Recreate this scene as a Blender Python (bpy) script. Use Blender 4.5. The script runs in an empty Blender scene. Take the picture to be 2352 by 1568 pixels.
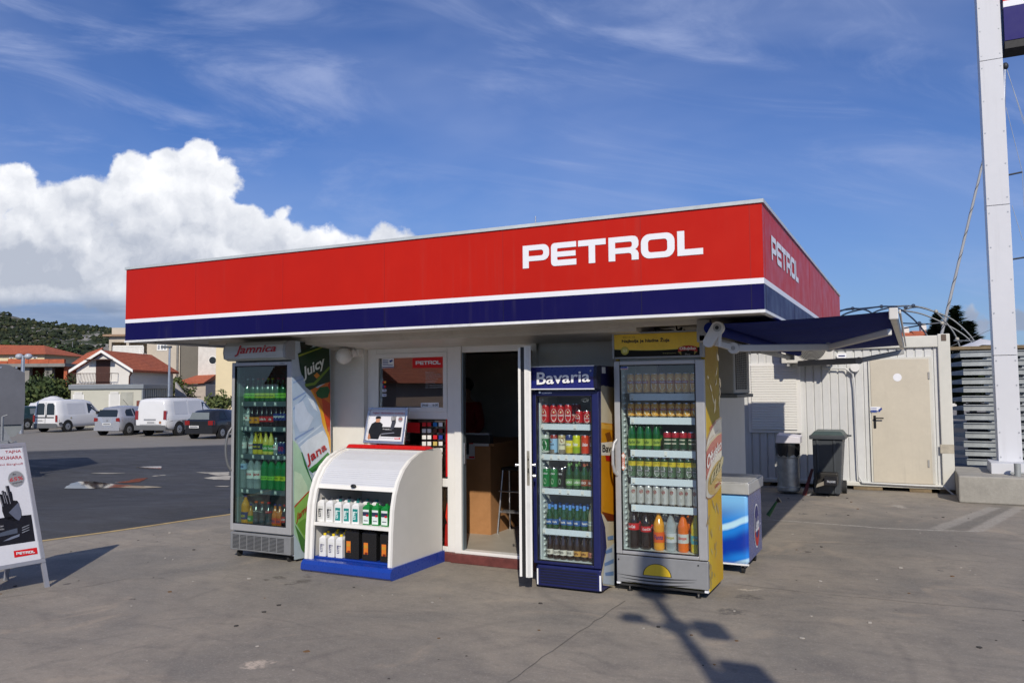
import bpy, math, random
import numpy as np
from mathutils import Vector, Matrix
from mathutils.geometry import tessellate_polygon
random.seed(7)
S=bpy.context.scene; COL=S.collection; PI=math.pi
# ---------------- camera ----------------
FPX=1850.; H0=1.65; YAW=math.radians(26.4); PITCH=math.radians(3.33); ROLL=math.radians(.45)
Fv=np.array([-math.sin(YAW)*math.cos(PITCH),math.cos(YAW)*math.cos(PITCH),math.sin(PITCH)])
R0=np.array([math.cos(YAW),math.sin(YAW),0.]); U0=np.cross(R0,Fv)
Rv=math.cos(ROLL)*R0-math.sin(ROLL)*U0; Uv=math.sin(ROLL)*R0+math.cos(ROLL)*U0
CP=np.array([0,0,H0])
cam=bpy.data.cameras.new('camera'); co=bpy.data.objects.new('camera',cam); COL.objects.link(co)
cam.sensor_width=36; cam.lens=FPX/2352*36; cam.clip_start=.1; cam.clip_end=3000
co.matrix_world=Matrix(((Rv[0],Uv[0],-Fv[0],0),(Rv[1],Uv[1],-Fv[1],0),(Rv[2],Uv[2],-Fv[2],H0),(0,0,0,1)))
S.camera=co
# ---------------- light ----------------
SUNV=Vector((-.52,1,-.76)).normalized()
EL=math.asin(-SUNV.z); AZ=math.atan2(-SUNV.x,-SUNV.y)
sl=bpy.data.lights.new('sun','SUN'); so=bpy.data.objects.new('sun',sl); COL.objects.link(so)
sl.energy=4.2; sl.angle=math.radians(.55); sl.color=(1,.92,.80)
so.rotation_euler=SUNV.to_track_quat('-Z','Y').to_euler(); so.location=(4,-8,12)
S.view_settings.view_transform='Standard'; S.view_settings.look='None'; S.view_settings.exposure=-0.12; S.view_settings.gamma=1
S.cycles.max_bounces=8; S.cycles.transparent_max_bounces=16; S.cycles.caustics_reflective=False; S.cycles.caustics_refractive=False
# ---------------- node helper ----------------
class NT:
    def __init__(s,tree): s.t=tree; s.n=tree.nodes; s.l=tree.links
    def add(s,typ,**k):
        n=s.n.new(typ)
        for a,b in k.items(): setattr(n,a,b)
        return n
    def set(s,sock,v):
        if hasattr(v,'is_output') or isinstance(v,bpy.types.NodeSocket): s.l.new(v,sock)
        elif isinstance(v,(int,float)) and sock.type in('RGBA','VECTOR'): sock.default_value=[v]*len(sock.default_value)
        else:
            if sock.type=='RGBA' and len(v)==3: v=(*v,1)
            sock.default_value=v
    def m(s,op,a,b=0,c=None,clamp=False):
        n=s.add('ShaderNodeMath',operation=op,use_clamp=clamp); s.set(n.inputs[0],a); s.set(n.inputs[1],b)
        if c is not None: s.set(n.inputs[2],c)
        return n.outputs[0]
    def v(s,op,a,b=(0,0,0)):
        n=s.add('ShaderNodeVectorMath',operation=op); s.set(n.inputs[0],a)
        if op=='SCALE': s.set(n.inputs[3],b)
        else: s.set(n.inputs[1],b)
        return n.outputs['Value'] if op in('LENGTH','DOT_PRODUCT','DISTANCE') else n.outputs[0]
    def noise(s,vec,scale,detail=4,rough=.5,dist=0,out=0):
        n=s.add('ShaderNodeTexNoise'); s.set(n.inputs['Vector'],vec); n.inputs['Scale'].default_value=scale
        n.inputs['Detail'].default_value=detail; n.inputs['Roughness'].default_value=rough; n.inputs['Distortion'].default_value=dist
        return n.outputs[out]
    def ss(s,x,a,b):
        n=s.add('ShaderNodeMapRange',interpolation_type='SMOOTHSTEP'); s.set(n.inputs[0],x); n.inputs[1].default_value=a; n.inputs[2].default_value=b
        return n.outputs[0]
    def lin(s,x,a,b,c,d):
        n=s.add('ShaderNodeMapRange'); s.set(n.inputs[0],x); n.inputs[1].default_value=a; n.inputs[2].default_value=b; n.inputs[3].default_value=c; n.inputs[4].default_value=d
        return n.outputs[0]
    def mix(s,f,a,b,typ='MIX'):
        n=s.add('ShaderNodeMix',data_type='RGBA',blend_type=typ); s.set(n.inputs[0],f); s.set(n.inputs[6],a); s.set(n.inputs[7],b); return n.outputs[2]
    def sep(s,v):
        n=s.add('ShaderNodeSeparateXYZ'); s.set(n.inputs[0],v); return n.outputs
    def comb(s,x,y,z=0):
        n=s.add('ShaderNodeCombineXYZ'); s.set(n.inputs[0],x); s.set(n.inputs[1],y); s.set(n.inputs[2],z); return n.outputs[0]
def ray(x,y):
    d=(x-1176)*Rv-(y-784)*Uv+FPX*Fv; return d/np.linalg.norm(d)
# ---------------- world ----------------
W=bpy.data.worlds.new('World'); S.world=W; W.use_nodes=True
w=NT(W.node_tree); w.n.clear()
sky=w.add('ShaderNodeTexSky',sky_type='NISHITA'); sky.sun_disc=False; sky.sun_elevation=EL; sky.sun_rotation=AZ
sky.altitude=0; sky.air_density=1.0; sky.dust_density=.35; sky.ozone_density=2.2
tc=w.add('ShaderNodeTexCoord').outputs['Generated']
mp=w.add('ShaderNodeVectorRotate',rotation_type='Z_AXIS'); w.set(mp.inputs['Vector'],tc); mp.inputs['Angle'].default_value=-YAW
rx,ry,rz=w.sep(mp.outputs[0])
ry2=w.m('MAXIMUM',w.m('ABSOLUTE',ry),.08)
u=w.m('DIVIDE',rx,ry2); v=w.m('DIVIDE',rz,ry2); uv=w.comb(u,v,0)
front=w.m('GREATER_THAN',ry,.08)
def uvof(x,y):
    d=ray(x,y); c,s_=math.cos(-YAW),math.sin(-YAW); X=c*d[0]-s_*d[1]; Y=s_*d[0]+c*d[1]; return X/Y,d[2]/Y
# cirrus
rot=w.add('ShaderNodeVectorRotate',rotation_type='Z_AXIS'); w.set(rot.inputs['Vector'],uv); rot.inputs['Angle'].default_value=.16
cu_=w.v('MULTIPLY',rot.outputs[0],(1.5,6.,1))
c1=w.noise(cu_,1.5,9,.62,1.2); c2=w.noise(uv,1.3,2,.5)
cir=w.m('MULTIPLY',w.ss(c1,.45,.8),w.ss(c2,.26,.54))
cirb=w.ss(w.noise(w.v('MULTIPLY',uv,(1,1.8,1)),1.1,5,.55,.5),.34,.72)
cir=w.m('ADD',w.m('MULTIPLY',cir,.62),w.m('MULTIPLY',cirb,.42),clamp=True)
cir=w.m('MULTIPLY',cir,.85)
skyc=w.mix(1.,sky.outputs[0],(.55,.84,1.42),'MULTIPLY')
lo=w.ss(v,.36,.0)
skyc=w.mix(w.m('MULTIPLY',lo,.38),skyc,(4.5,5.6,7.2))
skyc=w.mix(cir,skyc,(6.6,7.7,11.4))
bg=w.add('ShaderNodeBackground'); w.set(bg.inputs[0],skyc); bg.inputs[1].default_value=.076
# cumulus field
wv=w.v('SUBTRACT',w.noise(uv,6,5,.6,out=1),(.5,.5,.5)); wv2=w.v('SUBTRACT',w.noise(uv,24,5,.65,out=1),(.5,.5,.5))
pu=w.v('ADD',uv,w.v('ADD',w.v('SCALE',wv,.045),w.v('SCALE',wv2,.028)))
def blobs(lst,p):
    acc=None
    for x,y,r,sx in lst:
        a,b=uvof(x,y); dv=w.v('MULTIPLY',w.v('SUBTRACT',p,(a,b,0)),(sx,1,0))
        dv=w.m('SUBTRACT',r/FPX,w.v('LENGTH',dv))
        acc=dv if acc is None else w.m('SMOOTH_MAX',acc,dv,.006)
    return acc
BL=[(30,425,62,1),(-70,470,90,1),(130,520,110,.8),(200,470,75,.9),(305,405,62,1),(335,470,90,1),(400,400,68,1),(468,370,58,1),(505,420,62,1),(450,500,100,.9),(530,540,80,.9),
    (620,570,75,.8),(720,600,75,.6),(650,500,20,1),(880,560,34,.8),(930,560,30,.8),(820,590,40,.6),(60,600,110,.5),(330,610,110,.5),(-300,560,150,.6),(2232,722,22,1),(2330,735,32,1),(2262,745,26,1)]
den=blobs(BL,pu)
mask=w.ss(den,-.0015,.0065)
# lumpy light: compare field with itself shifted towards the sun
n1=w.noise(pu,9,6,.55); n1b=w.noise(w.v('ADD',pu,(.010,.016,0)),9,6,.55)
lump=w.m('MULTIPLY',w.m('SUBTRACT',n1,n1b),2.6)
n2=w.noise(pu,4.5,4,.55)
base=w.ss(w.m('ADD',v,w.m('MULTIPLY',w.m('SUBTRACT',n2,.5),.24)),.13,.27)
edge=w.ss(den,.045,.0)
br=w.m('ADD',w.m('ADD',w.m('MULTIPLY',base,.60),w.m('MULTIPLY',edge,.14)),lump)
br=w.m('ADD',br,.10,clamp=True)
cc=w.mix(br,(.44,.48,.57),(.93,.94,.97))
low=w.ss(v,.125,.085)   # dark flat base
cc=w.mix(w.m('MULTIPLY',low,.8),cc,(.22,.29,.43))
bgc=w.add('ShaderNodeBackground'); w.set(bgc.inputs[0],cc); bgc.inputs[1].default_value=1.2
# low stratus band near the left horizon
st=w.noise(w.v('MULTIPLY',uv,(1.2,9,1)),3,6,.6)
stm=w.m('MULTIPLY',w.m('MULTIPLY',w.ss(v,.13,.10),w.ss(u,-.2,-.42)),w.lin(st,.3,.75,.6,1),clamp=True)
stc=w.mix(w.ss(st,.42,.66),(.19,.26,.40),(.45,.52,.66))
bgs=w.add('ShaderNodeBackground'); w.set(bgs.inputs[0],stc); bgs.inputs[1].default_value=1.2
def mixs(f,a,b):
    n=w.add('ShaderNodeMixShader'); w.set(n.inputs[0],f); w.l.new(a.outputs[0],n.inputs[1]); w.l.new(b.outputs[0],n.inputs[2]); return n
x1=mixs(w.m('MULTIPLY',mask,front),bg,bgc); x1=mixs(w.m('MULTIPLY',stm,front),x1,bgs)
wo=w.add('ShaderNodeOutputWorld'); w.l.new(x1.outputs[0],wo.inputs[0])
# ---------------- materials ----------------
MATS={}
def hexc(h):
    c=[int(h[i:i+2],16)/255 for i in (0,2,4)]; return tuple(x/12.92 if x<=.04045 else ((x+.055)/1.055)**2.4 for x in c)
def mat(name,col=None,rough=.5,metal=0,spec=.5,var=.12,vs=3.,bump=0,bs=40,coat=0,alpha=None,trans=0,ior=1.45,emit=None,sheen=0,streak=0):
    if name in MATS: return MATS[name]
    M=bpy.data.materials.new(name); MATS[name]=M; M.use_nodes=True; t=NT(M.node_tree)
    b=t.n['Principled BSDF']; col=hexc(col) if isinstance(col,str) else col
    o=t.add('ShaderNodeTexCoord').outputs['Object']
    if var>0:
        nz=t.noise(o,vs,5,.6); nz2=t.noise(o,vs*9,3,.6)
        f=t.m('ADD',t.lin(nz,.25,.75,1-var,1+var),t.lin(nz2,.3,.7,-var*.3,var*.3))
        c=t.mix(1.,(*col,1),t.comb(f,f,f),'MULTIPLY')
        if streak:   # rain streaks and grime on outdoor panels
            s1=t.noise(t.v('MULTIPLY',o,(9,9,.5)),1.6,5,.65); s2=t.noise(o,.7,4,.6); k=t.m('MULTIPLY',t.m('MULTIPLY',t.ss(s1,.5,.78),t.ss(s2,.38,.62)),streak); c=t.mix(k,c,(.16,.14,.12))
        t.set(b.inputs['Base Color'],c)
        t.set(b.inputs['Roughness'],t.lin(nz2,.3,.7,max(rough-.07,.02),min(rough+.07,1)))
    else: b.inputs['Base Color'].default_value=(*col,1); b.inputs['Roughness'].default_value=rough
    b.inputs['Metallic'].default_value=metal; b.inputs['Specular IOR Level'].default_value=spec
    b.inputs['Coat Weight'].default_value=coat; b.inputs['Coat Roughness'].default_value=.06
    b.inputs['Transmission Weight'].default_value=trans; b.inputs['IOR'].default_value=ior
    if alpha is not None: b.inputs['Alpha'].default_value=alpha
    if bump>0:
        bp=t.add('ShaderNodeBump'); bp.inputs['Strength'].default_value=bump; bp.inputs['Distance'].default_value=.01
        t.set(bp.inputs['Height'],t.noise(o,bs,4,.6)); t.l.new(bp.outputs[0],b.inputs['Normal'])
    return M
def clear(name,tint=(1,1,1),refl=.12,rough=.01,opac=0.,col=(0,0,0)):
    """thin pane: lets light through, mirrors by fresnel"""
    M=bpy.data.materials.new(name); MATS[name]=M; M.use_nodes=True; t=NT(M.node_tree); t.n.clear()
    tr=t.add('ShaderNodeBsdfTransparent'); tr.inputs[0].default_value=(*tint,1)
    gl=t.add('ShaderNodeBsdfGlossy'); gl.inputs['Roughness'].default_value=rough
    fr=t.add('ShaderNodeFresnel'); fr.inputs[0].default_value=1.5
    f=t.m('ADD',t.m('MULTIPLY',fr.outputs[0],1.1),refl-.04,clamp=True)
    ge=t.add('ShaderNodeNewGeometry'); f=t.m('MULTIPLY',f,t.m('SUBTRACT',1,ge.outputs['Backfacing']))
    mx=t.add('ShaderNodeMixShader'); t.set(mx.inputs[0],f); t.l.new(tr.outputs[0],mx.inputs[1]); t.l.new(gl.outputs[0],mx.inputs[2])
    out=mx
    if opac>0:
        df=t.add('ShaderNodeBsdfDiffuse'); df.inputs[0].default_value=(*col,1)
        m2=t.add('ShaderNodeMixShader'); m2.inputs[0].default_value=opac; t.l.new(mx.outputs[0],m2.inputs[1]); t.l.new(df.outputs[0],m2.inputs[2]); out=m2
    o=t.add('ShaderNodeOutputMaterial'); t.l.new(out.outputs[0],o.inputs[0]); return M
def C(h,rough=.5,**k): return mat('paint_'+h+('_m' if k.get('metal') else '')+('_c' if k.get('coat') else ''),h,rough,**k)
# ---------------- mesh builder ----------------
def cvt(x0,y0,s): return lambda q:((x0+q[0]/s)/1.7415,(y0+q[1]/s)/1.7415)
IDN=lambda q:q
def PL(q,p0,n):
    d=ray(*q); n=np.array(n,float); return CP+d*((np.array(p0,float)-CP)@n)/(d@n)
def PY(q,y): return PL(q,(0,y,0),(0,1,0))
def PX(q,x): return PL(q,(x,0,0),(1,0,0))
def PG(q,z=0.): return PL(q,(0,0,z),(0,0,1))
def AT(x,y,D):  # point whose horizontal distance along the view axis is D
    d=ray(x,y); f=np.array([-math.sin(YAW),math.cos(YAW),0]); return CP+d*D/(d@f)
_txt={}
def textgeo(s,shear=0,bold=0.,sp=1.):
    k=(s,shear,bold,sp)
    if k in _txt: return _txt[k]
    cu=bpy.data.curves.new('t','FONT'); cu.body=s; cu.shear=shear; cu.offset=bold; cu.resolution_u=3; cu.space_character=sp; cu.fill_mode='FRONT'
    ob=bpy.data.objects.new('t',cu); me=bpy.data.meshes.new_from_object(ob)
    v=np.array([x.co[:2] for x in me.vertices]); f=[list(p.vertices) for p in me.polygons]
    lo,hi=v.min(0),v.max(0); v=(v-lo)/(hi-lo); asp=(hi-lo)[0]/(hi-lo)[1]
    bpy.data.objects.remove(ob); bpy.data.curves.remove(cu); bpy.data.meshes.remove(me)
    _txt[k]=(v,f,asp); return _txt[k]
ORG={}
def org(o): return ORG.get(o.name,np.zeros(3)) if o else np.zeros(3)
class MB:
    def __init__(s): s.v=[]; s.f=[]; s.m=[]; s.sm=[]; s.mats=[]
    def mi(s,m):
        if m not in s.mats: s.mats.append(m)
        return s.mats.index(m)
    def add(s,vs,fs,m,smooth=False):
        b=len(s.v); s.v+=[tuple(map(float,x)) for x in vs]; k=s.mi(m)
        for f in fs: s.f.append([b+i for i in f]); s.m.append(k); s.sm.append(smooth)
        return s
    def box(s,x0,x1,y0,y1,z0,z1,m):
        vs=[(x,y,z) for z in(z0,z1) for y in(y0,y1) for x in(x0,x1)]
        return s.add(vs,[(0,2,3,1),(4,5,7,6),(0,1,5,4),(2,6,7,3),(0,4,6,2),(1,3,7,5)],m)
    def hexa(s,b,t,m):  # 4 bottom pts (ccw from above), 4 top pts
        return s.add(list(b)+list(t),[(3,2,1,0),(4,5,6,7),(0,1,5,4),(1,2,6,5),(2,3,7,6),(3,0,4,7)],m)
    def poly(s,pts,m): return s.add(pts,[list(range(len(pts)))],m)
    def tri(s,loops,m,fn):
        pts=[p for l in loops for p in l]
        tr=tessellate_polygon([[Vector((p[0],p[1],0)) for p in l] for l in loops])
        return s.add([fn(p) for p in pts],[list(t) for t in tr],m)
    def prism(s,pts,fn,a,b,m,mcap=None):  # pts 2D, fn(p,depth)->3D
        n=len(pts); s.add([fn(p,a) for p in pts]+[fn(p,b) for p in pts],[(i,(i+1)%n,n+(i+1)%n,n+i) for i in range(n)],m)
        tr=tessellate_polygon([[Vector((p[0],p[1],0)) for p in pts]])
        s.add([fn(p,a) for p in pts],[list(t) for t in tr],mcap or m); s.add([fn(p,b) for p in pts],[list(t)[::-1] for t in tr],mcap or m); return s
    def cyl(s,p0,p1,r0,m,r1=None,n=12,caps=True,smooth=True):
        r1=r0 if r1 is None else r1; p0=Vector(p0);p1=Vector(p1); d=(p1-p0).normalized(); a=d.orthogonal().normalized(); b=d.cross(a)
        A=[p0+(a*math.cos(t)+b*math.sin(t))*r0 for t in [2*PI*i/n for i in range(n)]]; B=[p1+(a*math.cos(t)+b*math.sin(t))*r1 for t in [2*PI*i/n for i in range(n)]]
        s.add(A+B,[(i,(i+1)%n,n+(i+1)%n,n+i) for i in range(n)],m,smooth)
        if caps: s.add(A,[list(range(n))[::-1]],m); s.add(B,[list(range(n))],m)
        return s
    def tube(s,pts,r,m,n=8):
        for a,b in zip(pts[:-1],pts[1:]): s.cyl(a,b,r,m,n=n)
        for p in pts[1:-1]: s.ball(p,r*1.0,m,n,4)
        return s
    def ball(s,c,r,m,n=12,k=8,sc=(1,1,1)):
        vs=[];fs=[]
        for i in range(k+1):
            a=PI*i/k
            for j in range(n):
                t=2*PI*j/n; vs.append((c[0]+r*sc[0]*math.sin(a)*math.cos(t),c[1]+r*sc[1]*math.sin(a)*math.sin(t),c[2]+r*sc[2]*math.cos(a)))
        for i in range(k):
            for j in range(n): fs.append((i*n+j,(i+1)*n+j,(i+1)*n+(j+1)%n,i*n+(j+1)%n))
        return s.add(vs,fs,m,True)
    def lathe(s,prof,c,n=14,sc=(1,1)):  # prof: (r,z,mat of the band above)
        for (r0,z0,m),(r1,z1,_) in zip(prof[:-1],prof[1:]):
            vs=[(c[0]+r*math.cos(2*PI*j/n)*sc[0],c[1]+r*math.sin(2*PI*j/n)*sc[1],c[2]+z) for r,z in((r0,z0),(r1,z1)) for j in range(n)]
            s.add(vs,[(j,(j+1)%n,n+(j+1)%n,n+j) for j in range(n)],m,abs(z1-z0)>1e-4)
        return s
    def quadtext(s,t,q,m,off=0.,**k):
        v,f,a=textgeo(t,**k); q=[np.array(p,float) for p in q]
        nrm=np.cross(q[1]-q[0],q[3]-q[0]); nrm/=np.linalg.norm(nrm)
        return s.add([(1-x)*(1-y)*q[0]+x*(1-y)*q[1]+x*y*q[2]+(1-x)*y*q[3]+nrm*off for x,y in v],f,m)
    def text(s,t,o,ex,ey,w,h,m,**k):
        o=np.array(o,float);ex=np.array(ex,float)*w;ey=np.array(ey,float)*h
        return s.quadtext(t,[o,o+ex,o+ex+ey,o+ey],m,**k)
    def disc(s,c,ex,ey,rx,ry,m,n=24):
        c=np.array(c,float);ex=np.array(ex,float);ey=np.array(ey,float)
        return s.poly([c+ex*rx*math.cos(2*PI*i/n)+ey*ry*math.sin(2*PI*i/n) for i in range(n)],m)
    def build(s,name,parent=None,label=None,cat=None,group=None,kind=None,loc=None,bevel=0,sub=0,bseg=2):
        me=bpy.data.meshes.new(name); o0=org(parent) if parent else (np.array(loc,float) if loc is not None else np.zeros(3))
        me.from_pydata([(a-o0[0],b-o0[1],c-o0[2]) for a,b,c in s.v],[],s.f)
        for m in s.mats: me.materials.append(m)
        me.polygons.foreach_set('material_index',s.m); me.polygons.foreach_set('use_smooth',s.sm); me.update()
        o=bpy.data.objects.new(name,me); COL.objects.link(o)
        if parent: o.parent=parent; ORG[o.name]=o0
        else: o.location=tuple(o0); ORG[o.name]=o0
        if bevel: b=o.modifiers.new('bevel','BEVEL'); b.width=bevel; b.segments=bseg; b.limit_method='ANGLE'; b.angle_limit=.6
        if sub: b=o.modifiers.new('sub','SUBSURF'); b.levels=sub; b.render_levels=sub
        tag(o,label,cat,group,kind); return o
def tag(o,label=None,cat=None,group=None,kind=None):
    if label: o['label']=label
    if cat: o['category']=cat
    if group: o['group']=group
    if kind: o['kind']=kind
    return o
def thing(name,label,cat,loc=(0,0,0),group=None):
    o=bpy.data.objects.new(name,None); COL.objects.link(o); o.location=loc; o.empty_display_size=.1; ORG[o.name]=np.array(loc,float)
    return tag(o,label,cat,group)
def copy_tree(o,parent=None):
    c=o.copy(); COL.objects.link(c); c.parent=parent; ORG[c.name]=ORG.get(o.name,np.zeros(3))
    for ch in list(o.children): copy_tree(ch,c)
    return c
XA,YA,ZA=(1,0,0),(0,1,0),(0,0,1)
ORD=['first','second','third','fourth','fifth','sixth','seventh','eighth','ninth','tenth','eleventh','twelfth','thirteenth','fourteenth','fifteenth']
white=mat('white_paint','e8e6e0',.45,var=.06,vs=2); offw=mat('off_white_wall',(.70,.68,.62),.6,var=.07,vs=1.2,bump=.05,bs=90)
alu=mat('aluminium',(.55,.56,.58),.32,metal=.85,var=.06); steel=mat('brushed_steel',(.5,.49,.46),.3,metal=1,var=.15,vs=6)
black=mat('black_plastic',(.012,.012,.013),.45,var=.1); rubber=mat('rubber',(.02,.02,.02),.8,var=.2)
pred=mat('sign_red',(.62,.010,.014),.5,spec=.3,var=.04,vs=.7,coat=.12); pblue=mat('sign_navy',(.010,.006,.13),.5,spec=.3,var=.05,vs=.7,coat=.12); pwhite=mat('sign_white',(.80,.81,.84),.4,var=.03)
# ---------------- ground ----------------
def gz(x,y):
    d=-.77*x+.64*y; t=min(max((d-12.6)/5.2,0),1); u_=min(max((d-26)/9,0),1); return -.44*t*t*(3-2*t)-.16*u_*u_*(3-2*u_)
F4=cvt(1200,2150,2352/1800.); F5=cvt(2800,1800,2183/1296.); F3=cvt(0,1700,1977/1300.)
def gmat(name,kind):
    M=bpy.data.materials.new(name); M.use_nodes=True; t=NT(M.node_tree); b=t.n['Principled BSDF']; o=t.add('ShaderNodeTexCoord').outputs['Object']
    if kind=='concrete':
        big=t.noise(o,.55,6,.62,.6); mid=t.noise(o,2.6,7,.68,.5); fine=t.noise(o,28,6,.7); grit=t.noise(o,160,3,.7)
        st=t.noise(t.v('MULTIPLY',o,(.55,2.6,1)),1.7,7,.7,1.4)
        c=t.mix(t.ss(big,.3,.68),(.20,.185,.162),(.325,.283,.228))
        c=t.mix(t.m('MULTIPLY',t.ss(mid,.44,.72),.5),c,(.165,.15,.134))
        c=t.mix(t.m('MULTIPLY',t.ss(st,.48,.74),.5),c,(.16,.146,.13))
        c=t.mix(t.m('MULTIPLY',t.ss(t.noise(o,1.1,5,.6,1.),.56,.72),.55),c,(.42,.345,.26))
        c=t.mix(t.m('MULTIPLY',t.ss(fine,.5,.8),.3),c,(.5,.47,.43))
        c=t.mix(t.m('MULTIPLY',t.ss(grit,.56,.72),.6),c,(.10,.092,.082)); c=t.mix(t.m('MULTIPLY',t.ss(t.noise(o,60,5,.75),.52,.68),.38),c,(.50,.455,.39)); c=t.mix(t.m('MULTIPLY',t.ss(t.noise(o,11,6,.72,.4),.50,.66),.22),c,(.13,.118,.102))
        # spots of spilt oil and gum
        vo=t.add('ShaderNodeTexVoronoi'); t.set(vo.inputs[0],t.v('ADD',o,t.v('SCALE',t.noise(o,9,3,.6,out=1),.12))); vo.inputs['Scale'].default_value=1.3
        sp=t.ss(vo.outputs[0],.055,.03); c=t.mix(t.m('MULTIPLY',sp,.75),c,(.07,.06,.055))
        # tyre arcs
        X,Y,Z=t.sep(t.v('ADD',o,t.v('SCALE',t.noise(o,1.2,2,.5,out=1),.25)))
        for cx,cy,r,wd,a in [(-3.6,3.4,1.25,.035,.5),(-3.7,3.6,.75,.03,.45),(-2.2,5.2,2.3,.05,.4),(-2.4,5.0,2.75,.05,.35),(-5.5,6.5,2.9,.05,.4),(-.5,3.5,2.2,.06,.4),(-.3,3.1,3.1,.06,.4),(.5,9,4.2,.08,.4),(1.3,9.6,5.3,.07,.4),(-6.3,2.2,1.9,.04,.45),(-3,2.6,2.6,.04,.4),(-3,2.6,2.45,.03,.4)]:
            dd=t.m('ABSOLUTE',t.m('SUBTRACT',t.v('LENGTH',t.comb(t.m('SUBTRACT',X,cx),t.m('SUBTRACT',Y,cy),0)),r))
            k=t.m('MULTIPLY',t.ss(dd,wd,0),t.m('MULTIPLY',t.ss(t.noise(t.v('ADD',o,(cx*3,cy,0)),.9,2,.5),.48,.62),a))
            c=t.mix(t.m('MULTIPLY',k,.6),c,(.11,.10,.095))
        wob=t.v('ADD',o,t.v('SCALE',t.v('SUBTRACT',t.noise(o,5,6,.7,out=1),(.5,.5,.5)),.30)); wf=t.noise(o,22,5,.7)
        def spot(f,cx,cy,rx,ry,col,a,c):   # worn or stained patches of the slab itself
            p=PG(f((cx,cy))); p1=PG(f((cx+rx,cy))); p2=PG(f((cx,cy+ry))); R1=float(np.linalg.norm(p1-p)); R2=float(np.linalg.norm(p2-p))
            th=math.atan2(p1[1]-p[1],p1[0]-p[0]); r_=t.add('ShaderNodeVectorRotate',rotation_type='Z_AXIS'); t.set(r_.inputs['Vector'],t.v('SUBTRACT',wob,(float(p[0]),float(p[1]),0))); r_.inputs['Angle'].default_value=-th
            q=t.v('MULTIPLY',r_.outputs[0],(1/R1,1/R2,0)); k=t.m('MULTIPLY',t.m('MULTIPLY',t.ss(t.v('LENGTH',q),1.,.55),t.ss(wf,.36,.56)),a); return t.mix(k,c,col)
        def seam(f,A_,B_,wd,col,a,c):
            A_=PG(f(A_))[:2]; B_=PG(f(B_))[:2]; L_=float(np.linalg.norm(B_-A_)); th=math.atan2(B_[1]-A_[1],B_[0]-A_[0]); r_=t.add('ShaderNodeVectorRotate',rotation_type='Z_AXIS')
            t.set(r_.inputs['Vector'],t.v('SUBTRACT',t.v('ADD',o,t.v('SCALE',t.v('SUBTRACT',t.noise(o,6,5,.7,out=1),(.5,.5,.5)),.10)),(float(A_[0]),float(A_[1]),0))); r_.inputs['Angle'].default_value=-th; X_,Y_,_=t.sep(r_.outputs[0])
            k=t.m('MULTIPLY',t.m('MULTIPLY',t.ss(t.m('ABSOLUTE',Y_),wd,wd*.4),t.m('MULTIPLY',t.ss(X_,-.1,.05),t.ss(X_,L_+.1,L_-.05))),t.m('MULTIPLY',t.ss(wf,.3,.55),a)); return t.mix(k,c,col)
        for s_ in [(1700,922,55,12),(1830,948,70,14),(1885,918,45,8),(1760,967,45,6),(1598,942,26,7)]: c=spot(F3,*s_,(.10,.088,.072),.8,c)
        for s_ in [(210,1085,130,24),(330,985,110,18),(700,430,40,6),(1300,1075,18,5),(1615,812,30,6)]: c=spot(F5,*s_,(.085,.08,.075),.7,c)
        c=spot(F3,1560,1455,100,30,(.55,.46,.37),.95,c); c=spot(F5,330,938,110,8,(.58,.52,.42),.7,c); c=spot(F5,1350,378,45,14,(.52,.47,.40),.7,c)
        for s_ in [((450,465),(800,490),.03),((800,490),(1250,525),.035),((1250,525),(1640,540),.035),((1640,540),(1860,545),.03)]: c=seam(F5,*s_,(.46,.43,.38),.8,c)
        c=seam(F5,(1700,535),(2060,380),.20,(.17,.16,.14),.75,c); c=seam(F5,(1600,530),(1985,385),.11,(.44,.41,.36),.55,c); c=seam(F5,(1860,545),(2160,380),.10,(.44,.41,.36),.55,c)
        c=seam(F5,(640,620),(1150,635),.03,(.14,.12,.10),.5,c)
        rough=t.lin(mid,.3,.7,.72,.9); h=t.m('ADD',fine,t.m('MULTIPLY',grit,.5)); bs=.35
    elif kind=='asphalt':
        big=t.noise(o,.25,6,.6,.5); mid=t.noise(t.v('MULTIPLY',o,(.7,1.6,1)),1.6,6,.65,.6); grit=t.noise(o,90,4,.75)
        c=t.mix(t.ss(big,.3,.7),(.040,.040,.042),(.066,.065,.065))
        c=t.mix(t.m('MULTIPLY',t.ss(mid,.42,.75),.7),c,(.05,.05,.052))
        c=t.mix(t.m('MULTIPLY',t.ss(grit,.52,.7),.45),c,(.24,.23,.22))
        X,Y,Z=t.sep(o); d=t.m('ADD',t.m('MULTIPLY',X,-.77),t.m('MULTIPLY',Y,.64))
        c=t.mix(t.ss(t.m('ADD',d,t.m('MULTIPLY',mid,1.5)),36.0,37.2),c,(.24,.22,.19))
        rough=t.lin(mid,.35,.65,.6,.85); h=grit; bs=.5
    else:
        n1=t.noise(o,.02,6,.65,.3); n2=t.noise(o,.11,7,.7,.4); n3=t.noise(t.v('MULTIPLY',o,(1,1,4)),.05,6,.7)
        c=t.mix(t.ss(n2,.35,.65),(.022,.036,.013),(.055,.065,.028))
        r=t.m('MULTIPLY',t.ss(n1,.46,.54),t.ss(n3,.45,.52)); c=t.mix(r,c,(.30,.28,.25))
        c=t.mix(t.m('MULTIPLY',t.ss(n2,.58,.64),.7),c,(.26,.23,.19)); rough=.9; h=n2; bs=.6
    t.set(b.inputs['Base Color'],c); t.set(b.inputs['Roughness'],rough); b.inputs['Specular IOR Level'].default_value=.3
    bp=t.add('ShaderNodeBump'); bp.inputs['Strength'].default_value=bs; bp.inputs['Distance'].default_value=.006 if kind!='hill' else 2.; t.set(bp.inputs['Height'],h); t.l.new(bp.outputs[0],b.inputs['Normal'])
    return M
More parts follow.
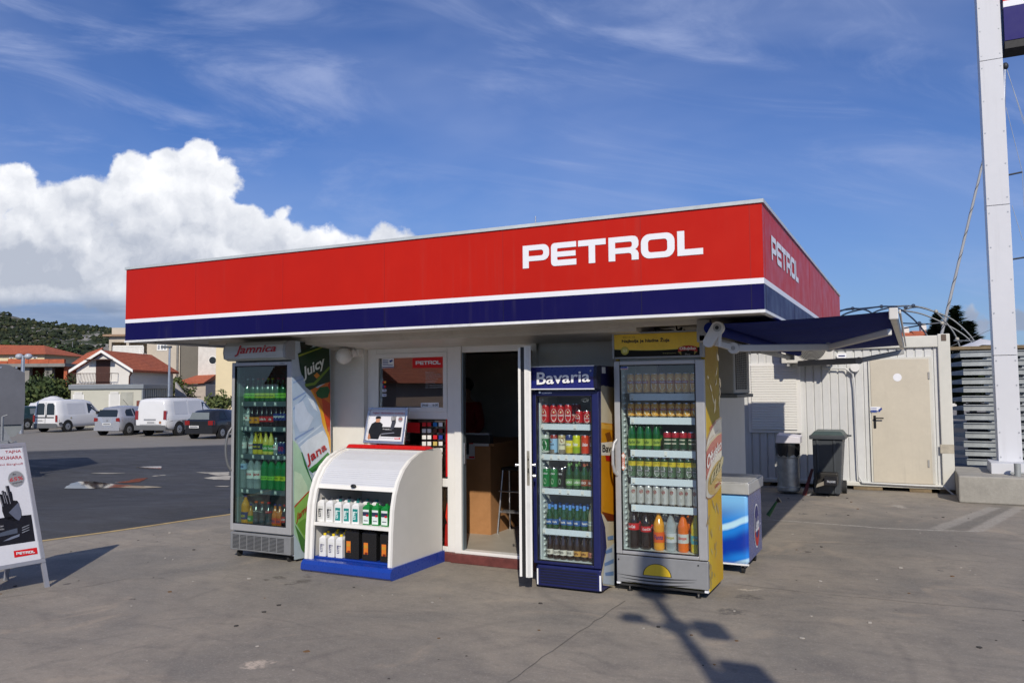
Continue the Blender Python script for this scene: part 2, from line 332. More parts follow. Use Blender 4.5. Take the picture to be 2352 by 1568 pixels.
g=MB(); asp=gmat('asphalt','asphalt'); con=gmat('worn_concrete','concrete')
xs=[-700,-400,-250,-150]+[-100+2*i for i in range(76)]+[60,100,200,500]; ys=[-200,-60,-20]+[-10+2*i for i in range(56)]+[120,160,250,400,700]
g.add([(x,y,gz(x,y)-.004) for y in ys for x in xs],[(j*len(xs)+i,j*len(xs)+i+1,(j+1)*len(xs)+i+1,(j+1)*len(xs)+i) for j in range(len(ys)-1) for i in range(len(xs)-1)],asp,True)
g.build('asphalt_ground',kind='structure')
def edgex(y): return -8.75+(y-5.82)*.2168
ap=MB(); yy=[-12+.5*i for i in range(58)]
bd=[(edgex(y)+.02*math.sin(y*3.1)+.012*math.sin(y*7.7),y) for y in yy]
ap.prism(bd+[(30,16.5),(30,-12)],lambda p,d:(p[0],p[1],d),-.08,.0,con); ap.build('concrete_pavement',kind='structure')
yel=mat('worn_yellow_paint',(.50,.36,.16),.8,var=.35,vs=6); yl=MB()
for i in range(len(yy)-1):
    y0,y1=yy[i],yy[i+1]; a=edgex(y0)+.02*math.sin(y0*3.1); b=edgex(y1)+.02*math.sin(y1*3.1)
    yl.poly([(a+.01,y0,.004),(a+.09,y0,.004),(b+.09,y1,.004),(b+.01,y1,.004)],yel)
yl.build('yellow_edge_line',kind='structure')
# joints and cracks of the concrete, light cement seams
def strip(name,pts,wd,m,z=.004,jit=.0,seed=1):
    r=random.Random(seed); q=[]
    for (a,b) in zip(pts[:-1],pts[1:]):
        n=max(2,int(math.dist(a,b)/.12))
        for i in range(n): t=i/n; q.append((a[0]+(b[0]-a[0])*t+r.uniform(-jit,jit),a[1]+(b[1]-a[1])*t+r.uniform(-jit,jit)))
    q.append(pts[-1]); mb=MB(); L=[];Rr=[]
    for i,p in enumerate(q):
        a=q[max(i-1,0)];b=q[min(i+1,len(q)-1)]; dx,dy=b[0]-a[0],b[1]-a[1]; l=math.hypot(dx,dy) or 1; k=wd*r.uniform(.5,1)/2
        L.append((p[0]-dy/l*k,p[1]+dx/l*k,z)); Rr.append((p[0]+dy/l*k,p[1]-dx/l*k,z))
    n=len(q); mb.add(L+Rr,[(i,i+1,n+i+1,n+i) for i in range(n-1)],m); mb.build(name,kind='structure')
dk=mat('crack_dirt',(.13,.12,.105),.95,var=.3,vs=20)
gp=lambda f,L:[tuple(PG(f(q))[:2]) for q in L]
strip('pavement_joint',gp(F4,[(1090,759),(1180,690),(1360,560),(1510,460),(1700,330)]),.007,dk,jit=.009)
strip('pavement_joint',gp(F5,[(230,900),(560,940),(900,975),(1500,1030),(2183,1090)]),.006,dk,jit=.010,seed=3)
strip('pavement_joint',gp(F3,[(-400,1110),(0,1050),(480,990),(760,935),(1000,930)]),.006,dk,jit=.006,seed=4)
def blotch(name,f,pts,m,z=.004,seed=2,fz=None,jit=.02,pz=0):
    r=random.Random(seed); P=[PG(f(q),pz) for q in pts]; mb=MB(); out=[]
    for a,b in zip(P,P[1:]+P[:1]):
        for i in range(4): t=i/4; out.append((a[0]+(b[0]-a[0])*t+r.uniform(-jit,jit),a[1]+(b[1]-a[1])*t+r.uniform(-jit,jit)))
    mb.tri([out],m,lambda p:(p[0],p[1],z+(fz(p[0],p[1]) if fz else 0))); return mb.build(name,kind='structure')
# loose grit, leaf scraps and specks lying on the slab
gr_=MB(); r=random.Random(77)
for _ in range(420):
    x=r.uniform(-8,4); y=r.uniform(1.2,13); 
    if x<edgex(y)+.2 or (y>5.8 and -6.3<x<-1.3 and y<10.9): continue
    s_=r.choice((.006,.008,.011,.018)); a=r.uniform(0,6.3); mm=[mat('grit_dark',(.05,.045,.04),.9),mat('grit_light',(.42,.39,.34),.9),mat('leaf_scrap',(.16,.09,.04),.9)][r.choice((0,0,1,1,2))]
    P_=[(x+s_*r.uniform(.6,1.3)*math.cos(a+k*1.256),y+s_*r.uniform(.6,1.3)*math.sin(a+k*1.256)) for k in range(5)]
    gr_.prism(P_,lambda p,d:(p[0],p[1],d),.0005,s_*.35,mm)
gr_.build('pavement_grit',kind='stuff',label='loose grit and leaf scraps scattered over the concrete pavement',cat='grit')
# puddles: horizontal sheets of water on the lot, and old paint strokes
water=mat('puddle_water',(.02,.022,.025),.03,spec=.8,var=0)
water.node_tree.nodes['Principled BSDF'].inputs['IOR'].default_value=1.33
pz=lambda x,y:0
for i,L in enumerate([[(390,384),(420,358),(480,343),(560,340),(640,352),(740,362),(900,370),(990,377),(880,382),(700,380),(520,386)],[(820,255),(870,252),(985,250),(975,262),(990,266),(900,262)],[(690,348),(770,340),(830,325),(900,320),(850,345),(760,352)]]):
    blotch('puddle',F3,L,water,z=-.436,seed=i+60,jit=.03,pz=-.44)
for i,L in enumerate([[(1195,286),(1290,287),(1395,284),(1395,304),(1330,306),(1260,294)],[(1240,320),(1300,312),(1395,307),(1395,333),(1300,330)],[(1310,371),(1395,368),(1395,374)],[(545,291),(650,289),(770,291),(660,296)],[(930,308),(1000,302),(1005,305),(940,311)]]):
    blotch('paint_splash',F3,L,mat('faded_road_paint',(.46,.42,.34),.8,var=.3,vs=4),z=-.437,seed=i+80,jit=.04,pz=-.44)
# ---------------- far hills ----------------
hm=gmat('hillside','hill'); hb=MB()
sil=[(-900,640),(-500,660),(-200,690),(0,712),(60,728),(110,737),(170,741),(230,745),(290,757),(380,780),(520,800),(700,830),(900,860)]
def hz(px):
    for (a,b),(c,d) in zip(sil[:-1],sil[1:]):
        if a<=px<=c: return b+(d-b)*(px-a)/(c-a)
    return sil[-1][1]
nr=26; HX=list(range(-900,901,12)); hv=[]
def hpt(px,t):
    D=230+330*t; top=(AT(px,hz(px),560)[2]); rr=random.Random(int(px)*7+int(t*nr)); base=-1
    k=t**.85; p=AT(px,890,D); z=base+(top-3.0-base)*k+(rr.uniform(-1.2,1.2)+2.5*math.sin(px*.03+t*9)*t*(1-t)) ; return (p[0],p[1],z)
for i in range(nr+1):
    for px in HX: hv.append(hpt(px,i/nr))
for px in HX: q=AT(px,890,640); hv.append((q[0],q[1],0))
n=len(HX); hb.add(hv,[(j*n+i,j*n+i+1,(j+1)*n+i+1,(j+1)*n+i) for j in range(nr+1) for i in range(n-1)],hm,True); hb.build('hill',kind='structure')
fol=[mat('foliage_dark',(.022,.040,.014),.8,var=.35,vs=.3),mat('foliage_mid',(.045,.072,.020),.8,var=.35,vs=.3),mat('foliage_light',(.09,.115,.03),.8,var=.3,vs=.5)]
sfol=[mat('scrub_dark',(.012,.021,.008),.9,var=.35,vs=.2),mat('scrub_mid',(.022,.032,.011),.9,var=.35,vs=.2),mat('scrub_olive',(.045,.050,.018),.9,var=.3,vs=.3)]
sc=MB(); r=random.Random(5)
ico=[(0,0,1)]+[(.894*math.cos(2*PI*i/5),.894*math.sin(2*PI*i/5),.447) for i in range(5)]+[(.894*math.cos(2*PI*(i+.5)/5),.894*math.sin(2*PI*(i+.5)/5),-.447) for i in range(5)]
icf=[(0,1+i,1+(i+1)%5) for i in range(5)]+[(1+i,6+i,1+(i+1)%5) for i in range(5)]+[(1+(i+1)%5,6+i,6+(i+1)%5) for i in range(5)]
for _ in range(22000):
    px=r.uniform(-700,700); t=r.random()**.7
    if math.sin(px*.021+t*7)+math.sin(px*.05-t*13)+math.sin(t*23+px*.013)>.55 and r.random()<.93: continue
    p=hpt(round(px/12)*12,round(t*nr)/nr); q=AT(px,890,230+330*t); s_=r.uniform(.55,1.35)
    sc.add([(q[0]+x*s_*r.uniform(.7,1.3),q[1]+y*s_*r.uniform(.7,1.3),p[2]+s_*.45+z*s_*r.uniform(.6,1.3)) for x,y,z in ico],icf,sfol[r.choice((0,0,1,1,2))])
sc.build('hillside_scrub',kind='stuff')
# ---------------- kiosk ----------------
N2=cvt(1250,1280,2.4758); C3=cvt(1450,1300,1.5686); C2=cvt(1180,1580,2.037); C1=cvt(880,1320,1.6); PT=cvt(2000,850,2352/1450.); A=cvt(2750,1150,2352/950.); C4=cvt(2080,1420,1.6); C5=cvt(2430,1300,1.4); K3=cvt(2850,1550,1.96); K4=cvt(3350,1150,1.65)
kiosk=thing('petrol_kiosk','low white petrol station kiosk with red and navy fascia round its flat roof','kiosk',(-4,9,0))
RX0,RX1,RY0,RY1=-7.13,-.87,5.55,11.97; ZB=2.155; ZT=2.905
m=MB()
WB=10.8; ZI=.10
# walls with opening for window/door
m.box(-6.1,-5.016,6.7,6.82,.0,2.16,offw)                    # left pier
m.box(-5.016,-3.1,6.70,6.82,2.06,2.16,offw)                 # lintel
m.box(-3.1,-1.98,6.80,6.92,0,2.16,offw)                     # right of the door
m.box(-6.1,-6.0,6.82,WB,0,2.16,offw); m.box(-2.08,-1.98,6.92,WB,0,2.16,offw); m.box(-6.0,-2.08,WB-.1,WB,0,2.16,offw)
m.box(-3.14,-3.10,6.74,6.80,.1,2.06,offw)
m.build('wall',kiosk)
m=MB(); inn=mat('interior_wall',(.66,.65,.61),.7,var=.05); flo=mat('vinyl_floor',(.36,.33,.28),.5,var=.12,vs=4)
m.box(-6.0,-2.08,6.83,WB-.1,ZI-.02,ZI,flo); m.build('floor',kiosk)
m=MB(); m.box(-5.98,-5.96,6.84,10.6,ZI,2.14,inn); m.box(-2.12,-2.09,6.93,10.6,ZI,2.14,inn); m.box(-5.9,-2.12,10.2,10.24,ZI,2.14,inn)
m.box(-3.62,-3.58,9.2,10.2,ZI,2.14,inn); m.build('interior_partition',kiosk)
m=MB(); m.box(-4.0,-3.1,6.70,6.81,.0,.085,mat('oxide_red_steel',(.13,.035,.03),.6,var=.35,vs=12)); m.box(-5.0,-4.0,6.72,6.81,0,.085,mat('oxide_red_steel')); m.build('threshold',kiosk,bevel=.006)
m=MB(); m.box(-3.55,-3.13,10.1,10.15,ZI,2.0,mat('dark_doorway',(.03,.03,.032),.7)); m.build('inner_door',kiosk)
# ceiling / soffit
sof=mat('soffit_metal',(.60,.57,.51),.4,metal=.1,streak=.2,var=.16,vs=1.2,bump=.12,bs=3)
m=MB(); m.box(RX0+.06,RX1-.06,RY0+.10,RY1-.06,2.166,2.19,sof); m.box(RX0+.5,RX1-.5,RY0+.62,RY0+.66,2.13,2.166,sof)
m.hexa([(RX0+.9,RY0+.66,2.10),(RX1-1.1,RY0+.66,2.10),(RX1-1.1,6.70,2.06),(RX0+.9,6.70,2.06)],[(RX0+.9,RY0+.66,2.165),(RX1-1.1,RY0+.66,2.165),(RX1-1.1,6.70,2.165),(RX0+.9,6.70,2.165)],sof)
m.build('soffit',kiosk)
roof=MB(); roof.box(RX0+.04,RX1-.04,RY0+.04,RY1-.04,2.20,2.80,mat('roof_sheet',(.4,.4,.4),.5)); rf=roof.build('roof',kiosk)
# fascia: horizontal bands as real cladding strips
def band(name,z0,z1,mm,e=0.,bev=.003):
    b=MB(); x0,x1,y0,y1=RX0-e,RX1+e,RY0-e,RY1+e; T=.04
    b.box(x0,x1,y0,y0+T,z0,z1,mm); b.box(x1-T,x1,y0+T,y1,z0,z1,mm); b.box(x0,x0+T,y0+T,y1,z0,z1,mm); b.box(x0+T,x1-T,y1-T,y1,z0,z1,mm); return b
redm=mat('fascia_red',(.48,.013,.004),.40,spec=.25,streak=.10,var=.07,vs=.6,bump=.12,bs=1.3); navm=mat('fascia_navy',(.005,.003,.065),.40,spec=.25,streak=.10,var=.08,vs=.6,bump=.12,bs=1.3)
fa=band('fascia',2.376,2.884,redm).build('fascia',kiosk)
band('s',2.338,2.376,pwhite,.002).build('white_stripe',fa); band('n',2.163,2.338,navm).build('navy_stripe',fa)
band('b',2.143,2.163,mat('trim_white',(.74,.74,.73),.35,var=.12,vs=1.5,streak=.35),.006).build('lower_trim',fa); band('c',2.884,2.909,mat('cap_flashing',(.56,.60,.60),.4,metal=.2,var=.12,vs=3),.012).build('cap_flashing',fa)
jm=mat('panel_joint',(.36,.010,.006),.6,var=0); jn=mat('panel_joint_navy',(.004,.003,.03),.6,var=0)
for x in (-6.15,-5.06,-3.95,-2.83,-1.72,-.955): MB().box(x,x+.004,RY0-.0015,RY0,2.377,2.883,jm).build('panel_joint',fa); MB().box(x,x+.004,RY0-.0015,RY0,2.164,2.337,jn).build('panel_joint',fa)
for y in (5.63,7.1,8.3,9.5,10.7): MB().box(RX1,RX1+.0015,y,y+.005,2.377,2.883,jm).build('panel_joint',fa); MB().box(RX1,RX1+.0015,y,y+.005,2.164,2.337,jn).build('panel_joint',fa)
# PETROL lettering
def rr(x0,y0,x1,y1,r,cs='1111',n=5):
    o=[]
    for k,(cx,cy,a) in enumerate([(x0,y0,180),(x1,y0,270),(x1,y1,0),(x0,y1,90)]):
        if cs[k]=='1' and r>0:
            sx=r if k in(0,3) else -r; sy=r if k in(0,1) else -r
            for i in range(n+1): t=math.radians(a+90*i/n); o.append((cx+sx+r*math.cos(t),cy+sy+r*math.sin(t)))
        else: o.append((cx,cy))
    return o
def glyph(c,w):
    v,h=.29,.25
    if c=='P': return [[(0,0),(v,0),(v,.30),(w-.30,.30)]+[(w-.30+.30*math.cos(t),.58-.28+.28+.28*math.sin(t)) for t in [math.radians(a) for a in(-70,-45,-20,0)]]+[(w,.72)]+[(w-.28+.28*math.cos(math.radians(a)),.72+.28*math.sin(math.radians(a))) for a in(20,45,70,90)]+[(0,1)],
        rr(v,.52,w-.28,.77,.10,'0110')]
    if c=='E': return [rr(0,0,w,1,.18,'1001')[:6]+[(w,0),(w,h),(v+.04,h),(v,h+.04),(v,.385),(w-.03,.385),(w-.03,.61),(v,.61),(v,.73),(v+.03,.76),(w,.76),(w,1)]+rr(0,0,w,1,.18,'1001')[8:]]
    if c=='T': return [[(w/2-.145,0),(w/2+.145,0),(w/2+.145,.75),(w,.75),(w,1),(0,1),(0,.75),(w/2-.145,.75)]]
    if c=='R': return [[(0,0),(v,0),(v,.30),(w-.42,.30),(w-.33,.27),(w-.30,.18),(w-.30,0),(w,0),(w,.26),(w-.05,.37),(w-.14,.43),(w-.05,.50),(w,.60),(w,.78),(w-.05,.91),(w-.13,.975),(w-.26,1),(0,1)],rr(v,.53,w-.28,.77,.09,'0110')]
    if c=='O': return [rr(0,0,w,1,.36,'1111',8),rr(.30,.24,w-.30,.76,.13)]
    return [[(0,0),(w,0),(w,.25),(v,.25),(v,1),(0,1)]]
PW=[('P',0,.16),('E',.171,.319),('T',.330,.487),('R',.502,.666),('O',.679,.856),('L',.870,1.0)]
def petrol(mb,o,ex,ey,w,h,m,dep=0):
    o=np.array(o,float);ex=np.array(ex,float);ey=np.array(ey,float)
    for c,a,b in PW:
        W_=(b-a)*w/h; fn=lambda p,A=a:o+ex*(A*w+p[0]*h)+ey*(p[1]*h); mb.tri(glyph(c,W_),m,fn)
L=MB(); petrol(L,(-2.655,RY0-.004,2.567),XA,ZA,1.385,.175,pwhite); L.build('lettering',fa)
L=MB(); petrol(L,(RX1+.004,5.90,2.548),YA,ZA,1.50,.175,pwhite); L.build('lettering',fa)
# antenna tip on the roof
mb=MB(); p=PY((1230,497),9.); mb.cyl((p[0],9,2.7),(p[0],9,p[2]),.008,alu); mb.build('roof_antenna',label='thin antenna tip poking above the kiosk roof edge',cat='antenna',loc=(p[0],9,2.8))
# ---- shop front frame
pvc=mat('white_pvc',(.74,.73,.70),.35,var=.05,vs=2,coat=.2)
fr=MB(); Y0,Y1=6.76,6.83
fr.box(-5.016,-4.905,Y0,Y1,.085,2.06,pvc); fr.box(-4.905,-4.065,Y0,Y1,2.0,2.06,pvc); fr.box(-4.905,-4.065,Y0,Y1,1.355,1.44,pvc); fr.box(-4.905,-4.065,Y0,Y1,.703,.783,pvc); fr.box(-4.905,-4.065,Y0,Y1,.085,.135,pvc); fr.box(-4.065,-3.975,Y0,Y1,.085,2.06,pvc)
fr.build('shopfront_frame',kiosk,bevel=.005)
glassk=clear('window_glass',(.62,.64,.64),.24)
def win(name,x0,x1,z0,z1,sash):
    w_=MB()
    if sash:
        for a in [(x0,x1,z1-.045,z1),(x0,x1,z0,z0+.045),(x0,x0+.045,z0+.045,z1-.045),(x1-.045,x1,z0+.045,z1-.045)]: w_.box(a[0],a[1],6.752,6.80,a[2],a[3],pvc)
    else:
        for a in [(x0,x1,z1-.012,z1),(x0,x1,z0,z0+.012),(x0,x0+.012,z0,z1),(x1-.012,x1,z0,z1)]: w_.box(a[0],a[1],6.779,6.80,a[2],a[3],black)
    o=w_.build(name,kiosk,bevel=.004 if sash else 0); gl=MB(); e=.045 if sash else 0
    gl.box(x0+e,x1-e,(6.768 if sash else 6.785),(6.773 if sash else 6.79),z0+e,z1-e,glassk); gl.build('pane',o); return o
w1=win('window',-4.92,-4.065,1.425,2.01,True); w2=win('window',-4.905,-4.065,.783,1.355,False); w3=win('window',-4.905,-4.065,.135,.703,False)
# stickers on the glass
YS=6.766
def stick(mb,f,pts,m,y=YS): mb.poly([PY(f(p),y) for p in pts],m)
def rq(x0,y0,x1,y1): return [(x0,y1),(x1,y1),(x1,y0),(x0,y0)]
st=MB(); stick(st,N2,[(990,475),(1304,470),(1304,361),(990,375)],pred); 
q=[PY(N2(p),YS-.002) for p in [(1022,442),(1268,434),(1268,399),(1022,406)]]; petrol(st,q[0],(1,0,0),ZA,q[1][0]-q[0][0],q[3][2]-q[0][2],pwhite); st.build('logo_sticker',w1); st=MB()
stick(st,N2,[(688,475),(806,472),(806,378),(688,382)],pwhite); bl=C('1d3c8c'); 
for i in range(4): stick(st,N2,rq(695,395+i*15,750-(i==3)*-45,401+i*15),bl,YS-.002)
stick(st,N2,[(760,402),(790,390),(796,405),(768,420)],bl,YS-.002); stick(st,N2,rq(690,462,805,471),bl,YS-.002); st.build('camera_notice',w1)
for i,(a,b) in enumerate([('d8201a','f0a020'),('1d4fa0','d02018')]):
    st=MB(); stick(st,N2,rq(692,600+i*45,732,628+i*45),C('20242c')); st.disc(PY(N2((704,614+i*45)),YS-.002),XA,ZA,.013,.012,C(a)); st.disc(PY(N2((719,614+i*45)),YS-.003),XA,ZA,.013,.012,C(b)); st.build('card_sticker',w1)
for i in range(2):
    st=MB(); stick(st,N2,rq(692,684+i*45,732,710+i*45),C('e8e8f0')); st.quadtext('VISA',[PY(N2(p),YS-.002) for p in rq(696,690+i*45,728,704+i*45)],bl,bold=.02,shear=.2); st.build('card_sticker',w1)
st=MB(); stick(st,N2,[(1073,862),(1250,862),(1250,815),(1073,818)],pwhite); st.quadtext('09:00 – 16:00',[PY(N2(p),YS-.002) for p in [(1083,854),(1242,852),(1242,828),(1083,831)]],black,bold=.015); st.build('opening_hours_sign',w1); st=MB()
for i,s_ in enumerate(['Petrol d.o.o.','Oreškovićeva 6h, Otok','10010 Zagreb, Hrvatska','BP Marina Tribunj','Jurjevgradska 2','22212 Tribunj','Tel: +385 (0)22 446 329','Faks: +385 (0)22 446 327']):
    y_=508+i*21.5; st.quadtext(s_,[PY(N2(p),YS) for p in [(1120,y_+17),(1120+len(s_)*7,y_+15),(1120+len(s_)*7,y_),(1120,y_+2)]],C('b8bcc0'))
st.build('address_lettering',w1)
YS=6.781; st=MB()
stick(st,C3,[(523,950),(545,950),(545,590),(523,590)],pred); st.build('red_strip',w2); st=MB(); stick(st,C3,[(280,672),(360,675),(360,612),(280,610)],pred)
for j in range(3):
    for i in range(3): stick(st,C3,rq(285+i*25,620+j*18,306+i*25,626+j*18),C('f2c8c0'),YS-.002)
st.build('red_notice',w2)
cl=[['c8242a','c8242a','1d6fb0','e8e8e8'],['e4e2dc','e4e2dc','5a3020','7a2020'],['e4e2dc','e4e2dc','c8242a','2a3a8a'],['e4e2dc','e4e2dc','c8b060','e4e2dc'],[None,None,None,'e4e2dc'],[None,None,None,'e4e2dc']]
for j,row in enumerate(cl):
    for i,h in enumerate(row):
        if h:
            st=MB(); stick(st,C3,rq((374,407,443,478)[i],610+j*40,(399,431,468,502)[i],635+j*40),C(h))
            if (i,j)==(2,0): stick(st,C3,rq(446,616,464,628),C('e8eef4'),YS-.002)
            if (i,j)==(3,0): st.disc(PY(C3((490,622)),YS-.002),XA,ZA,.022,.015,black)
            if (i,j) in((0,0),(1,0),(2,2)): a=(374,407,443)[i]; st.quadtext('M' if j else 'S',[PY(C3(p),YS-.002) for p in rq(a+6,616+j*40,a+19,629+j*40)],pwhite,bold=.03)
            st.build('card_sticker',w2)
st=MB(); 
stick(st,C3,[(515,1385),(550,1385),(549,1150),(530,1110),(545,1230),(520,1250)],C('9c1c14')); stick(st,C3,[(520,1200),(540,1270),(548,1180),(530,1110)],C('d0301c'),YS-.002); st.build('window_sticker',w3)
# ---- door frame and open leaf
df=MB(); drx=-3.905
df.box(-3.975,-3.90,6.74,6.84,.085,2.06,pvc); df.box(-3.14,-3.10,6.80,6.86,.085,2.0,pvc); df.box(-3.90,-3.10,6.76,6.84,2.0,2.06,pvc); df.box(-3.90,-3.10,6.74,6.84,.085,.115,pvc)
df.box(-3.90,-3.888,6.76,6.82,.115,2.0,mat('gasket_steel',(.2,.24,.27),.4,metal=.6)); dfo=df.build('door_frame',kiosk,bevel=.004)
hk=MB(); hk.box(-3.888,-3.878,6.77,6.80,.93,1.13,alu); hk.build('strike_plate',dfo)
# leaf frame of reference: hinge -> free end along the ray of the camera
hp=np.array([-3.185,6.76,0]); fe=np.array([-2.838,6.0,0]); ld=(fe-hp)/np.linalg.norm(fe-hp); ln=np.array([ld[1],-ld[0],0]); LW=np.linalg.norm(fe-hp)
def LP(a,b,z): p=hp+ld*a+ln*b; return (p[0],p[1],z)
def lbox(mb,a0,a1,b0,b1,z0,z1,m): mb.hexa([LP(a0,b0,z0),LP(a1,b0,z0),LP(a1,b1,z0),LP(a0,b1,z0)],[LP(a0,b0,z1),LP(a1,b0,z1),LP(a1,b1,z1),LP(a0,b1,z1)],m)
d=MB(); T=.028
for a in [(0,.09,.118,2.0),(LW-.09,LW,.118,2.0),(.09,LW-.09,.118,.26),(.09,LW-.09,1.87,2.0),(.09,LW-.09,.9,1.0)]: lbox(d,a[0],a[1],-T,T,a[2],a[3],pvc)
leaf=d.build('door_leaf',kiosk,bevel=.004)
d=MB(); lbox(d,.09,LW-.09,-.012,.012,.26,.9,glassk); lbox(d,.09,LW-.09,-.012,.012,1.0,1.87,glassk); d.build('pane',leaf)
d=MB(); lbox(d,LW,LW+.003,-.012,.014,.118,1.99,mat('alu_light',(.62,.62,.60),.5,metal=.2)); lbox(d,LW+.003,LW+.006,-.010,.012,.86,1.14,mat('lock_metal',(.5,.45,.35),.3,metal=1)); lbox(d,LW+.006,LW+.008,-.004,.006,.96,1.0,black); lbox(d,LW+.006,LW+.008,-.004,.006,1.06,1.08,black); d.build('lock_strip',leaf)
d=MB(); lbox(d,LW-.09,LW-.03,T,T+.03,.12,1.99,black); lbox(d,LW-.08,LW-.01,T+.03,T+.05,.125,1.985,pvc); d.build('outer_rail',leaf)
d=MB()
for s_ in(-1,1): d.cyl(LP(LW-.05,s_*.03,1.02),LP(LW-.05,s_*(.055 if s_<0 else .10),1.02),.010,alu); lbox(d,LW-.14,LW-.04,-.062 if s_<0 else .095,-.046 if s_<0 else .11,1.008,1.028,alu)
d.cyl(LP(LW-.05,-.035,.93),LP(LW-.05,-.06,.93),.016,alu); d.build('door_handle',leaf,bevel=.003)
# ---- wall lamp
lp=thing('wall_lamp','white glass globe lamp on the wall beside the left drinks fridge','lamp',(-5.12,6.7,2.03))
m=MB(); m.ball((-5.115,6.5,1.99),.085,mat('opal_glass',(.72,.71,.66),.25,var=.03,coat=.5),20,12); m.build('globe',lp)
m=MB(); m.cyl((-5.07,6.7,2.04),(-5.08,6.62,2.03),.05,white,n=16); m.cyl((-5.08,6.62,2.03),(-5.11,6.56,2.0),.045,white); m.build('bracket',lp)
# cable, and black box added for the dark gap by the yellow fridge
m=MB(); p=PY((1513,745),6.79); m.box(-1.965,-1.86,6.85,6.95,1.9,2.15,black); m.build('dark_gap_box',kiosk)
m=MB(); m.tube([(-1.75,6.6,2.16),(-1.74,6.6,2.12),(-1.70,6.6,2.14),(-1.72,6.6,2.10),(-1.68,6.6,2.12),(-1.71,6.58,2.08),(-1.705,6.6,2.0)],.008,black,6); m.build('loose_cable',kiosk)
# ---- interior things
wood=mat('beech_board',(.40,.20,.085),.5,var=.18,vs=2.2); woodd=mat('beech_board_side',(.33,.17,.075),.5,var=.15,vs=2.2)
cb=PG(C3((805,1315)),ZI); cx,cy=cb[0],cb[1]; topz=PY(C3((805,760)),cy)[2]
ct=thing('shop_counter','brown wooden shop counter seen through the open door','counter',(cx-.5,cy+.3,ZI))
m=MB(); m.box(cx-1.3,cx,cy,cy+.02,ZI,topz,wood); m.build('front_panel',ct); m=MB(); m.box(cx-.02,cx,cy+.02,cy+1.1,ZI,topz,woodd); m.build('side_panel',ct)
m=MB(); m.box(cx-1.3,cx+.03,cy+.02,cy+1.1,topz,topz+.03,woodd); m.box(cx-1.3,cx+.01,cy-.02,cy+.05,topz+.03,topz+.12,C('3a3a3c')); m.build('worktop',ct,bevel=.004)
m=MB(); m.poly([PY(C3(q_),cy-.004) for q_ in rq(620,675,704,838)],C('c8ccd0')); m.poly([PY(C3(q_),cy-.006) for q_ in rq(634,715,668,810)],C('20303c')); m.poly([PY(C3(q_),cy-.006) for q_ in rq(668,715,694,745)],pred); m.quadtext('Akcija!',[PY(C3(q_),cy-.006) for q_ in rq(630,684,672,706)],black); m.poly([PY(C3(q_),cy-.006) for q_ in rq(668,822,702,834)],pred)
m.build('shop_poster',label='white and red promotion poster on the counter front, left of the notice',cat='poster',loc=PY(C3((660,838)),cy))
m=MB(); m.poly([PY(C3(q_),cy-.004) for q_ in rq(704,677,792,758)],C('dcdce0'))
for i,s_ in enumerate(['ZABRANJENO','OBAVIJEST KUPCIMA','ODRICANJE','PRODAJA']): m.quadtext(s_,[PY(C3(q_),cy-.006) for q_ in rq(712,686+i*17,786-(i%2)*10,694+i*17)],C('30406a'))
m.build('paper_notice',label='white printed paper notice taped on the counter front',cat='notice',loc=PY(C3((748,758)),cy))
# stool
sx,sy=PG(C3((975,1300)),ZI)[:2]; stl=thing('metal_stool','folding chrome step stool standing inside beside the counter','stool',(sx,sy,ZI))
tz=.72
for (a,b) in((-.17,-.15),(.17,-.15),(-.17,.15),(.17,.15)):
    m=MB(); m.cyl((sx+a,sy+b,ZI),(sx+a*.8,sy+b*.5,tz+.06),.011,alu); m.build('leg',stl)
m=MB(); m.box(sx-.15,sx+.15,sy-.1,sy+.1,tz+.05,tz+.08,black); m.build('seat',stl,bevel=.01)
m=MB(); m.box(sx-.15,sx+.15,sy-.12,sy-.02,ZI+.22,ZI+.24,alu); m.build('step',stl); m=MB(); m.cyl((sx-.16,sy-.13,ZI+.45),(sx+.16,sy-.13,ZI+.45),.008,alu); m.build('crossbar',stl)
# goods shelf in the dark
gx=-2.75; gs=thing('display_shelf','dark display shelf with small goods inside the kiosk at the right','shelf',(gx,8.6,ZI))
m=MB(); m.box(gx-.4,gx+.4,8.8,8.84,ZI,1.8,mat('dark_panel',(.035,.035,.04),.6)); m.build('back_panel',gs)
for i in range(5):
    m=MB(); z=.35+i*.32; m.box(gx-.4,gx+.4,8.5,8.8,z,z+.02,mat('dark_panel')); m.build('shelf',gs)
rg=random.Random(11)
for i in range(5):
    for k in range(5):
        z=.37+i*.32; x=gx-.34+k*.16; m=MB(); hgt=rg.uniform(.1,.2); m.box(x-.05,x+.05,8.52,8.6,z,z+hgt,C(rg.choice(['8a1c1c','2a3c6a','c0c0b8','222222','c08020','206a3a']))); m.box(x-.04,x+.04,8.517,8.52,z+hgt*.4,z+hgt*.7,C('d8d8d0'))
        m.build('boxed_product',label=f'{ORD[k]} small packet from the left on the {ORD[4-i]} shelf from the top inside the kiosk',cat='packet',group='goods on the dark shelf in the kiosk',loc=(x,8.55,z))
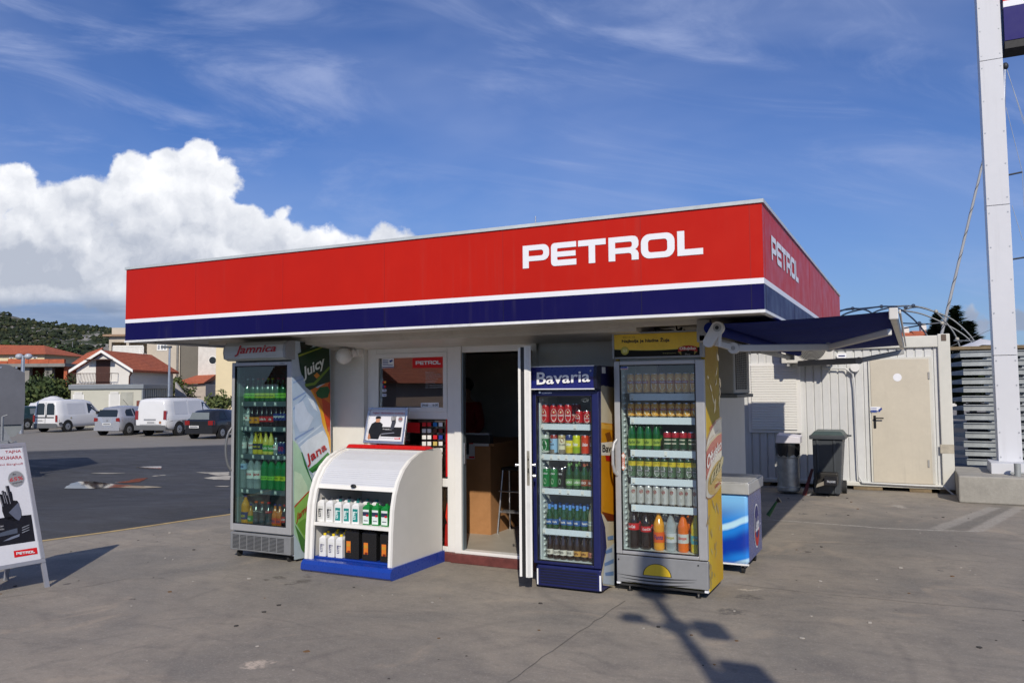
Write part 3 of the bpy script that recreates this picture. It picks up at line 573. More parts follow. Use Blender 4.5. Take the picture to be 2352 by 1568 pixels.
# ---- person in a red shirt behind the counter
def skin_obj(name,parent,verts,edges,radii,m,sub=2,root=0):
    me=bpy.data.meshes.new(name); o0=org(parent); me.from_pydata([tuple(np.array(v_,float)-o0) for v_ in verts],edges,[])
    o=bpy.data.objects.new(name,me); COL.objects.link(o); o.parent=parent; ORG[o.name]=o0
    sk=o.modifiers.new('skin','SKIN'); 
    for i,r_ in enumerate(radii):
        d_=me.skin_vertices[0].data[i]; d_.radius=r_ if isinstance(r_,tuple) else (r_,r_); d_.use_root=(i==root)
    sk.use_smooth_shade=True; s2=o.modifiers.new('sub','SUBSURF'); s2.levels=sub; s2.render_levels=sub; me.materials.append(m); return o
px_,py_=PG(C3((655,1310)),ZI)[0],cy+1.25; px_=PY(C3((648,700)),py_)[0]
per=thing('person','person in a red long-sleeved shirt standing behind the counter in the dark shop','person',(px_,py_,ZI))
skn=mat('skin',(.36,.20,.14),.55,var=.05); rs=mat('red_cloth',(.30,.012,.014),.85,var=.1)
B=lambda x,y,z:(px_+x,py_+y,z)
skin_obj('body',per,[B(0,0,1.0),B(0,0,1.2),B(0,.0,1.42),B(0,0,1.50),B(0,-.01,1.56),B(0,-.02,1.65),B(0,-.02,1.72),B(.1,0,.95),B(.11,0,.55),B(.11,.02,.17),B(.11,-.12,.13),B(-.1,0,.95),B(-.11,0,.55),B(-.11,.02,.17),B(-.11,-.12,.13),B(.17,0,1.44),B(.22,-.02,1.18),B(.16,-.22,1.06),B(.14,-.30,1.05),B(-.17,0,1.44),B(-.22,-.02,1.18),B(-.16,-.22,1.06),B(-.14,-.30,1.05)],
 [(0,1),(1,2),(2,3),(3,4),(4,5),(5,6),(0,7),(7,8),(8,9),(9,10),(0,11),(11,12),(12,13),(13,14),(2,15),(15,16),(16,17),(17,18),(2,19),(19,20),(20,21),(21,22)],
 [(.15,.11),(.14,.10),(.13,.1),.055,.065,.085,.075,.085,.06,.045,.035,.085,.06,.045,.035,.055,.045,.035,.03,.055,.045,.035,.03],skn)
skin_obj('shirt',per,[B(0,0,1.0),B(0,0,1.2),B(0,.0,1.40),B(0,0,1.47),B(.16,0,1.43),B(.225,-.02,1.18),B(.17,-.2,1.07),B(-.16,0,1.43),B(-.225,-.02,1.18),B(-.17,-.2,1.07)],[(0,1),(1,2),(2,3),(2,4),(4,5),(5,6),(2,7),(7,8),(8,9)],[(.18,.14),(.17,.13),(.165,.125),.07,.08,.065,.05,.08,.065,.05],rs)
m=MB(); m.ball(B(0,.0,1.70),.103,mat('dark_hair',(.02,.014,.01),.7),14,8,(1,1.05,.95)); m.build('hair',per)
m=MB(); [m.ball(B(s_*.035,-.10,1.655),.012,black,8,5) for s_ in(-1,1)]; m.ball(B(0,-.115,1.63),.016,skn,8,5,(1,1,1.4)); m.box(px_-.025,px_+.025,py_-.112,py_-.105,1.585,1.593,rs); m.build('face',per)
for s_ in(-1,1):
    m=MB(); hx,hy,hz=px_+s_*.14,py_-.33,1.04; m.ball((hx,hy,hz),.035,skn,8,6,(.9,1.2,.5))
    for k in range(4): m.cyl((hx-.024+.016*k,hy-.03,hz),(hx-.026+.0175*k,hy-.085-.008*(k in(1,2)),hz-.012),.009,skn,r1=.006,n=6)
    m.cyl((hx-s_*.03,hy,hz),(hx-s_*.055,hy-.04,hz),.010,skn,r1=.008,n=6); m.build('hand',per)
# ---------------- bottles and cans ----------------
lid=mat('can_lid',(.62,.62,.62),.25,metal=1,var=.05)
def liq(h,r=.08): return mat('bottle_'+h,h,r,spec=.7,var=.04,coat=.6)
pet=mat('clear_plastic_bottle',(.55,.62,.65),.06,var=.02,spec=.8,coat=.8,alpha=.42)
PROT={}
def wraptext(mb,s,r,z0,z1,a0,a1,m,**k):
    v,f,_=textgeo(s,**k)
    mb.add([((r)*math.sin(a0+(a1-a0)*x),-(r)*math.cos(a0+(a1-a0)*x),z0+(z1-z0)*y) for x,y in v],f,m)
def wrapell(mb,r,zc,rz,ra,m,n=16):
    mb.poly([(r*math.sin(ra*math.cos(2*PI*i/n)),-r*math.cos(ra*math.cos(2*PI*i/n)),zc+rz*math.sin(2*PI*i/n)) for i in range(n)],m)
def wrapq(mb,r,z0,z1,a0,a1,m,n=6):
    A=[a0+(a1-a0)*i/n for i in range(n+1)]
    mb.add([(r*math.sin(a),-r*math.cos(a),z) for z in(z0,z1) for a in A],[(i,i+1,n+2+i,n+1+i) for i in range(n)],m)
def can(kind,h,r,bands,deco):
    root=None; M_=MB(); L=[(r*.82,0,lid),(r*.96,.006,lid),(r,.014,lid)]
    prev=.014; pr=[(0,0.0,lid),(r*.82,0.0,lid),(r,.014,bands[0][1])]
    for zf,mm in bands: pass
    zs=[.014]+[.014+(h-.034)*zf for zf,_ in bands]
    pr=[(r*.82,0,lid)]
    for (z,(zf,mm)) in zip(zs[:-1],bands): pr.append((r,z,mm))
    pr+= [(r,h-.02,bands[-1][1]),(r*.86,h-.004,lid),(r*.84,h,lid),(r*.80,h-.004,lid),(0,h-.004,lid)]
    M_.lathe(pr,(0,0,0),14)
    PROT[kind]=('can',M_,deco,h,r)
def bottle(kind,h,r,glassm,capm,deco,fill=None,label=None,neck=.36,capr=.42,waist=0,bodyf=.52,short=False):
    M_=MB(); hb=h*bodyf; rn=r*neck
    pr=[(0,.001,glassm),(r*.85,0,glassm),(r,.012,glassm)]
    if waist: pr+=[(r,hb*.35,glassm),(r*(1-waist),hb*.55,glassm),(r,hb*.8,glassm)]
    pr+=[(r,hb,glassm),(r*.93,hb+(h-hb)*.12,glassm),(r*.62,hb+(h-hb)*.42,glassm),(rn,hb+(h-hb)*.62,glassm),(rn,h-.012,glassm)]
    M_.lathe(pr,(0,0,0),14)
    PROT[kind]=('bottle',M_,deco,h,r,rn,capm,fill)
def cl_(h,**k): return C(h,.35,var=.05,**k)
gold=mat('gold_can',(.74,.38,.06),.3,coat=.4,var=.05); creamc=cl_('ece6c8'); redl=cl_('a8201c')
def d_oz(mb,h,r):
    wrapell(mb,r+.0008,h*.48,h*.30,.78,creamc); wrapq(mb,r+.0014,h*.50,h*.64,-1.1,1.1,redl); wraptext(mb,'Ožujsko',r+.002,h*.52,h*.62,-.85,.85,pwhite,bold=.02)
can('gold_tall',.168,.033,[(1,gold)],d_oz); can('gold_short',.118,.033,[(1,gold)],d_oz)
gdk=cl_('0c3a20')
def d_beck(mb,h,r):
    wrapell(mb,r+.0008,h*.36,h*.25,.75,cl_('b8bcb8')); wrapell(mb,r+.0012,h*.36,h*.17,.5,cl_('788078')); wrapq(mb,r+.0016,h*.32,h*.41,-.85,.85,black); wraptext(mb,"BECK'S",r+.002,h*.335,h*.395,-.6,.6,pwhite,bold=.02); wraptext(mb,'GRATIS',r+.001,h*.70,h*.76,-.6,.6,cl_('3a5a20'))
can('green_yellow_can',.168,.033,[(.62,mat('silver_green',(.10,.18,.10),.3,metal=.4)),(.9,cl_('c8b428')),(1,gdk)],d_beck)
sil=mat('silver_can',(.62,.62,.60),.35,metal=.4,var=.04)
def d_st(mb,h,r): wrapq(mb,r+.0008,h*.60,h*.70,-.45,.45,cl_('8a3028')); wrapell(mb,r+.0006,h*.65,h*.12,.42,cl_('a08a78')); wraptext(mb,'STELLA',r+.0014,h*.63,h*.67,-.36,.36,pwhite); wrapell(mb,r+.0008,h*.3,h*.1,.2,cl_('a8a8a4'))
can('silver_can',.168,.033,[(1,sil)],d_st)
def d_gc(mb,h,r): wrapq(mb,r+.0008,h*.35,h*.62,-.9,.9,cl_('c8c4b0')); wrapq(mb,r+.0012,h*.42,h*.55,-.9,.9,gdk); wrapq(mb,r+.001,h*.9,h*.93,-1.4,1.4,redl)
can('dark_green_can',.150,.033,[(.78,gdk),(1,cl_('a82030'))],d_gc)
def d_kar(mb,h,r): wrapell(mb,r+.0008,h*.45,h*.33,.8,cl_('e0d8d0')); wrapell(mb,r+.0012,h*.45,h*.28,.68,cl_('b81c1c')); wraptext(mb,'Karlovačko',r+.0018,h*.40,h*.50,-.75,.75,pwhite,bold=.02); wrapell(mb,r+.0016,h*.60,h*.06,.22,cl_('d8c8a0'))
can('red_tall',.165,.033,[(1,cl_('b0141a'))],d_kar); can('red_short',.112,.033,[(1,cl_('b0141a'))],d_kar)
def d_h(txt,a,b):
    def f(mb,h,r): wrapell(mb,r+.0008,h*.45,h*.26,.75,cl_(a)); wraptext(mb,txt,r+.0016,h*.42,h*.52,-.7,.7,cl_(b),bold=.02)
    return f
can('can_star',.165,.033,[(.12,cl_('b8c0b8')),(.88,cl_('1c6a34')),(1,cl_('b8c0b8'))],d_h('Heineken','d8e0d8','145028'))
def d_pau(mb,h,r): wrapell(mb,r+.0008,h*.72,h*.13,.45,cl_('8a5a3c')); wraptext(mb,'PAULANER',r+.001,h*.45,h*.54,-.85,.85,cl_('2a3a5a'),bold=.02); wrapq(mb,r+.0006,h*.05,h*.25,-.9,.9,cl_('7a7468'))
can('can_blue_white',.165,.033,[(.9,cl_('90b8d8')),(1,cl_('8a2a20'))],d_pau); can('can_cream',.165,.033,[(.9,cl_('d8d4b8')),(1,cl_('b0a070'))],d_pau)
def d_un(mb,h,r): wraptext(mb,'Union',r+.001,h*.45,h*.62,-.7,.7,pwhite,bold=.03,shear=.25)
can('can_yellow',.165,.033,[(.35,cl_('c8b020')),(.8,cl_('d8cc40')),(1,cl_('2a3a70'))],d_un); can('can_lime',.165,.033,[(.4,cl_('8aa818')),(1,cl_('c8cc20'))],d_un)
can('can_orange',.165,.033,[(1,cl_('c83a10'))],d_un); can('can_maroon',.165,.033,[(1,cl_('6a1014'))],d_un)
def d_las(mb,h,r): wraptext(mb,'LAŠKO',r+.001,h*.70,h*.80,-.7,.7,pwhite,bold=.02); wrapell(mb,r+.0008,h*.36,h*.16,.42,cl_('8aa88a'))
can('can_green',.165,.033,[(1,cl_('147034'))],d_las); can('can_black',.165,.033,[(1,cl_('101412'))],d_las)
def d_rb(mb,h,r): wrapell(mb,r+.0008,h*.5,h*.18,.5,cl_('c82030'))
can('blue_silver_can',.125,.026,[(.5,cl_('203a80')),(1,cl_('1a2c6a'))],d_rb)
# bottles
def lab(z0,z1,m1,txt=None,tm=None,ang=PI,z2=None,**k):
    def f(mb,h,r):
        n=16; rr_=r+.0012
        mb.lathe([(rr_,h*z0,m1),(rr_,h*z1,m1)],(0,0,0),n)
        if txt: wraptext(mb,txt,r+.0022,h*(z0+(z1-z0)*.3),h*(z0+(z1-z0)*.75),-.8,.8,tm or pwhite,bold=.02,**k)
    return f
gpet=liq('0c5c2a'); gbt=mat('green_beer_glass',(.012,.07,.018),.06,spec=.9,coat=.8,var=.05); bbt=mat('brown_beer_glass',(.022,.009,.004),.06,spec=.9,coat=.8,var=.05)
cola=liq('1c0c08'); org_=liq('e07818'); ylw=liq('d8c030'); ora2=liq('d86a20')
CW,CR,CY,CO,CB=cl_('e8e8e4'),cl_('c82020'),cl_('e0c820'),cl_('d85a18'),cl_('1c2c78')
yg=cl_('b8cc30'); lg=cl_('8ad048')
bottle('green_soda_w',.235,.033,gpet,CW,lab(.16,.36,lg,'Jamnica',cl_('205a20'))); bottle('green_soda_r',.235,.033,gpet,CR,lab(.16,.36,yg,'Lemon',cl_('205a20'))); bottle('green_soda_y',.235,.033,gpet,CY,lab(.16,.36,yg,'Limun',cl_('205a20'))); bottle('green_soda_c',.235,.033,gpet,cl_('b01840'),lab(.16,.36,lg,'Jamnica',cl_('205a20')))
bottle('water_small',.225,.032,pet,cl_('c0d0e0'),lab(.25,.52,CW,'Jana',CR)); bottle('dark_soda_orange',.225,.031,cola,CY,lab(.15,.42,cl_('e09018'),'Orangina',CB)); bottle('dark_soda_red',.225,.031,cola,CR,lab(.22,.46,CR,'Cola',pwhite)); bottle('dark_soda_blue',.215,.030,cola,CB,lab(.3,.62,CB,'pepsi',pwhite))
bottle('lemon_small',.225,.032,ylw,CY,lab(.22,.48,cl_('2a3a50'),'Limun',CY)); bottle('lemon_tall',.230,.033,liq('e0d060'),CY,lab(.15,.42,cl_('5aa040'),'Sola',CW))
bottle('water_mini',.17,.027,pet,cl_('d0d8e0'),lab(.3,.6,CW,'Jana',CR))
bottle('water_large',.32,.043,pet,cl_('c0d0e0'),lab(.32,.58,CW,'Jana',CR),bodyf=.68); bottle('water_large_blue',.32,.043,pet,CB,lab(.60,.78,cl_('a8c0e0'),'Studena',CB),bodyf=.68)
bottle('green_large',.32,.043,liq('128040'),cl_('1c8040'),lab(.30,.42,lg,'Jamnica',cl_('205a20')),bodyf=.68); bottle('green_large_y',.32,.043,liq('128040'),cl_('1c8040'),lab(.30,.44,yg,'Sprite',cl_('205a20')),bodyf=.68)
bottle('orange_large',.30,.045,liq('e0981c'),CB,lab(.22,.46,cl_('203a70'),'Sinalco',CY),bodyf=.66); bottle('orange_small',.22,.032,liq('c08820'),CB,lab(.22,.48,cl_('3a8a3a'),'Sola',CW))
bottle('sport_grey',.25,.034,liq('4a4c50'),CO,lab(.58,.66,cl_('383838'),'Gatorade',CW),waist=.12,bodyf=.62,neck=.45); bottle('sport_grey_r',.25,.034,liq('4a4c50'),CR,lab(.58,.66,CR,'sport',CW),waist=.12,bodyf=.62,neck=.45)
bottle('fanta_small',.235,.034,liq('d87818'),CB,lab(.18,.44,cl_('d84818'),'Fanta',CB)); bottle('cola_small',.235,.033,cola,CR,lab(.28,.52,CR,'Coca-Cola',pwhite,shear=.2))
bottle('green_beer',.235,.031,gbt,cl_('c0c8b0'),lab(.14,.36,cl_('6a9a5a'),'LAŠKO',CW),neck=.40); bottle('green_beer_r',.235,.031,gbt,cl_('c0b0a0'),lab(.14,.36,cl_('8a4a34'),'LAŠKO',CW),neck=.40)
bottle('blue_neck_beer',.20,.028,gbt,cl_('5a90d8'),lab(.18,.40,cl_('2c5a98'),'Bavaria',CW),neck=.42); bottle('clear_beer',.225,.030,mat('clear_beer',(.42,.44,.28),.08,spec=.8,coat=.6,alpha=.7),cl_('b0b090'),lab(.20,.36,cl_('c0ccc0'),'Corona',CB),neck=.4)
bottle('black_stout',.235,.030,bbt,cl_('b0b0a8'),lab(.16,.34,cl_('d8d4c8'),'GUINNESS',black),neck=.42); bottle('brown_ale',.235,.031,bbt,cl_('6a5030'),lab(.16,.34,cl_('c89a50'),'Leffe',cl_('5a1c14')),neck=.42); bottle('brown_ale_red',.235,.031,bbt,cl_('6a3028'),lab(.16,.34,cl_('b07868'),'Leffe',cl_('5a1c14')),neck=.42)
bottle('radler_green',.255,.033,liq('0c5a28'),CY,lab(.14,.36,cl_('98b040'),'Radler',cl_('20501c')))
bottle('cola_large',.335,.046,cola,black,lab(.46,.62,cl_('c01820'),'Coca-Cola',pwhite,shear=.2),bodyf=.66,waist=.06); bottle('cola_large_r',.325,.044,cola,CR,lab(.44,.58,cl_('c01820'),'Coca-Cola',pwhite,shear=.2),bodyf=.66,waist=.06)
bottle('fanta_large',.325,.045,liq('e0981c'),CB,lab(.20,.46,cl_('d85a18'),'Fanta',CB),bodyf=.62,waist=.13); bottle('tonic_large',.33,.044,pet,CY,lab(.22,.44,cl_('c0c4c8'),'Schweppes',cl_('b0a010')),bodyf=.6)
bottle('tangerine_large',.33,.044,liq('e06a14'),CY,lab(.22,.44,cl_('c8c8c4'),'Schweppes',CR),bodyf=.6); bottle('lemon_large',.33,.044,liq('d8c838'),CY,lab(.22,.42,cl_('5ab0b0'),'Schweppes',CY),bodyf=.6)
DESC={'gold_tall':'tall golden beer can','gold_short':'short golden beer can','green_yellow_can':'green and yellow beer can','silver_can':'silver beer can','dark_green_can':'dark green can with red top','red_tall':'tall red beer can','red_short':'short red beer can','can_star':'green can with pale oval','can_blue_white':'light blue can','can_cream':'cream can','can_yellow':'yellow can with blue top','can_lime':'lime yellow can','can_orange':'orange can','can_maroon':'maroon can','can_green':'green beer can','can_black':'black beer can','blue_silver_can':'slim blue can',
'green_soda_w':'green bottle with white cap','green_soda_r':'green bottle with red cap','green_soda_y':'green bottle with yellow cap','green_soda_c':'green bottle with crimson cap','water_small':'small clear water bottle','dark_soda_orange':'dark bottle with orange label','dark_soda_red':'dark bottle with red label','dark_soda_blue':'dark bottle with blue label','lemon_small':'lemon drink bottle with dark label','lemon_tall':'lemon drink bottle with green label','water_mini':'tiny clear water bottle','water_large':'large clear water bottle','water_large_blue':'large clear bottle with blue label','green_large':'large green bottle','green_large_y':'large green bottle with yellow label','orange_large':'large orange drink bottle','orange_small':'small orange drink bottle','sport_grey':'grey sports bottle with orange cap','sport_grey_r':'grey sports bottle with red cap','fanta_small':'orange soda bottle','cola_small':'small cola bottle',
'green_beer':'green beer bottle with green label','green_beer_r':'green beer bottle with brown label','blue_neck_beer':'small green beer bottle with blue neck','clear_beer':'clear beer bottle','black_stout':'black beer bottle with white label','brown_ale':'brown beer bottle with gold label','brown_ale_red':'brown beer bottle with pink label','radler_green':'green bottle with yellow cap','cola_large':'large cola bottle with black cap','cola_large_r':'large cola bottle with red cap','fanta_large':'large orange soda bottle with waist','tonic_large':'large clear tonic bottle','tangerine_large':'large tangerine soda bottle','lemon_large':'large pale yellow soda bottle'}
def make_item(kind,label,group,loc,rz=0):
    pr=PROT[kind]; key='proto_'+kind
    if key not in PROT:
        nm='drink_can' if pr[0]=='can' else 'drink_bottle'
        o=pr[1].build(nm,loc=(0,0,0)); d=MB(); pr[2](d,pr[3],pr[4]); d.build('label',o)
        if pr[0]=='bottle':
            c=MB(); h,rn,cm=pr[3],pr[5],pr[6]; c.lathe([(rn*1.15,h-.016,cm),(rn*1.15,h,cm),(0,h+.0005,cm)],(0,0,0),12); c.build('cap',o)
            if 'blue_neck' in kind or 'stout' in kind or kind.startswith('green_beer') :
                c=MB(); mm={'blue_neck_beer':cl_('5a90d8'),'black_stout':cl_('c8c8c0'),'green_beer':cl_('6a9a5a'),'green_beer_r':cl_('a05a48')}[kind]; c.lathe([(rn+.0012,h*.80,mm),(rn+.0012,h*.92,mm)],(0,0,0),12); c.build('neck_label',o)
        PROT[key]=o
    else: o=copy_tree(PROT[key])
    o.location=loc; o.rotation_euler=(0,0,rz); tag(o,label,'can' if pr[0]=='can' else 'bottle',group); return o
def fill_row(rows,xs,y,z,kinds,where,group,dy=.0,back=False,seed=0):
    r=random.Random(seed+int(z*100)); cnt={}
    tot={}
    for k in kinds: tot[k]=tot.get(k,0)+1
    for x,k in zip(xs,kinds):
        if k is None: continue
        cnt[k]=cnt.get(k,0)+1
        pre=('rear ' if back else '')+DESC[k]
        lab_=(f'{ORD[cnt[k]-1]} {pre} from left, {where}' if tot[k]>1 else f'{pre}, {where}')
        make_item(k,lab_,group,(x,y+dy+r.uniform(-.006,.006),z),r.uniform(-.5,.5))
# ---------------- glass door drinks fridges ----------------
fglass=clear('fridge_glass',(.94,.97,.965),.10); jglass=clear('fridge_glass_dark',(.72,.82,.80),.11)
def fridge(name,label,x0,x1,y0,y1,h,hz,dz0,dz1,gx0,gx1,gz0,gz1,fm,bodym,innm,glm,zb=.06,bkm=None):
    t=thing(name,label,'fridge',((x0+x1)/2,(y0+y1)/2,0))
    m=MB(); m.box(x0,x0+.03,y0+.05,y1,zb,h,bodym); m.box(x1-.03,x1,y0+.05,y1,zb,h,bodym); m.box(x0+.03,x1-.03,y0+.06,y1,h-.03,h,bodym); m.box(x0+.03,x1-.03,y1-.03,y1,zb,h-.03,bodym); m.box(x0+.03,x1-.03,y0+.06,y1-.03,zb,dz0+.01,bodym)
    m.build('cabinet',t,bevel=.004)
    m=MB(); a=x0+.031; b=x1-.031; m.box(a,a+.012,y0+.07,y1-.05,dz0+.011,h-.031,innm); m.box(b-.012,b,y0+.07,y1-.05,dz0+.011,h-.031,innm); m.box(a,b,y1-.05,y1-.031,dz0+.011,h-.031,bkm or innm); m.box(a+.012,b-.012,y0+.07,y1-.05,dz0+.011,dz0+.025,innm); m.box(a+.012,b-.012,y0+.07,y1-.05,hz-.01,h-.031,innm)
    for i in range(int((hz-dz0)/.045)): m.box(a+.012,a+.022,y0+.12,y0+.16,dz0+.04+i*.045,dz0+.055+i*.045,innm); m.box(b-.022,b-.012,y0+.12,y0+.16,dz0+.04+i*.045,dz0+.055+i*.045,innm)
    m.build('liner',t)
    m=MB()
    for q_ in [(x0,gx0,dz0,dz1),(gx1,x1,dz0,dz1),(gx0,gx1,dz0,gz0),(gx0,gx1,gz1,dz1)]: m.box(q_[0],q_[1],y0,y0+.05,q_[2],q_[3],fm)
    dr=m.build('door_frame',t,bevel=.006)
    m=MB(); 
    for q_ in [(gx0,gx0+.007,gz0,gz1),(gx1-.007,gx1,gz0,gz1),(gx0,gx1,gz0,gz0+.007),(gx0,gx1,gz1-.007,gz1)]: m.box(q_[0],q_[1],y0-.001,y0+.02,q_[2],q_[3],black)
    m.build('gasket',dr)
    m=MB(); m.box(gx0+.006,gx1-.006,y0+.012,y0+.017,gz0+.006,gz1-.006,glm); m.build('glass_pane',dr)
    return t,dr
def shelf(t,x0,x1,y0,y1,z,rail,tags,tm,ph=.045,prices=None):
    m=MB(); w_=mat('shelf_wire',(.62,.65,.66),.4,metal=.3)
    n=int((x1-x0)/.03); m.box(x0,x1,y0+.006,y0+.014,z-.008,z,w_); m.box(x0,x1,y1-.01,y1,z-.008,z,w_)
    for i in range(n+1): m.box(x0+(x1-x0-.004)*i/n,x0+(x1-x0-.004)*i/n+.004,y0+.014,y1-.01,z-.005,z-.001,w_)
    s_=m.build('shelf',t); m=MB(); m.box(x0,x1,y0,y0+.006,z-ph,z+.004,rail); rl=m.build('price_rail',s_)
    m=MB()
    for a in tags: m.box(a,a+.026,y0-.002,y0-.0005,z-ph+.006,z-.004,tm); m.box(a+.004,a+.020,y0-.003,y0-.002,z-ph+.009,z-ph+.013,black)
    if tags: tg=m.build('price_tag',s_); tg['kind']='stuff' if len(tags)>100 else 'part'; del tg['kind']
innw=mat('fridge_liner',(.66,.72,.72),.35,var=.04); railw=mat('rail_white',(.70,.78,.84),.3,var=.04,coat=.4); tagw=C('e6e6e2')
silv=mat('silver_frame',(.43,.43,.43),.4,metal=.35,var=.06)
# --- left fridge
JX0,JX1,JY=-6.155,-5.368,6.03
jt,jd=fridge('drinks_fridge','tall grey glass-door fridge of soft drinks at the left end of the kiosk front',JX0,JX1,JY,6.60,2.125,1.93,.265,1.93,-6.115,-5.435,.335,1.893,silv,mat('fridge_panel',(.60,.64,.68),.3,var=.05,coat=.5),mat('liner_grey',(.22,.28,.28),.4,var=.05),jglass)
m=MB(); pr=[(5.99,1.945),(5.935,1.965),(5.925,2.03),(5.935,2.09),(5.97,2.125),(6.06,2.13),(6.06,1.945)]
hdm=mat('header_silver',(.52,.55,.55),.35,metal=.25,var=.06)
m.prism(pr,lambda p,d:(d,p[0],p[1]),JX0-.005,JX1-.025,hdm); hd=m.build('header_sign',jt)
m=MB(); m.prism([(a+(a-6.0)*.06,b) for a,b in pr],lambda p,d:(d,p[0],p[1]),JX1-.025,JX1+.006,mat('header_cap',(.30,.32,.34),.4)); m.build('end_cap',hd); m=MB(); m.prism([(a+(a-6.0)*.06,b) for a,b in pr],lambda p,d:(d,p[0],p[1]),JX0-.012,JX0-.004,mat('header_cap')); m.build('end_cap',hd)
m=MB(); yy_=5.922; jr=cl_('a8141c'); m.quadtext('Jamnica',[PY(C1(q_),yy_) for q_ in [(93,170),(357,150),(359,90),(95,100)]],jr,bold=.02,shear=.28); m.quadtext('www.jamnica.hr',[PY(C1(q_),yy_) for q_ in [(290,166),(360,164),(360,158),(290,160)]],cl_('505050'))
m.build('lettering',hd)
m=MB(); gr=mat('grille_grey',(.22,.225,.23),.45,metal=.2); m.box(JX0+.01,JX1-.0,JY-.005,JY+.06,.075,.25,gr); gl=m.build('grille',jt,bevel=.008)
m=MB()
for i in range(11):
    for k in range(7): 
        z=.095+i*.0125; x=-6.11+k*.096; m.box(x,x+.085,JY-.0065,JY-.005,z,z+.006,black)
m.build('vent_slots',gl)
m=MB(); m.tube([(-6.150-.030*math.sin(PI*i/10)**.6,JY+.005-.05*math.sin(PI*i/10)**.6,.85+.43*i/10) for i in range(11)],.012,mat('handle_grey',(.16,.165,.17),.4,metal=.3),10); m.build('door_handle',jd)
for (a,b) in((-6.09,6.10),(-5.44,6.10),(-5.44,6.5),(-6.09,6.5)):
    m=MB(); m.cyl((a-.012,b,.032),(a+.012,b,.032),.032,rubber,n=14); m.box(a-.015,a+.015,b-.015,b+.015,.05,.075,steel); m.build('wheel',jt)
m=MB(); m.cyl((-5.80,JY-.004,1.912),(-5.80,JY,1.912),.008,alu,n=8); m.quadtext('Uğur',[(-5.52,JY-.002,1.905),(-5.46,JY-.002,1.905),(-5.46,JY-.002,1.918),(-5.52,JY-.002,1.918)],C('303438')); m.build('maker_mark',jd)
# side panel artwork (flat printed panel)
SX=JX1+.0015
def art(mb,pts,m,lv,x=SX,f=C1): mb.tri([[tuple(p) for p in pts]],m,lambda p:PX(f(p),x+lv*.0012))
am=MB(); cA=lambda h,**k:mat('print_'+h,h,.35,var=.10,vs=9,coat=.5)
art(am,[(457,65),(705,95),(712,800),(706,1440),(600,1445),(474,1468)],cA('b8c8d4'),0)
art(am,[(560,350),(625,370),(706,320),(706,570),(709,790),(690,740),(655,600),(605,430)],cA('d87018'),1)
art(am,[(560,350),(600,400),(660,520),(690,640),(709,700),(709,790),(690,740),(655,600),(605,430)],cA('e8a828'),2)
art(am,[(650,430),(706,470),(706,640),(690,650),(665,540)],cA('c84414'),2)
art(am,[(690,350),(706,330),(706,420)],cA('b83410'),2)
art(am,[(498,150),(560,120),(660,92),(700,115),(705,330),(640,350),(575,385),(545,360),(515,260)],cA('0e3418'),3)
art(am,[(512,75),(592,80),(594,105),(520,145)],cA('081c10'),3)
art(am,[(500,160),(560,140),(660,104),(692,112),(694,120),(660,112),(562,148),(502,172)],cA('8a9a30'),4)
art(am,[(540,345),(600,335),(700,230),(704,245),(610,350),(548,362)],cA('6a8a20'),4)
art(am,[(613,400),(640,365),(690,360),(704,385),(690,430),(650,438),(622,425)],cA('145a20'),4)
art(am,[(600,290),(620,270),(640,290),(618,310)],cA('d88a20'),5)
# pale water bottle
art(am,[(460,305),(528,288),(545,330),(548,385),(570,405),(610,440),(640,520),(655,600),(690,690),(708,800),(690,860),(600,935),(572,900),(520,770),(485,690),(470,600),(464,420)],cA('a8bed8'),4)
for (a,b,c_) in [((466,330),(530,305),'8eaad2'),((466,440),(548,392),'7c96c6'),((468,500),(550,410),'86a0c8'),((478,690),(600,620),'8098c4'),((500,720),(650,600),'c8d8ea')]:
    art(am,[a,b,(b[0]+2,b[1]+10),(a[0]+2,a[1]+12)],cA(c_),5)
art(am,[(480,480),(530,450),(560,520),(600,560),(560,640),(510,650),(480,580)],cA('c0d0e6'),5.4); art(am,[(560,430),(600,450),(625,520),(600,500)],cA('d8e4f2'),5.6)
art(am,[(512,745),(560,700),(660,640),(690,690),(707,790),(690,850),(600,930),(570,880)],cA('d8e2ee'),6)
art(am,[(566,890),(620,850),(690,780),(706,800),(704,830),(640,880),(590,912)],cA('3a8a3c'),7); art(am,[(580,900),(640,858),(700,812),(700,832),(640,882),(592,912)],cA('1c6428'),8)
# green glass bottle
art(am,[(468,702),(495,730),(520,780),(545,860),(565,920),(582,960),(600,1000),(620,1440),(552,1440),(474,1300)],cA('a8ccb0'),9)
art(am,[(520,780),(526,780),(550,850),(572,918),(590,962),(586,968),(562,915),(540,860)],cA('1c6a34'),10)
art(am,[(476,900),(520,920),(560,1000),(560,1060),(500,1100),(476,1110)],cA('c4dcc0'),10)
art(am,[(476,1130),(560,1040),(640,980),(640,1380),(540,1335),(482,1230)],cA('88b858'),11)
art(am,[(476,1125),(560,1035),(640,970),(640,978),(562,1043),(476,1137)],cA('b83a20'),12); art(am,[(495,1240),(530,1210),(600,1180),(600,1290),(535,1310)],cA('6a9c3c'),12)
art(am,[(478,1240),(540,1335),(620,1380),(620,1445),(560,1445),(520,1400)],cA('4a7a3a'),12)
am.quadtext('Juicy',[PX(C1(q_),SX+.012) for q_ in [(535,330),(675,245),(665,160),(530,240)]],cA('e4ece4'),bold=.025)
am.quadtext('Jana',[PX(C1(q_),SX+.014) for q_ in [(562,878),(690,775),(672,712),(548,800)]],cA('b0141c'),bold=.02)
am.quadtext('Jamnica',[PX(C1(q_),SX+.018) for q_ in [(487,1240),(610,1120),(604,1060),(484,1180)]],cA('b01c1c'),bold=.01,shear=.25)
am.build('printed_side_panel',jt)
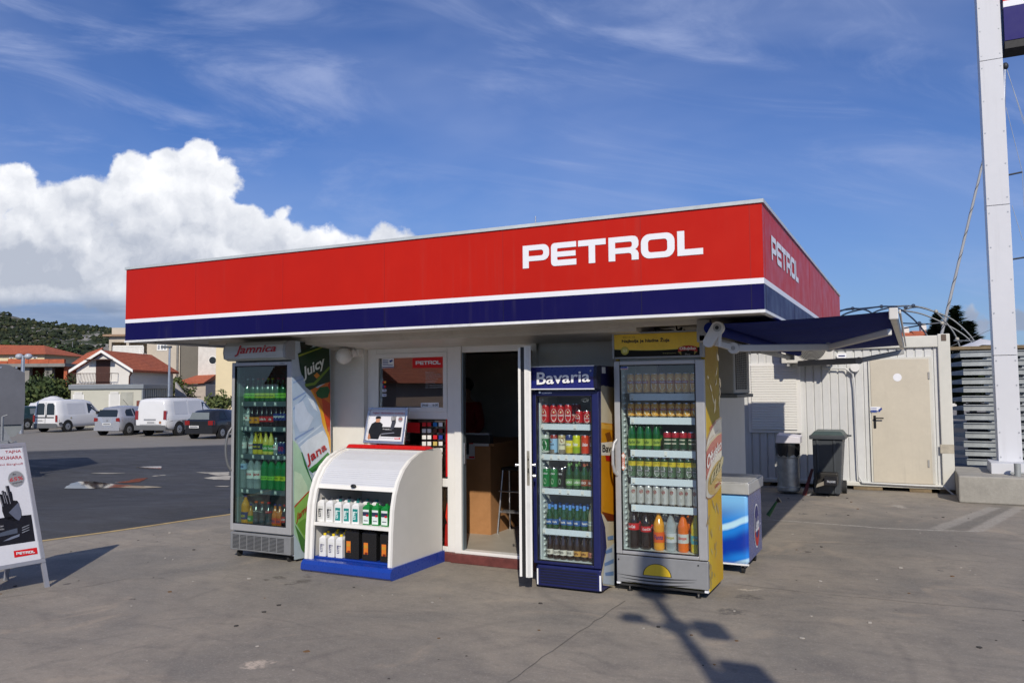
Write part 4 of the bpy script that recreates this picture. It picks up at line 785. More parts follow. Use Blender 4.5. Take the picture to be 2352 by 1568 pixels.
# drinks
def xsC(f,L,y): return [PY(f((a,500)),y)[0] for a in L]
lf='shelf, grey fridge'
yq=6.17; SH=[1.535,1.285,1.008,.663]
for i,z in enumerate(SH): shelf(jt,-6.10,-5.40,6.13,6.54,z,mat('rail_dark',(.09,.12,.14),.4),[PY(C1((a,500)),6.13)[0]-.01 for a in [(140,222,285,352),(140,165,194,257,348,411),(145,214,275,343,375,416),(147,180,269,358)][i]],tagw)
G1='drinks in the left grey fridge'
fill_row(0,xsC(C1,[148,178,210,242,272,307,337,370,403],yq),yq,1.537,['green_soda_w']*3+['green_soda_r']*2+['green_soda_y']*2+['green_soda_c']*2,'top '+lf,G1)
fill_row(0,xsC(C1,[150,182,211,241,271,301,333,362,389,414],yq),yq,1.287,['water_small']*2+['dark_soda_orange']*2+['dark_soda_red']*3+['dark_soda_blue']*3,'second '+lf,G1)
fill_row(0,xsC(C1,[155,203,232,265,298,331],yq),yq,1.010,['water_small']*2+['lemon_small']*2+['lemon_tall']*2,'third '+lf,G1)
fill_row(0,xsC(C1,[360,385,408],yq),yq,1.010,['water_mini']+['blue_silver_can']*2,'third '+lf,G1)
fill_row(0,xsC(C1,[158,205,246,292,334,382,418],yq),yq,.665,['water_large_blue']+['water_large']*2+['green_large']*2+['green_large_y']*2,'fourth '+lf,G1)
fill_row(0,xsC(C1,[132,170,205,240,280,320,357,389,418],yq),yq,.292,['orange_large']*2+['orange_small']+['sport_grey']*2+['sport_grey_r']+['fanta_small']*2+['cola_small'],'bottom '+lf,G1)
# back rows
yb=6.28
fill_row(0,xsC(C1,[150,180,210,242,272,307,337,370,403],yb),yb,1.537,['green_soda_w']*3+['green_soda_r']*2+['green_soda_y']*2+['green_soda_c']*2,'top '+lf,G1,back=True)
fill_row(0,xsC(C1,[150,180,211,241,271,301,333,362],yb),yb,1.287,['water_small']*2+['dark_soda_orange']*2+['dark_soda_red']*4,'second '+lf,G1,back=True)
fill_row(0,xsC(C1,[170,210,250,290,334],yb),yb,1.010,['water_small']*2+['lemon_small']*2+['lemon_tall'],'third '+lf,G1,back=True)
fill_row(0,xsC(C1,[160,205,250,292,334,382],yb),yb,.665,['water_large']*3+['green_large']*3,'fourth '+lf,G1,back=True)
# --- middle navy fridge (turned slightly in the photo; modelled square)
BX0,BX1,BY=-2.877,-2.285,6.17; navy=mat('navy_plastic',(.010,.014,.085),.4,var=.08,coat=.2)
bt,bd=fridge('drinks_fridge','narrow navy glass-door beer fridge between the open door and the yellow fridge',BX0,BX1,BY,6.66,1.83,1.625,.20,1.625,-2.842,-2.345,.225,1.585,navy,navy,innw,fglass,zb=.02,bkm=mat('liner_mid',(.25,.30,.31),.4,var=.05))
m=MB(); pr=[(6.175,1.638),(6.12,1.645),(6.105,1.74),(6.12,1.826),(6.2,1.832),(6.2,1.638)]
m.prism(pr,lambda p,d:(d,p[0],p[1]),BX0-.02,BX1-.015,mat('header_navy',(.012,.018,.17),.3,var=.05,coat=.5)); hd=m.build('header_sign',bt)
m=MB(); m.prism([(a-.008*(a<6.18),b) for a,b in pr],lambda p,d:(d,p[0],p[1]),BX1-.015,BX1+.012,mat('header_black',(.01,.012,.03),.4)); m.build('end_cap',hd); m=MB(); m.prism(pr,lambda p,d:(d,p[0],p[1]),BX0-.03,BX0-.02,mat('header_black')); m.build('end_cap',hd)
m=MB(); m.box(BX0-.02,BX1-.012,6.112,6.118,1.824,1.832,pwhite); m.box(BX0-.02,BX1-.012,6.112,6.118,1.638,1.646,pwhite); m.build('white_edging',hd)
m=MB(); Q=[PY(C4(q_),6.101) for q_ in [(107,190),(448,170),(448,96),(107,110)]]; m.quadtext('Bavaria',Q,mat('letter_white',(.85,.85,.85),.5,var=0),bold=.016,off=0)
# slab feet give the word its serif look
m.quadtext('®',[PY(C4(q_),6.10) for q_ in [(446,106),(457,105),(457,93),(446,94)]],pwhite)
m.build('lettering',hd)
m=MB(); m.poly([PX(C4(q_),BX1+.0015) for q_ in [(524,115),(548,117),(546,77),(524,75)]],tagw); m.build('data_plate',bt)
m=MB(); bb=[(518,198),(535,192),(548,200),(562,197),(575,205),(588,203),(600,212),(603,1480),(530,1470),(520,1400),(555,1230),(545,1100),(520,1010)]
art(m,bb,cA('c8c0a8'),1,BX1,C4); art(m,[(520,430),(603,440),(603,1040),(560,1035),(520,1010)],cA('c88a18'),2,BX1,C4); art(m,[(520,430),(545,445),(570,440),(603,452),(603,480),(520,470)],cA('d8a848'),3,BX1,C4)
art(m,[(520,560),(603,552),(603,640),(520,640)],cA('e0dccc'),3,BX1,C4); m.quadtext('Bavaria',[PX(C4(q_),BX1+.006) for q_ in [(528,620),(640,622),(640,572),(528,572)]],black,bold=.02); art(m,[(547,640),(600,648),(600,680),(552,676)],cA('b01c1c'),4,BX1,C4)
art(m,[(545,500),(575,490),(590,540),(560,555)],cA('7a4a1c'),4,BX1,C4); art(m,[(525,1000),(603,1020),(603,1060),(560,1060)],cA('6a2c14'),4,BX1,C4)
art(m,[(556,1240),(603,1200),(603,1470),(530,1460),(540,1340)],cA('b8c4d0'),4,BX1,C4)
for (a,b) in(((548,1250),(590,1230)),((540,1330),(600,1300)),((545,1390),(600,1380)),((560,1160),(598,1150))): art(m,[a,b,(b[0],b[1]+28),(a[0]+3,a[1]+20)],cA('6a8ab8'),5,BX1,C4)
m.build('printed_side_panel',bt)
m=MB(); m.box(BX0+.03,BX1,BY+.0,BY+.06,.02,.19,navy); gl=m.build('grille',bt,bevel=.01); m=MB()
for i in range(6): m.box(BX0+.06,BX1-.03,BY-.004,BY,.045+i*.022,.056+i*.022,mat('header_black'))
m.build('louvres',gl)
m=MB(); m.box(BX0+.03,BX0+.042,BY-.004,BY-.001,.03,.16,pwhite); m.box(BX1-.012,BX1+.003,BY-.004,BY-.001,.03,.15,pwhite); m.box(BX0+.04,BX1-.01,BY+.05,BY+.1,.0,.02,black); m.build('base',bt)
m=MB(); m.poly([PY(C4(q_),BY-.0015) for q_ in [(137,250),(204,247),(204,234),(137,236)]],C('3a5a98')); m.quadtext('KLIMASAN',[PY(C4(q_),BY-.003) for q_ in [(140,248),(202,245),(202,236),(140,238)]],pwhite,bold=.02); m.cyl(tuple(PY(C4((126,239)),BY-.004)),tuple(PY(C4((126,239)),BY)),.009,alu,n=10); m.build('maker_mark',bd)
m=MB()
sw=[]
for i in range(60): t=i/59*2*PI*2.6; sw.append(PY(C4((418+28*math.cos(t)*(.6+.3*math.sin(i*.4)),288+15*math.sin(t)*(.7+.2*math.cos(i*.7)))),BY+.010))
for a,b in zip(sw[:-1],sw[1:]): m.cyl(tuple(a),tuple(b),.0008,C('8a9498'),n=3,caps=False)
m.build('pen_scribble',bd)
lf='shelf, navy fridge'; G2='drinks in the navy fridge'; yq=6.29
SH=[1.346,1.092,.808,.474]
for i,z in enumerate(SH): shelf(bt,-2.825,-2.335,6.245,6.62,z,railw,[PY(C4((a,500)),6.245)[0]-.004 for a in [(138,345),(138,193,240,288,336,385,452),(140,246,298,388),(142,418)][i]],tagw)
fill_row(0,xsC(C4,[167,215,262,312],yq),yq,1.348,['red_tall']*4,'top '+lf,G2); fill_row(0,xsC(C4,[381,428,474],yq),yq,1.348,['red_short']*3,'top '+lf,G2)
fill_row(0,xsC(C4,[164,216,267,315,360,416,465],yq),yq,1.094,['can_star','can_blue_white','can_cream','can_yellow','can_lime','can_orange','can_maroon'],'second '+lf,G2)
fill_row(0,xsC(C4,[167,215,265,312,360,410,457],yq),yq,.810,['can_green']*2+['can_black']+['green_beer']*2+['green_beer_r']*2,'third '+lf,G2)
fill_row(0,xsC(C4,[184,223,275,316,362,406,452],yq),yq,.476,['blue_neck_beer']*6+['clear_beer'],'fourth '+lf,G2)
fill_row(0,xsC(C4,[184,227,270,313,358,403,450,486],yq),yq,.225,['black_stout']*4+['brown_ale']*2+['brown_ale_red']*2,'bottom '+lf,G2)
yb=6.40
fill_row(0,xsC(C4,[345,367],yb),yb,1.348,['red_tall']*2,'top '+lf,G2,back=True)
fill_row(0,xsC(C4,[285,328,378,430,470],yb),yb,.810,['can_black','green_beer','green_beer','green_beer_r','green_beer_r'],'third '+lf,G2,back=True)
fill_row(0,xsC(C4,[204,252,296,337,384,430],yb),yb,.476,['blue_neck_beer']*6,'fourth '+lf,G2,back=True); fill_row(0,xsC(C4,[475],yb),yb,.476,['clear_beer'],'fourth '+lf,G2,back=True)
fill_row(0,xsC(C4,[206,247,290,334,345,422,468],yb),yb,.225,['black_stout']*4+['brown_ale','brown_ale','brown_ale_red'],'bottom '+lf,G2,back=True)
# --- yellow fridge
YX0,YX1,YY=-2.215,-1.470,6.35
ytm=MB(); ylm=bpy.data.materials.new('printed_beer_yellow'); MATS['printed_beer_yellow']=ylm; ylm.use_nodes=True; t=NT(ylm.node_tree); b_=t.n['Principled BSDF']; o_=t.add('ShaderNodeTexCoord').outputs['Object']
vo=t.add('ShaderNodeTexVoronoi'); t.set(vo.inputs[0],t.v('MULTIPLY',o_,(1,1,.7))); vo.inputs['Scale'].default_value=26; n_=t.noise(o_,2.,4,.5)
c_=t.mix(t.ss(n_,.35,.65),(.56,.33,.012),(.60,.42,.03)); c_=t.mix(t.m('MULTIPLY',t.m('MULTIPLY',t.ss(vo.outputs[0],.22,.16),t.ss(t.noise(o_,7,3,.5),.5,.6)),.6),c_,(.42,.20,.03)); c_=t.mix(t.m('MULTIPLY',t.ss(vo.outputs[0],.12,.06),t.ss(t.noise(o_,5,2,.5),.45,.55)),c_,(.75,.66,.35)); t.set(b_.inputs['Base Color'],c_); b_.inputs['Roughness'].default_value=.55; b_.inputs['Specular IOR Level'].default_value=.3
yt,yd=fridge('drinks_fridge','tall silver-framed beer fridge with yellow side panel and header, rightmost of three',YX0,YX1,YY,6.90,2.075,1.875,.300,1.868,-2.165,-1.540,.330,1.832,silv,ylm,innw,fglass,zb=.05,bkm=mat('liner_painted_shade',(.035,.045,.048),.4,var=.05))  # near-black back liner paints in shade and reflection inside the fridge
m=MB(); m.box(YX0+.0,YX0+.018,6.315,6.42,1.885,2.10,mat('header_cap')); m.box(YX1-.022,YX1+.0,6.315,6.42,1.885,2.10,mat('header_cap')); m.box(YX0+.018,YX1-.022,6.335,6.42,1.885,2.10,mat('header_cap')); m.box(YX0+.018,YX1-.022,6.318,6.33,2.086,2.10,mat('header_cap')); hd=m.build('header_sign',yt,bevel=.004)
HY=6.325; hx0,hx1=YX0+.018,YX1-.022
m=MB(); m.box(hx0,hx1,HY,HY+.008,1.90,2.086,mat('header_print_black',(.010,.010,.008),.6,spec=.2)); m.build('header_panel',hd)
n_=24; cur=[(hx0+(hx1-hx0)*i/n_, 1.966-.016*math.sin(PI*i/n_)*1.) for i in range(n_+1)]
m=MB(); m.tri([cur+[(hx1,2.084),(hx0,2.084)]],mat('header_yellow',(.78,.52,.03),.35,var=.12,vs=5),lambda p:(p[0],HY-.002,p[1])); m.tri([cur+[(a,b-.004) for a,b in cur[::-1]]],C('b8b050'),lambda p:(p[0],HY-.003,p[1]))
pyh=lambda q_,l=.004:PY(C5(q_),HY-l)
m.quadtext('Najbolja je hladna Žuja',[pyh(q_) for q_ in [(80,104),(347,98),(347,68),(80,78)]],black,bold=.03); m.quadtext('Zakon br. 152.',[pyh(q_) for q_ in [(85,72),(155,71),(155,64),(85,65)]],black)
m.disc(pyh((97,144)),XA,ZA,.034,.034,C('a8a440')); m.disc(pyh((97,144),.0045),XA,ZA,.028,.028,C('c4bc58')); m.quadtext('SI',[pyh(q_,.006) for q_ in [(86,154),(108,150),(108,134),(86,138)]],C('dcdca0'),bold=.03)
m.quadtext('ŽUJA JE ZAKON!',[pyh(q_) for q_ in [(309,162),(384,159),(384,152),(309,154)]],C('a8a468'))
rb=[(394,150),(398,125),(425,116),(450,113),(478,115),(500,121),(503,148),(478,142),(450,140),(422,143)]
m.tri([rb],C('b02a1c'),lambda p:pyh(p,.005)); m.tri([[(394,150),(412,146),(414,168)]],C('8a7a30'),lambda p:pyh(p,.004)); m.tri([[(503,148),(486,144),(484,166)]],C('8a7a30'),lambda p:pyh(p,.004))
m.quadtext('Ožujsko',[pyh(q_,.007) for q_ in [(403,143),(494,142),(494,119),(403,122)]],C('e0dcd0'),bold=.03); m.quadtext('Pivo',[pyh(q_,.004) for q_ in [(435,168),(463,167),(463,157),(435,158)]],C('a0a098'))
m.build('header_print',hd)
m=MB(); m.box(YX0,YX1,YY+.004,YY+.06,.075,.292,mat('kick_grey',(.27,.275,.28),.4,metal=.2,var=.08)); gl=m.build('kick_panel',yt,bevel=.006)
m=MB(); hc=PY(C5((278,1405)),YY+.002); m.poly([(hc[0]+.118*math.cos(PI*i/20),YY+.001,hc[2]+.098*math.sin(PI*i/20)) for i in range(21)],C('4a4420')); m.poly([(hc[0]+.110*math.cos(PI*i/20),YY-.0005,hc[2]+.004+.090*math.sin(PI*i/20)) for i in range(21)],mat('header_yellow')); m.build('yellow_half_disc',gl)
for i,(a0,a1,z) in enumerate([((52,1388),(500,1425),.0),((70,1408),(490,1440),0),((100,1428),(462,1458),0),((128,1448),(430,1478),0)]):
    m=MB(); P_=[(a0[0]+(a1[0]-a0[0])*k/16,a0[1]+(a1[1]-a0[1])*k/16+9*math.sin(PI*k/16)) for k in range(17)]; Q_=[(a,b+7*math.sin(PI*k/16)+.5) for k,(a,b) in enumerate(P_)]
    m.tri([P_+Q_[::-1]],black,lambda p:PY(C5(p),YY+.002)); m.build('vent_slot',gl)
for q_ in [(62,1308),(508,1345),(68,1455),(510,1502)]:
    m=MB(); p=PY(C5(q_),YY); m.cyl((p[0],YY+.005,p[2]),(p[0],YY-.001,p[2]),.006,black,n=10); m.build('screw',gl)
m=MB(); m.box(YX0+.01,YX1-.005,YY+.02,6.84,.045,.06,mat('base_dark',(.03,.03,.03),.6)); m.box(YX0,YX0+.03,YY,YY+.03,.06,.074,pwhite); m.box(YX1-.03,YX1,YY,YY+.03,.055,.07,pwhite); m.build('base',yt)
for (a,b) in((-2.12,6.40),(-1.56,6.40),(-1.56,6.80),(-2.12,6.80)):
    m=MB(); m.cyl((a,b,0),(a,b,.012),.022,black,n=12); m.cyl((a,b,.012),(a,b,.05),.008,steel,n=8); m.build('foot',yt)
m=MB(); hp0,hp1=PY(C5((44,640)),YY-.01),PY(C5((44,840)),YY-.01); hx=-2.215
m.tube([(hx+.018,YY,hp0[2]),(hx+.002,YY-.022,hp0[2]-.03),(hx-.004,YY-.04,hp0[2]-.09),(hx-.004,YY-.04,hp1[2]+.09),(hx+.002,YY-.022,hp1[2]+.03),(hx+.018,YY,hp1[2])],.013,silv,10); m.build('door_handle',yd)
m=MB(); P_=lambda q_,l=.0:PY(C5(q_),YY+.009-l)
m.tri([[(88,710),(104,735),(96,735),(96,790),(104,790),(88,814),(72,790),(80,790),(80,735),(72,735)]],C('c86a3a'),P_); m.tri([[(88,716),(100,733),(93,733),(93,792),(100,792),(88,808),(76,792),(83,792),(83,733),(76,733)]],C('e4e0da'),lambda p:P_(p,.002))
m.quadtext('LOCKED',[P_(q_,.004) for q_ in [(93,786),(93,740),(83,740),(83,786)]],C('b04a2c'),bold=.02); m.build('locked_sticker',yd)
m=MB(); m.poly([P_(q_) for q_ in [(67,249),(116,248),(116,233),(67,235)]],pwhite); m.poly([P_(q_,.002) for q_ in [(70,241),(113,240),(108,232),(76,233)]],C('2448a0')); m.quadtext('NORDIC',[P_(q_,.002) for q_ in [(78,248),(114,247),(114,241),(78,242)]],C('b02020'),bold=.02); m.build('maker_sticker',yd)
# side print
m=MB(); YS_=YX1
def el(c,a,b,th,n=28): t_=math.radians(th); return [(c[0]+a*math.cos(2*PI*i/n)*math.cos(t_)-b*math.sin(2*PI*i/n)*math.sin(t_),c[1]+a*math.cos(2*PI*i/n)*math.sin(t_)+b*math.sin(2*PI*i/n)*math.cos(t_)) for i in range(n)]
clip=lambda L,x0=553,x1=639:[(min(max(a,x0),x1),b) for a,b in L]
art(m,clip(el((602,745),235,72,100)),cA('9a6a20'),1,YS_,C5); art(m,clip(el((602,745),225,64,100)),cA('d8d4c4'),2,YS_,C5); art(m,clip(el((612,850),105,40,108)),cA('c4a44c'),3,YS_,C5)
art(m,[(553,700),(580,650),(615,612),(639,597),(639,697),(615,720),(580,780),(553,868)],cA('b03020'),4,YS_,C5); art(m,[(553,700),(580,650),(615,612),(639,597),(639,603),(615,619),(580,658),(553,709)],cA('d8c890'),5,YS_,C5)
m.quadtext('Ožujsko',[PX(C5(q_),YS_+.008) for q_ in [(557,840),(638,700),(638,632),(557,732)]],C('e8e4dc'),bold=.035)
for i in range(4): art(m,el((590+i*15,848-i*24),46,10,105,14),cA('8a8a48'),5,YS_,C5); art(m,el((590+i*15,848-i*24),38,7,105,14),cA('b8ac78'),6,YS_,C5)
for i in range(5):
    for j in range(2): art(m,[(573+i*7,572-i*9+j*10),(577+i*7,566-i*9+j*10),(579+i*7,576-i*9+j*10),(575+i*7,582-i*9+j*10)],cA('c02a20'),4,YS_,C5)
m.quadtext('1892',[PX(C5(q_),YS_+.008) for q_ in [(604,915),(636,885),(634,868),(602,898)]],C('a02a20'),bold=.02); m.quadtext('Vrhunsko · Svjetlo',[PX(C5(q_),YS_+.006) for q_ in [(570,648),(622,590),(621,582),(569,640)]],C('8a6a3a'))
rg=random.Random(3)
for i in range(34):
    a,b=rg.uniform(562,632),rg.choice([rg.uniform(160,470),rg.uniform(1000,1460)]); l=rg.uniform(10,34); art(m,el((a,b),l,rg.uniform(2,4.5),rg.uniform(75,105),12),cA(rg.choice(['a08a30','b8a040','c8b050','b09038'])),1+.05*i,YS_,C5)
m.build('printed_side_panel',yt)
lf='shelf, yellow fridge'; G3='drinks in the yellow fridge'; yq=6.50
SH=[1.594,1.400,1.133,.904,.684]
for i,z in enumerate(SH): shelf(yt,-2.115,-1.515,6.455,6.82,z,railw,[-2.105]+([-1.83] if i==2 else []),tagw,ph=.052)
xr=xsC(C5,[134,178,223,268,312,357,402,446,490],yq)
fill_row(0,xr,yq,1.596,['gold_tall']*9,'top '+lf,G3); fill_row(0,xr,yq,1.402,['gold_short']*9,'second '+lf,G3)
fill_row(0,xsC(C5,[136,181,225,271],yq),yq,1.135,['radler_green']*4,'third '+lf,G3); fill_row(0,xsC(C5,[333,377,421,466,508],yq),yq,1.135,['dark_green_can']*5,'third '+lf,G3)
fill_row(0,xr,yq,.906,['green_yellow_can']*9,'fourth '+lf,G3); fill_row(0,xr,yq,.686,['silver_can']*9,'fifth '+lf,G3)
fill_row(0,xsC(C5,[139,205,276,344,410,482],yq),yq,.326,['cola_large','cola_large_r','fanta_large','tonic_large','tangerine_large','lemon_large'],'bottom '+lf,G3)
fill_row(0,xsC(C5,[172,232,310,376,446],6.61),6.61,.326,['cola_large','cola_large_r','tonic_large','tonic_large','tangerine_large'],'bottom '+lf,G3,back=True)
fill_row(0,xsC(C5,[160,204,290],6.60),6.60,1.135,['radler_green']*3,'third '+lf,G3,back=True)
# ---------------- roller-front oil cabinet ----------------
rk=thing('oil_display_cabinet','white curved display cabinet with roller shutter and blue plinth, standing before the shop window','display cabinet',(-4.57,6.25,0))
blu=mat('plinth_blue',(.010,.045,.30),.3,var=.06,coat=.4); cabw=mat('cabinet_white',(.60,.585,.55),.4,var=.05,vs=1.5,bump=.04,bs=200)
RL,RR=-5.03,-4.09
side=[(5.870,.105),(5.885,.40),(5.905,.60),(5.935,.72),(5.985,.83),(6.065,.93),(6.17,1.005),(6.30,1.055),(6.42,1.08),(6.551,1.09),(6.66,1.085),(6.70,1.05),(6.70,.105)]
fnx=lambda p,d:(d,p[0],p[1])
for a,b in((RL,RL+.022),(RR-.022,RR)): m=MB(); m.prism(side,fnx,a,b,cabw); m.build('side_panel',rk,bevel=.003)
# front rims of the side panels, wide white bands along the curve
def rim(a,b,name,mm,off0,off1,i0=0,i1=9):
    m=MB(); P_=side[i0:i1+1]; n=len(P_); 
    def nrm(i):
        p,q=P_[max(i-1,0)],P_[min(i+1,n-1)]; dy,dz=q[0]-p[0],q[1]-p[1]; l=math.hypot(dy,dz); return (dz/l,-dy/l)
    o=[];
    for i,p in enumerate(P_): k=nrm(i); o.append(((p[0]+k[0]*off0,p[1]+k[1]*off0),(p[0]+k[0]*off1,p[1]+k[1]*off1)))
    poly=[a_ for a_,_ in o]+[b_ for _,b_ in o[::-1]]
    m.prism(poly,fnx,a,b,mm); return m.build(name,rk,bevel=.002)
rim(RL-.028,RL,'edge_strip',white,-.004,.045); rim(RR,RR+.0,'edge_strip',white,0,.02) if 0 else None
rim(RL+.022,RL+.05,'shutter_guide',white,.004,.03,0,8); rim(RR-.05,RR-.022,'shutter_guide',white,.004,.03,0,8)
m=MB(); m.box(RL+.022,RR-.022,6.66,6.69,.105,1.05,cabw); m.build('back_panel',rk)
# shutter: slats on the curve above z=.74
import bisect
cur=[(y,z) for y,z in side[:10]]
Ls=[0]
for a,b in zip(cur[:-1],cur[1:]): Ls.append(Ls[-1]+math.dist(a,b))
def onc(s_):
    i=min(max(bisect.bisect(Ls,s_)-1,0),len(cur)-2); t=(s_-Ls[i])/(Ls[i+1]-Ls[i]); return (cur[i][0]+(cur[i+1][0]-cur[i][0])*t,cur[i][1]+(cur[i+1][1]-cur[i][1])*t)
s0=Ls[3]+.03; s1=Ls[8]-.03; slat=mat('shutter_slat',(.60,.61,.64),.45,var=.03)
off=.016; m=MB(); ns=26; prof=[]
for i in range(ns):
    a=onc(s0+.035+(s1-s0-.035)*i/ns); b=onc(s0+.035+(s1-s0-.035)*(i+1)/ns); dy,dz=b[0]-a[0],b[1]-a[1]; l=math.hypot(dy,dz); ny,nz=dz/l,-dy/l
    for k,e in((0,.004),(.12,0),(.88,0),(1,.004)): prof.append((a[0]+dy*k+ny*(off+e),a[1]+dz*k+nz*(off+e)))
m.add([(x,y,z) for x in(RL+.05,RR-.05) for y,z in prof],[(i,i+1,len(prof)+i+1,len(prof)+i) for i in range(len(prof)-1)],slat); m.build('roller_shutter',rk)
a=onc(s0-.005);b=onc(s0+.037); m=MB(); m.hexa([(RL+.05,a[0]+.005,a[1]),(RR-.05,a[0]+.005,a[1]),(RR-.05,a[0]+.035,a[1]-.002),(RL+.05,a[0]+.035,a[1]-.002)],[(RL+.05,b[0]+.004,b[1]),(RR-.05,b[0]+.004,b[1]),(RR-.05,b[0]+.035,b[1]-.002),(RL+.05,b[0]+.035,b[1]-.002)],white); sb=m.build('shutter_bar',rk,bevel=.004)
m=MB(); q=PY(C2((470,740)),a[0]-.01); m.ball((q[0],a[0]+.0,q[2]),.030,black,14,8,(1,.6,.55)); m.build('lock_handle',sb)
# top lid between shutter and red bar
m=MB(); pr=[onc(s1),onc(Ls[8]+.06),(6.44,1.083),(6.60,1.085),(6.60,1.06),(6.40,1.05),(onc(s1)[0]+.01,onc(s1)[1]-.02)]
m.prism(pr,fnx,RL+.022,RR-.022,white); m.build('top_panel',rk)
m=MB(); m.hexa([(RL+.02,6.40,1.082),(RR+.0,6.40,1.082),(RR+.02,6.52,1.092),(RL+.02,6.52,1.092)],[(RL+.03,6.43,1.115),(RR-.02,6.43,1.115),(RR-.02,6.50,1.115),(RL+.03,6.50,1.115)],mat('bar_red',(.55,.012,.012),.3,var=.04,coat=.4)); m.build('red_top_bar',rk,bevel=.004)
m=MB(); zs=PY(C2((140,1025)),5.93)[2]; zs=.435; m.box(RL+.05,RR-.05,5.915,6.62,zs-.02,zs,white); m.box(RL+.05,RR-.05,5.905,5.915,zs-.026,zs+.004,white); m.build('shelf',rk,bevel=.002)
m=MB(); pr=[(5.845,.0),(5.82,.02),(5.825,.07),(5.85,.10),(5.89,.108),(5.96,.108),(6.72,.108),(6.72,0)]; m.prism(pr,fnx,RL-.035,RR+.015,blu); m.box(RL+.03,RR-.03,5.93,6.6,.108,.125,blu); m.build('plinth',rk,bevel=.004)
# oil containers
def jug(kind,w,d,h,body,capm,labm,lab2,txt,neckside=.0,handle=False):
    key='jug_'+kind
    if key in PROT:
        return copy_tree(PROT[key])
    m=MB(); hs=h*.80
    m.hexa([(-w/2,-d/2,0),(w/2,-d/2,0),(w/2,d/2,0),(-w/2,d/2,0)],[(-w/2,-d/2,hs),(w/2,-d/2,hs),(w/2,d/2,hs),(-w/2,d/2,hs)],body)
    m.hexa([(-w/2,-d/2,hs),(w/2,-d/2,hs),(w/2,d/2,hs),(-w/2,d/2,hs)],[(-w*.22,-d*.3,h*.91),(w*.22,-d*.3,h*.91),(w*.22,d*.2,h*.91),(-w*.22,d*.2,h*.91)],body)
    for i in range(5): m.box(-w/2-.001,w/2+.001,d*.05,d/2+.001,hs*.2+i*hs*.14,hs*.2+i*hs*.14+.006,body)
    o=m.build('oil_container',loc=(0,0,0),bevel=.03 if kind=='black_oil' else .010,bseg=3)
    c=MB(); c.cyl((0,-d*.05,h*.90),(0,-d*.05,h),w*.2,capm,n=12); c.build('cap',o,bevel=.002)
    l=MB(); 
    if handle=='x' or kind=='black_oil':
        l.box(-w*.38,-w*.08,-d/2-.0015,-d/2-.0002,h*.18,h*.52,labm); l.box(-w*.36,-w*.10,-d/2-.003,-d/2-.0016,h*.36,h*.45,lab2); l.box(-w*.3,-w*.1,-d/2-.003,-d/2-.0016,h*.18,h*.24,C('7a2c18')); l.build('label',o); PROT[key]=o; return o
    if kind=='green_pouch':
        l.box(-w*.44,w*.44,-d/2-.0015,-d/2-.0002,h*.06,h*.70,labm); l.box(-w*.44,w*.44,-d/2-.003,-d/2-.0016,h*.42,h*.60,lab2); l.box(w*.08,w*.38,-d/2-.0045,-d/2-.0031,h*.40,h*.48,pred); l.box(-w*.3,w*.3,-d/2-.003,-d/2-.0016,h*.18,h*.22,C('606870')); l.build('label',o); PROT[key]=o; return o
    l.box(-w*.36,w*.36,-d/2-.0015,-d/2-.0002,h*.10,h*.66,labm); l.box(-w*.30,w*.05,-d/2-.003,-d/2-.0016,h*.2,h*.55,lab2)
    for i in range(4): l.box(-w*.26+.004*i,-w*.02+.003*i,-d/2-.0045,-d/2-.0031,h*(.24+.07*i),h*(.275+.07*i),labm)
    l.box(w*.1,w*.3,-d/2-.003,-d/2-.0016,h*.5,h*.54,lab2); l.build('label',o)
    if handle: hh=MB(); hh.tube([(w*.1,d*.1,h*.9),(w*.42,d*.25,h*.92),(w*.5,d*.3,h*.7)],.014,body,8); hh.build('handle',o)
    PROT[key]=o; return o
wj=mat('jug_white',(.72,.72,.71),.35,var=.04,coat=.2); bj=mat('jug_black',(.010,.010,.011),.25,var=.05,coat=.5); tealm=C('0a7a78'); grn=C('107a34')
def place_jug(kind,args,label,x,y,z,rz=0,grp='oil and fluid containers in the cabinet'):
    o=jug(kind,*args); o.location=(x,y,z); o.rotation_euler=(0,0,rz); tag(o,label,'container',grp)
Aw=(.075,.10,.215,wj,C('3c4044'),C('c8c8c4'),C('3a3c40'),'');
At=(.075,.10,.205,wj,C('0c6c68'),C('0c7c78'),C('c8dcd8'),''); Ag=(.072,.09,.195,grn,grn,C('d4dcd8'),C('28304a'),''); Ay=(.070,.09,.205,wj,C('dcc020'),C('d4d4d0'),C('6a6a80'),''); Ab=(.155,.19,.30,bj,bj,C('d87828'),C('c89030'),'')
yj=6.02
for i,a in enumerate((205,275)): place_jug('grey_cap',Aw,f'{ORD[i]} white oil bottle with dark grey cap from the left, upper shelf of cabinet',PY(C2((a,1000)),yj-.05)[0],yj,zs,.08)
for i,a in enumerate((345,415,487)): place_jug('teal_cap',At,f'{ORD[i]} white oil bottle with teal cap from the left, upper shelf of cabinet',PY(C2((a,1000)),yj-.05)[0],yj,zs,.08)
for i,a in enumerate((573,648,724)): place_jug('green_pouch',Ag,f'{ORD[i]} green container with white label from the left, upper shelf of cabinet',PY(C2((a,1000)),yj-.05)[0],yj-.0,zs,.04)
for i in range(5): place_jug(('grey_cap','teal_cap')[i>1],(Aw,At)[i>1],f'{ORD[i]} white oil bottle from the left in the rear row, upper cabinet shelf',-4.87+i*.105,yj+.13,zs)
for i,a in enumerate((205,275,340)): place_jug('yellow_cap',Ay,f'{ORD[i]} white bottle with yellow cap from the left, front of lower cabinet shelf',PY(C2((a,1250)),5.97-.05)[0]+.01,5.98,.126,.06)
for i,a in enumerate((243,313,380)): place_jug('yellow_cap',Ay,f'{ORD[i]} white bottle with yellow cap from the left, second row of lower cabinet shelf',PY(C2((a,1250)),6.04)[0]+.01,6.085,.126,.0)
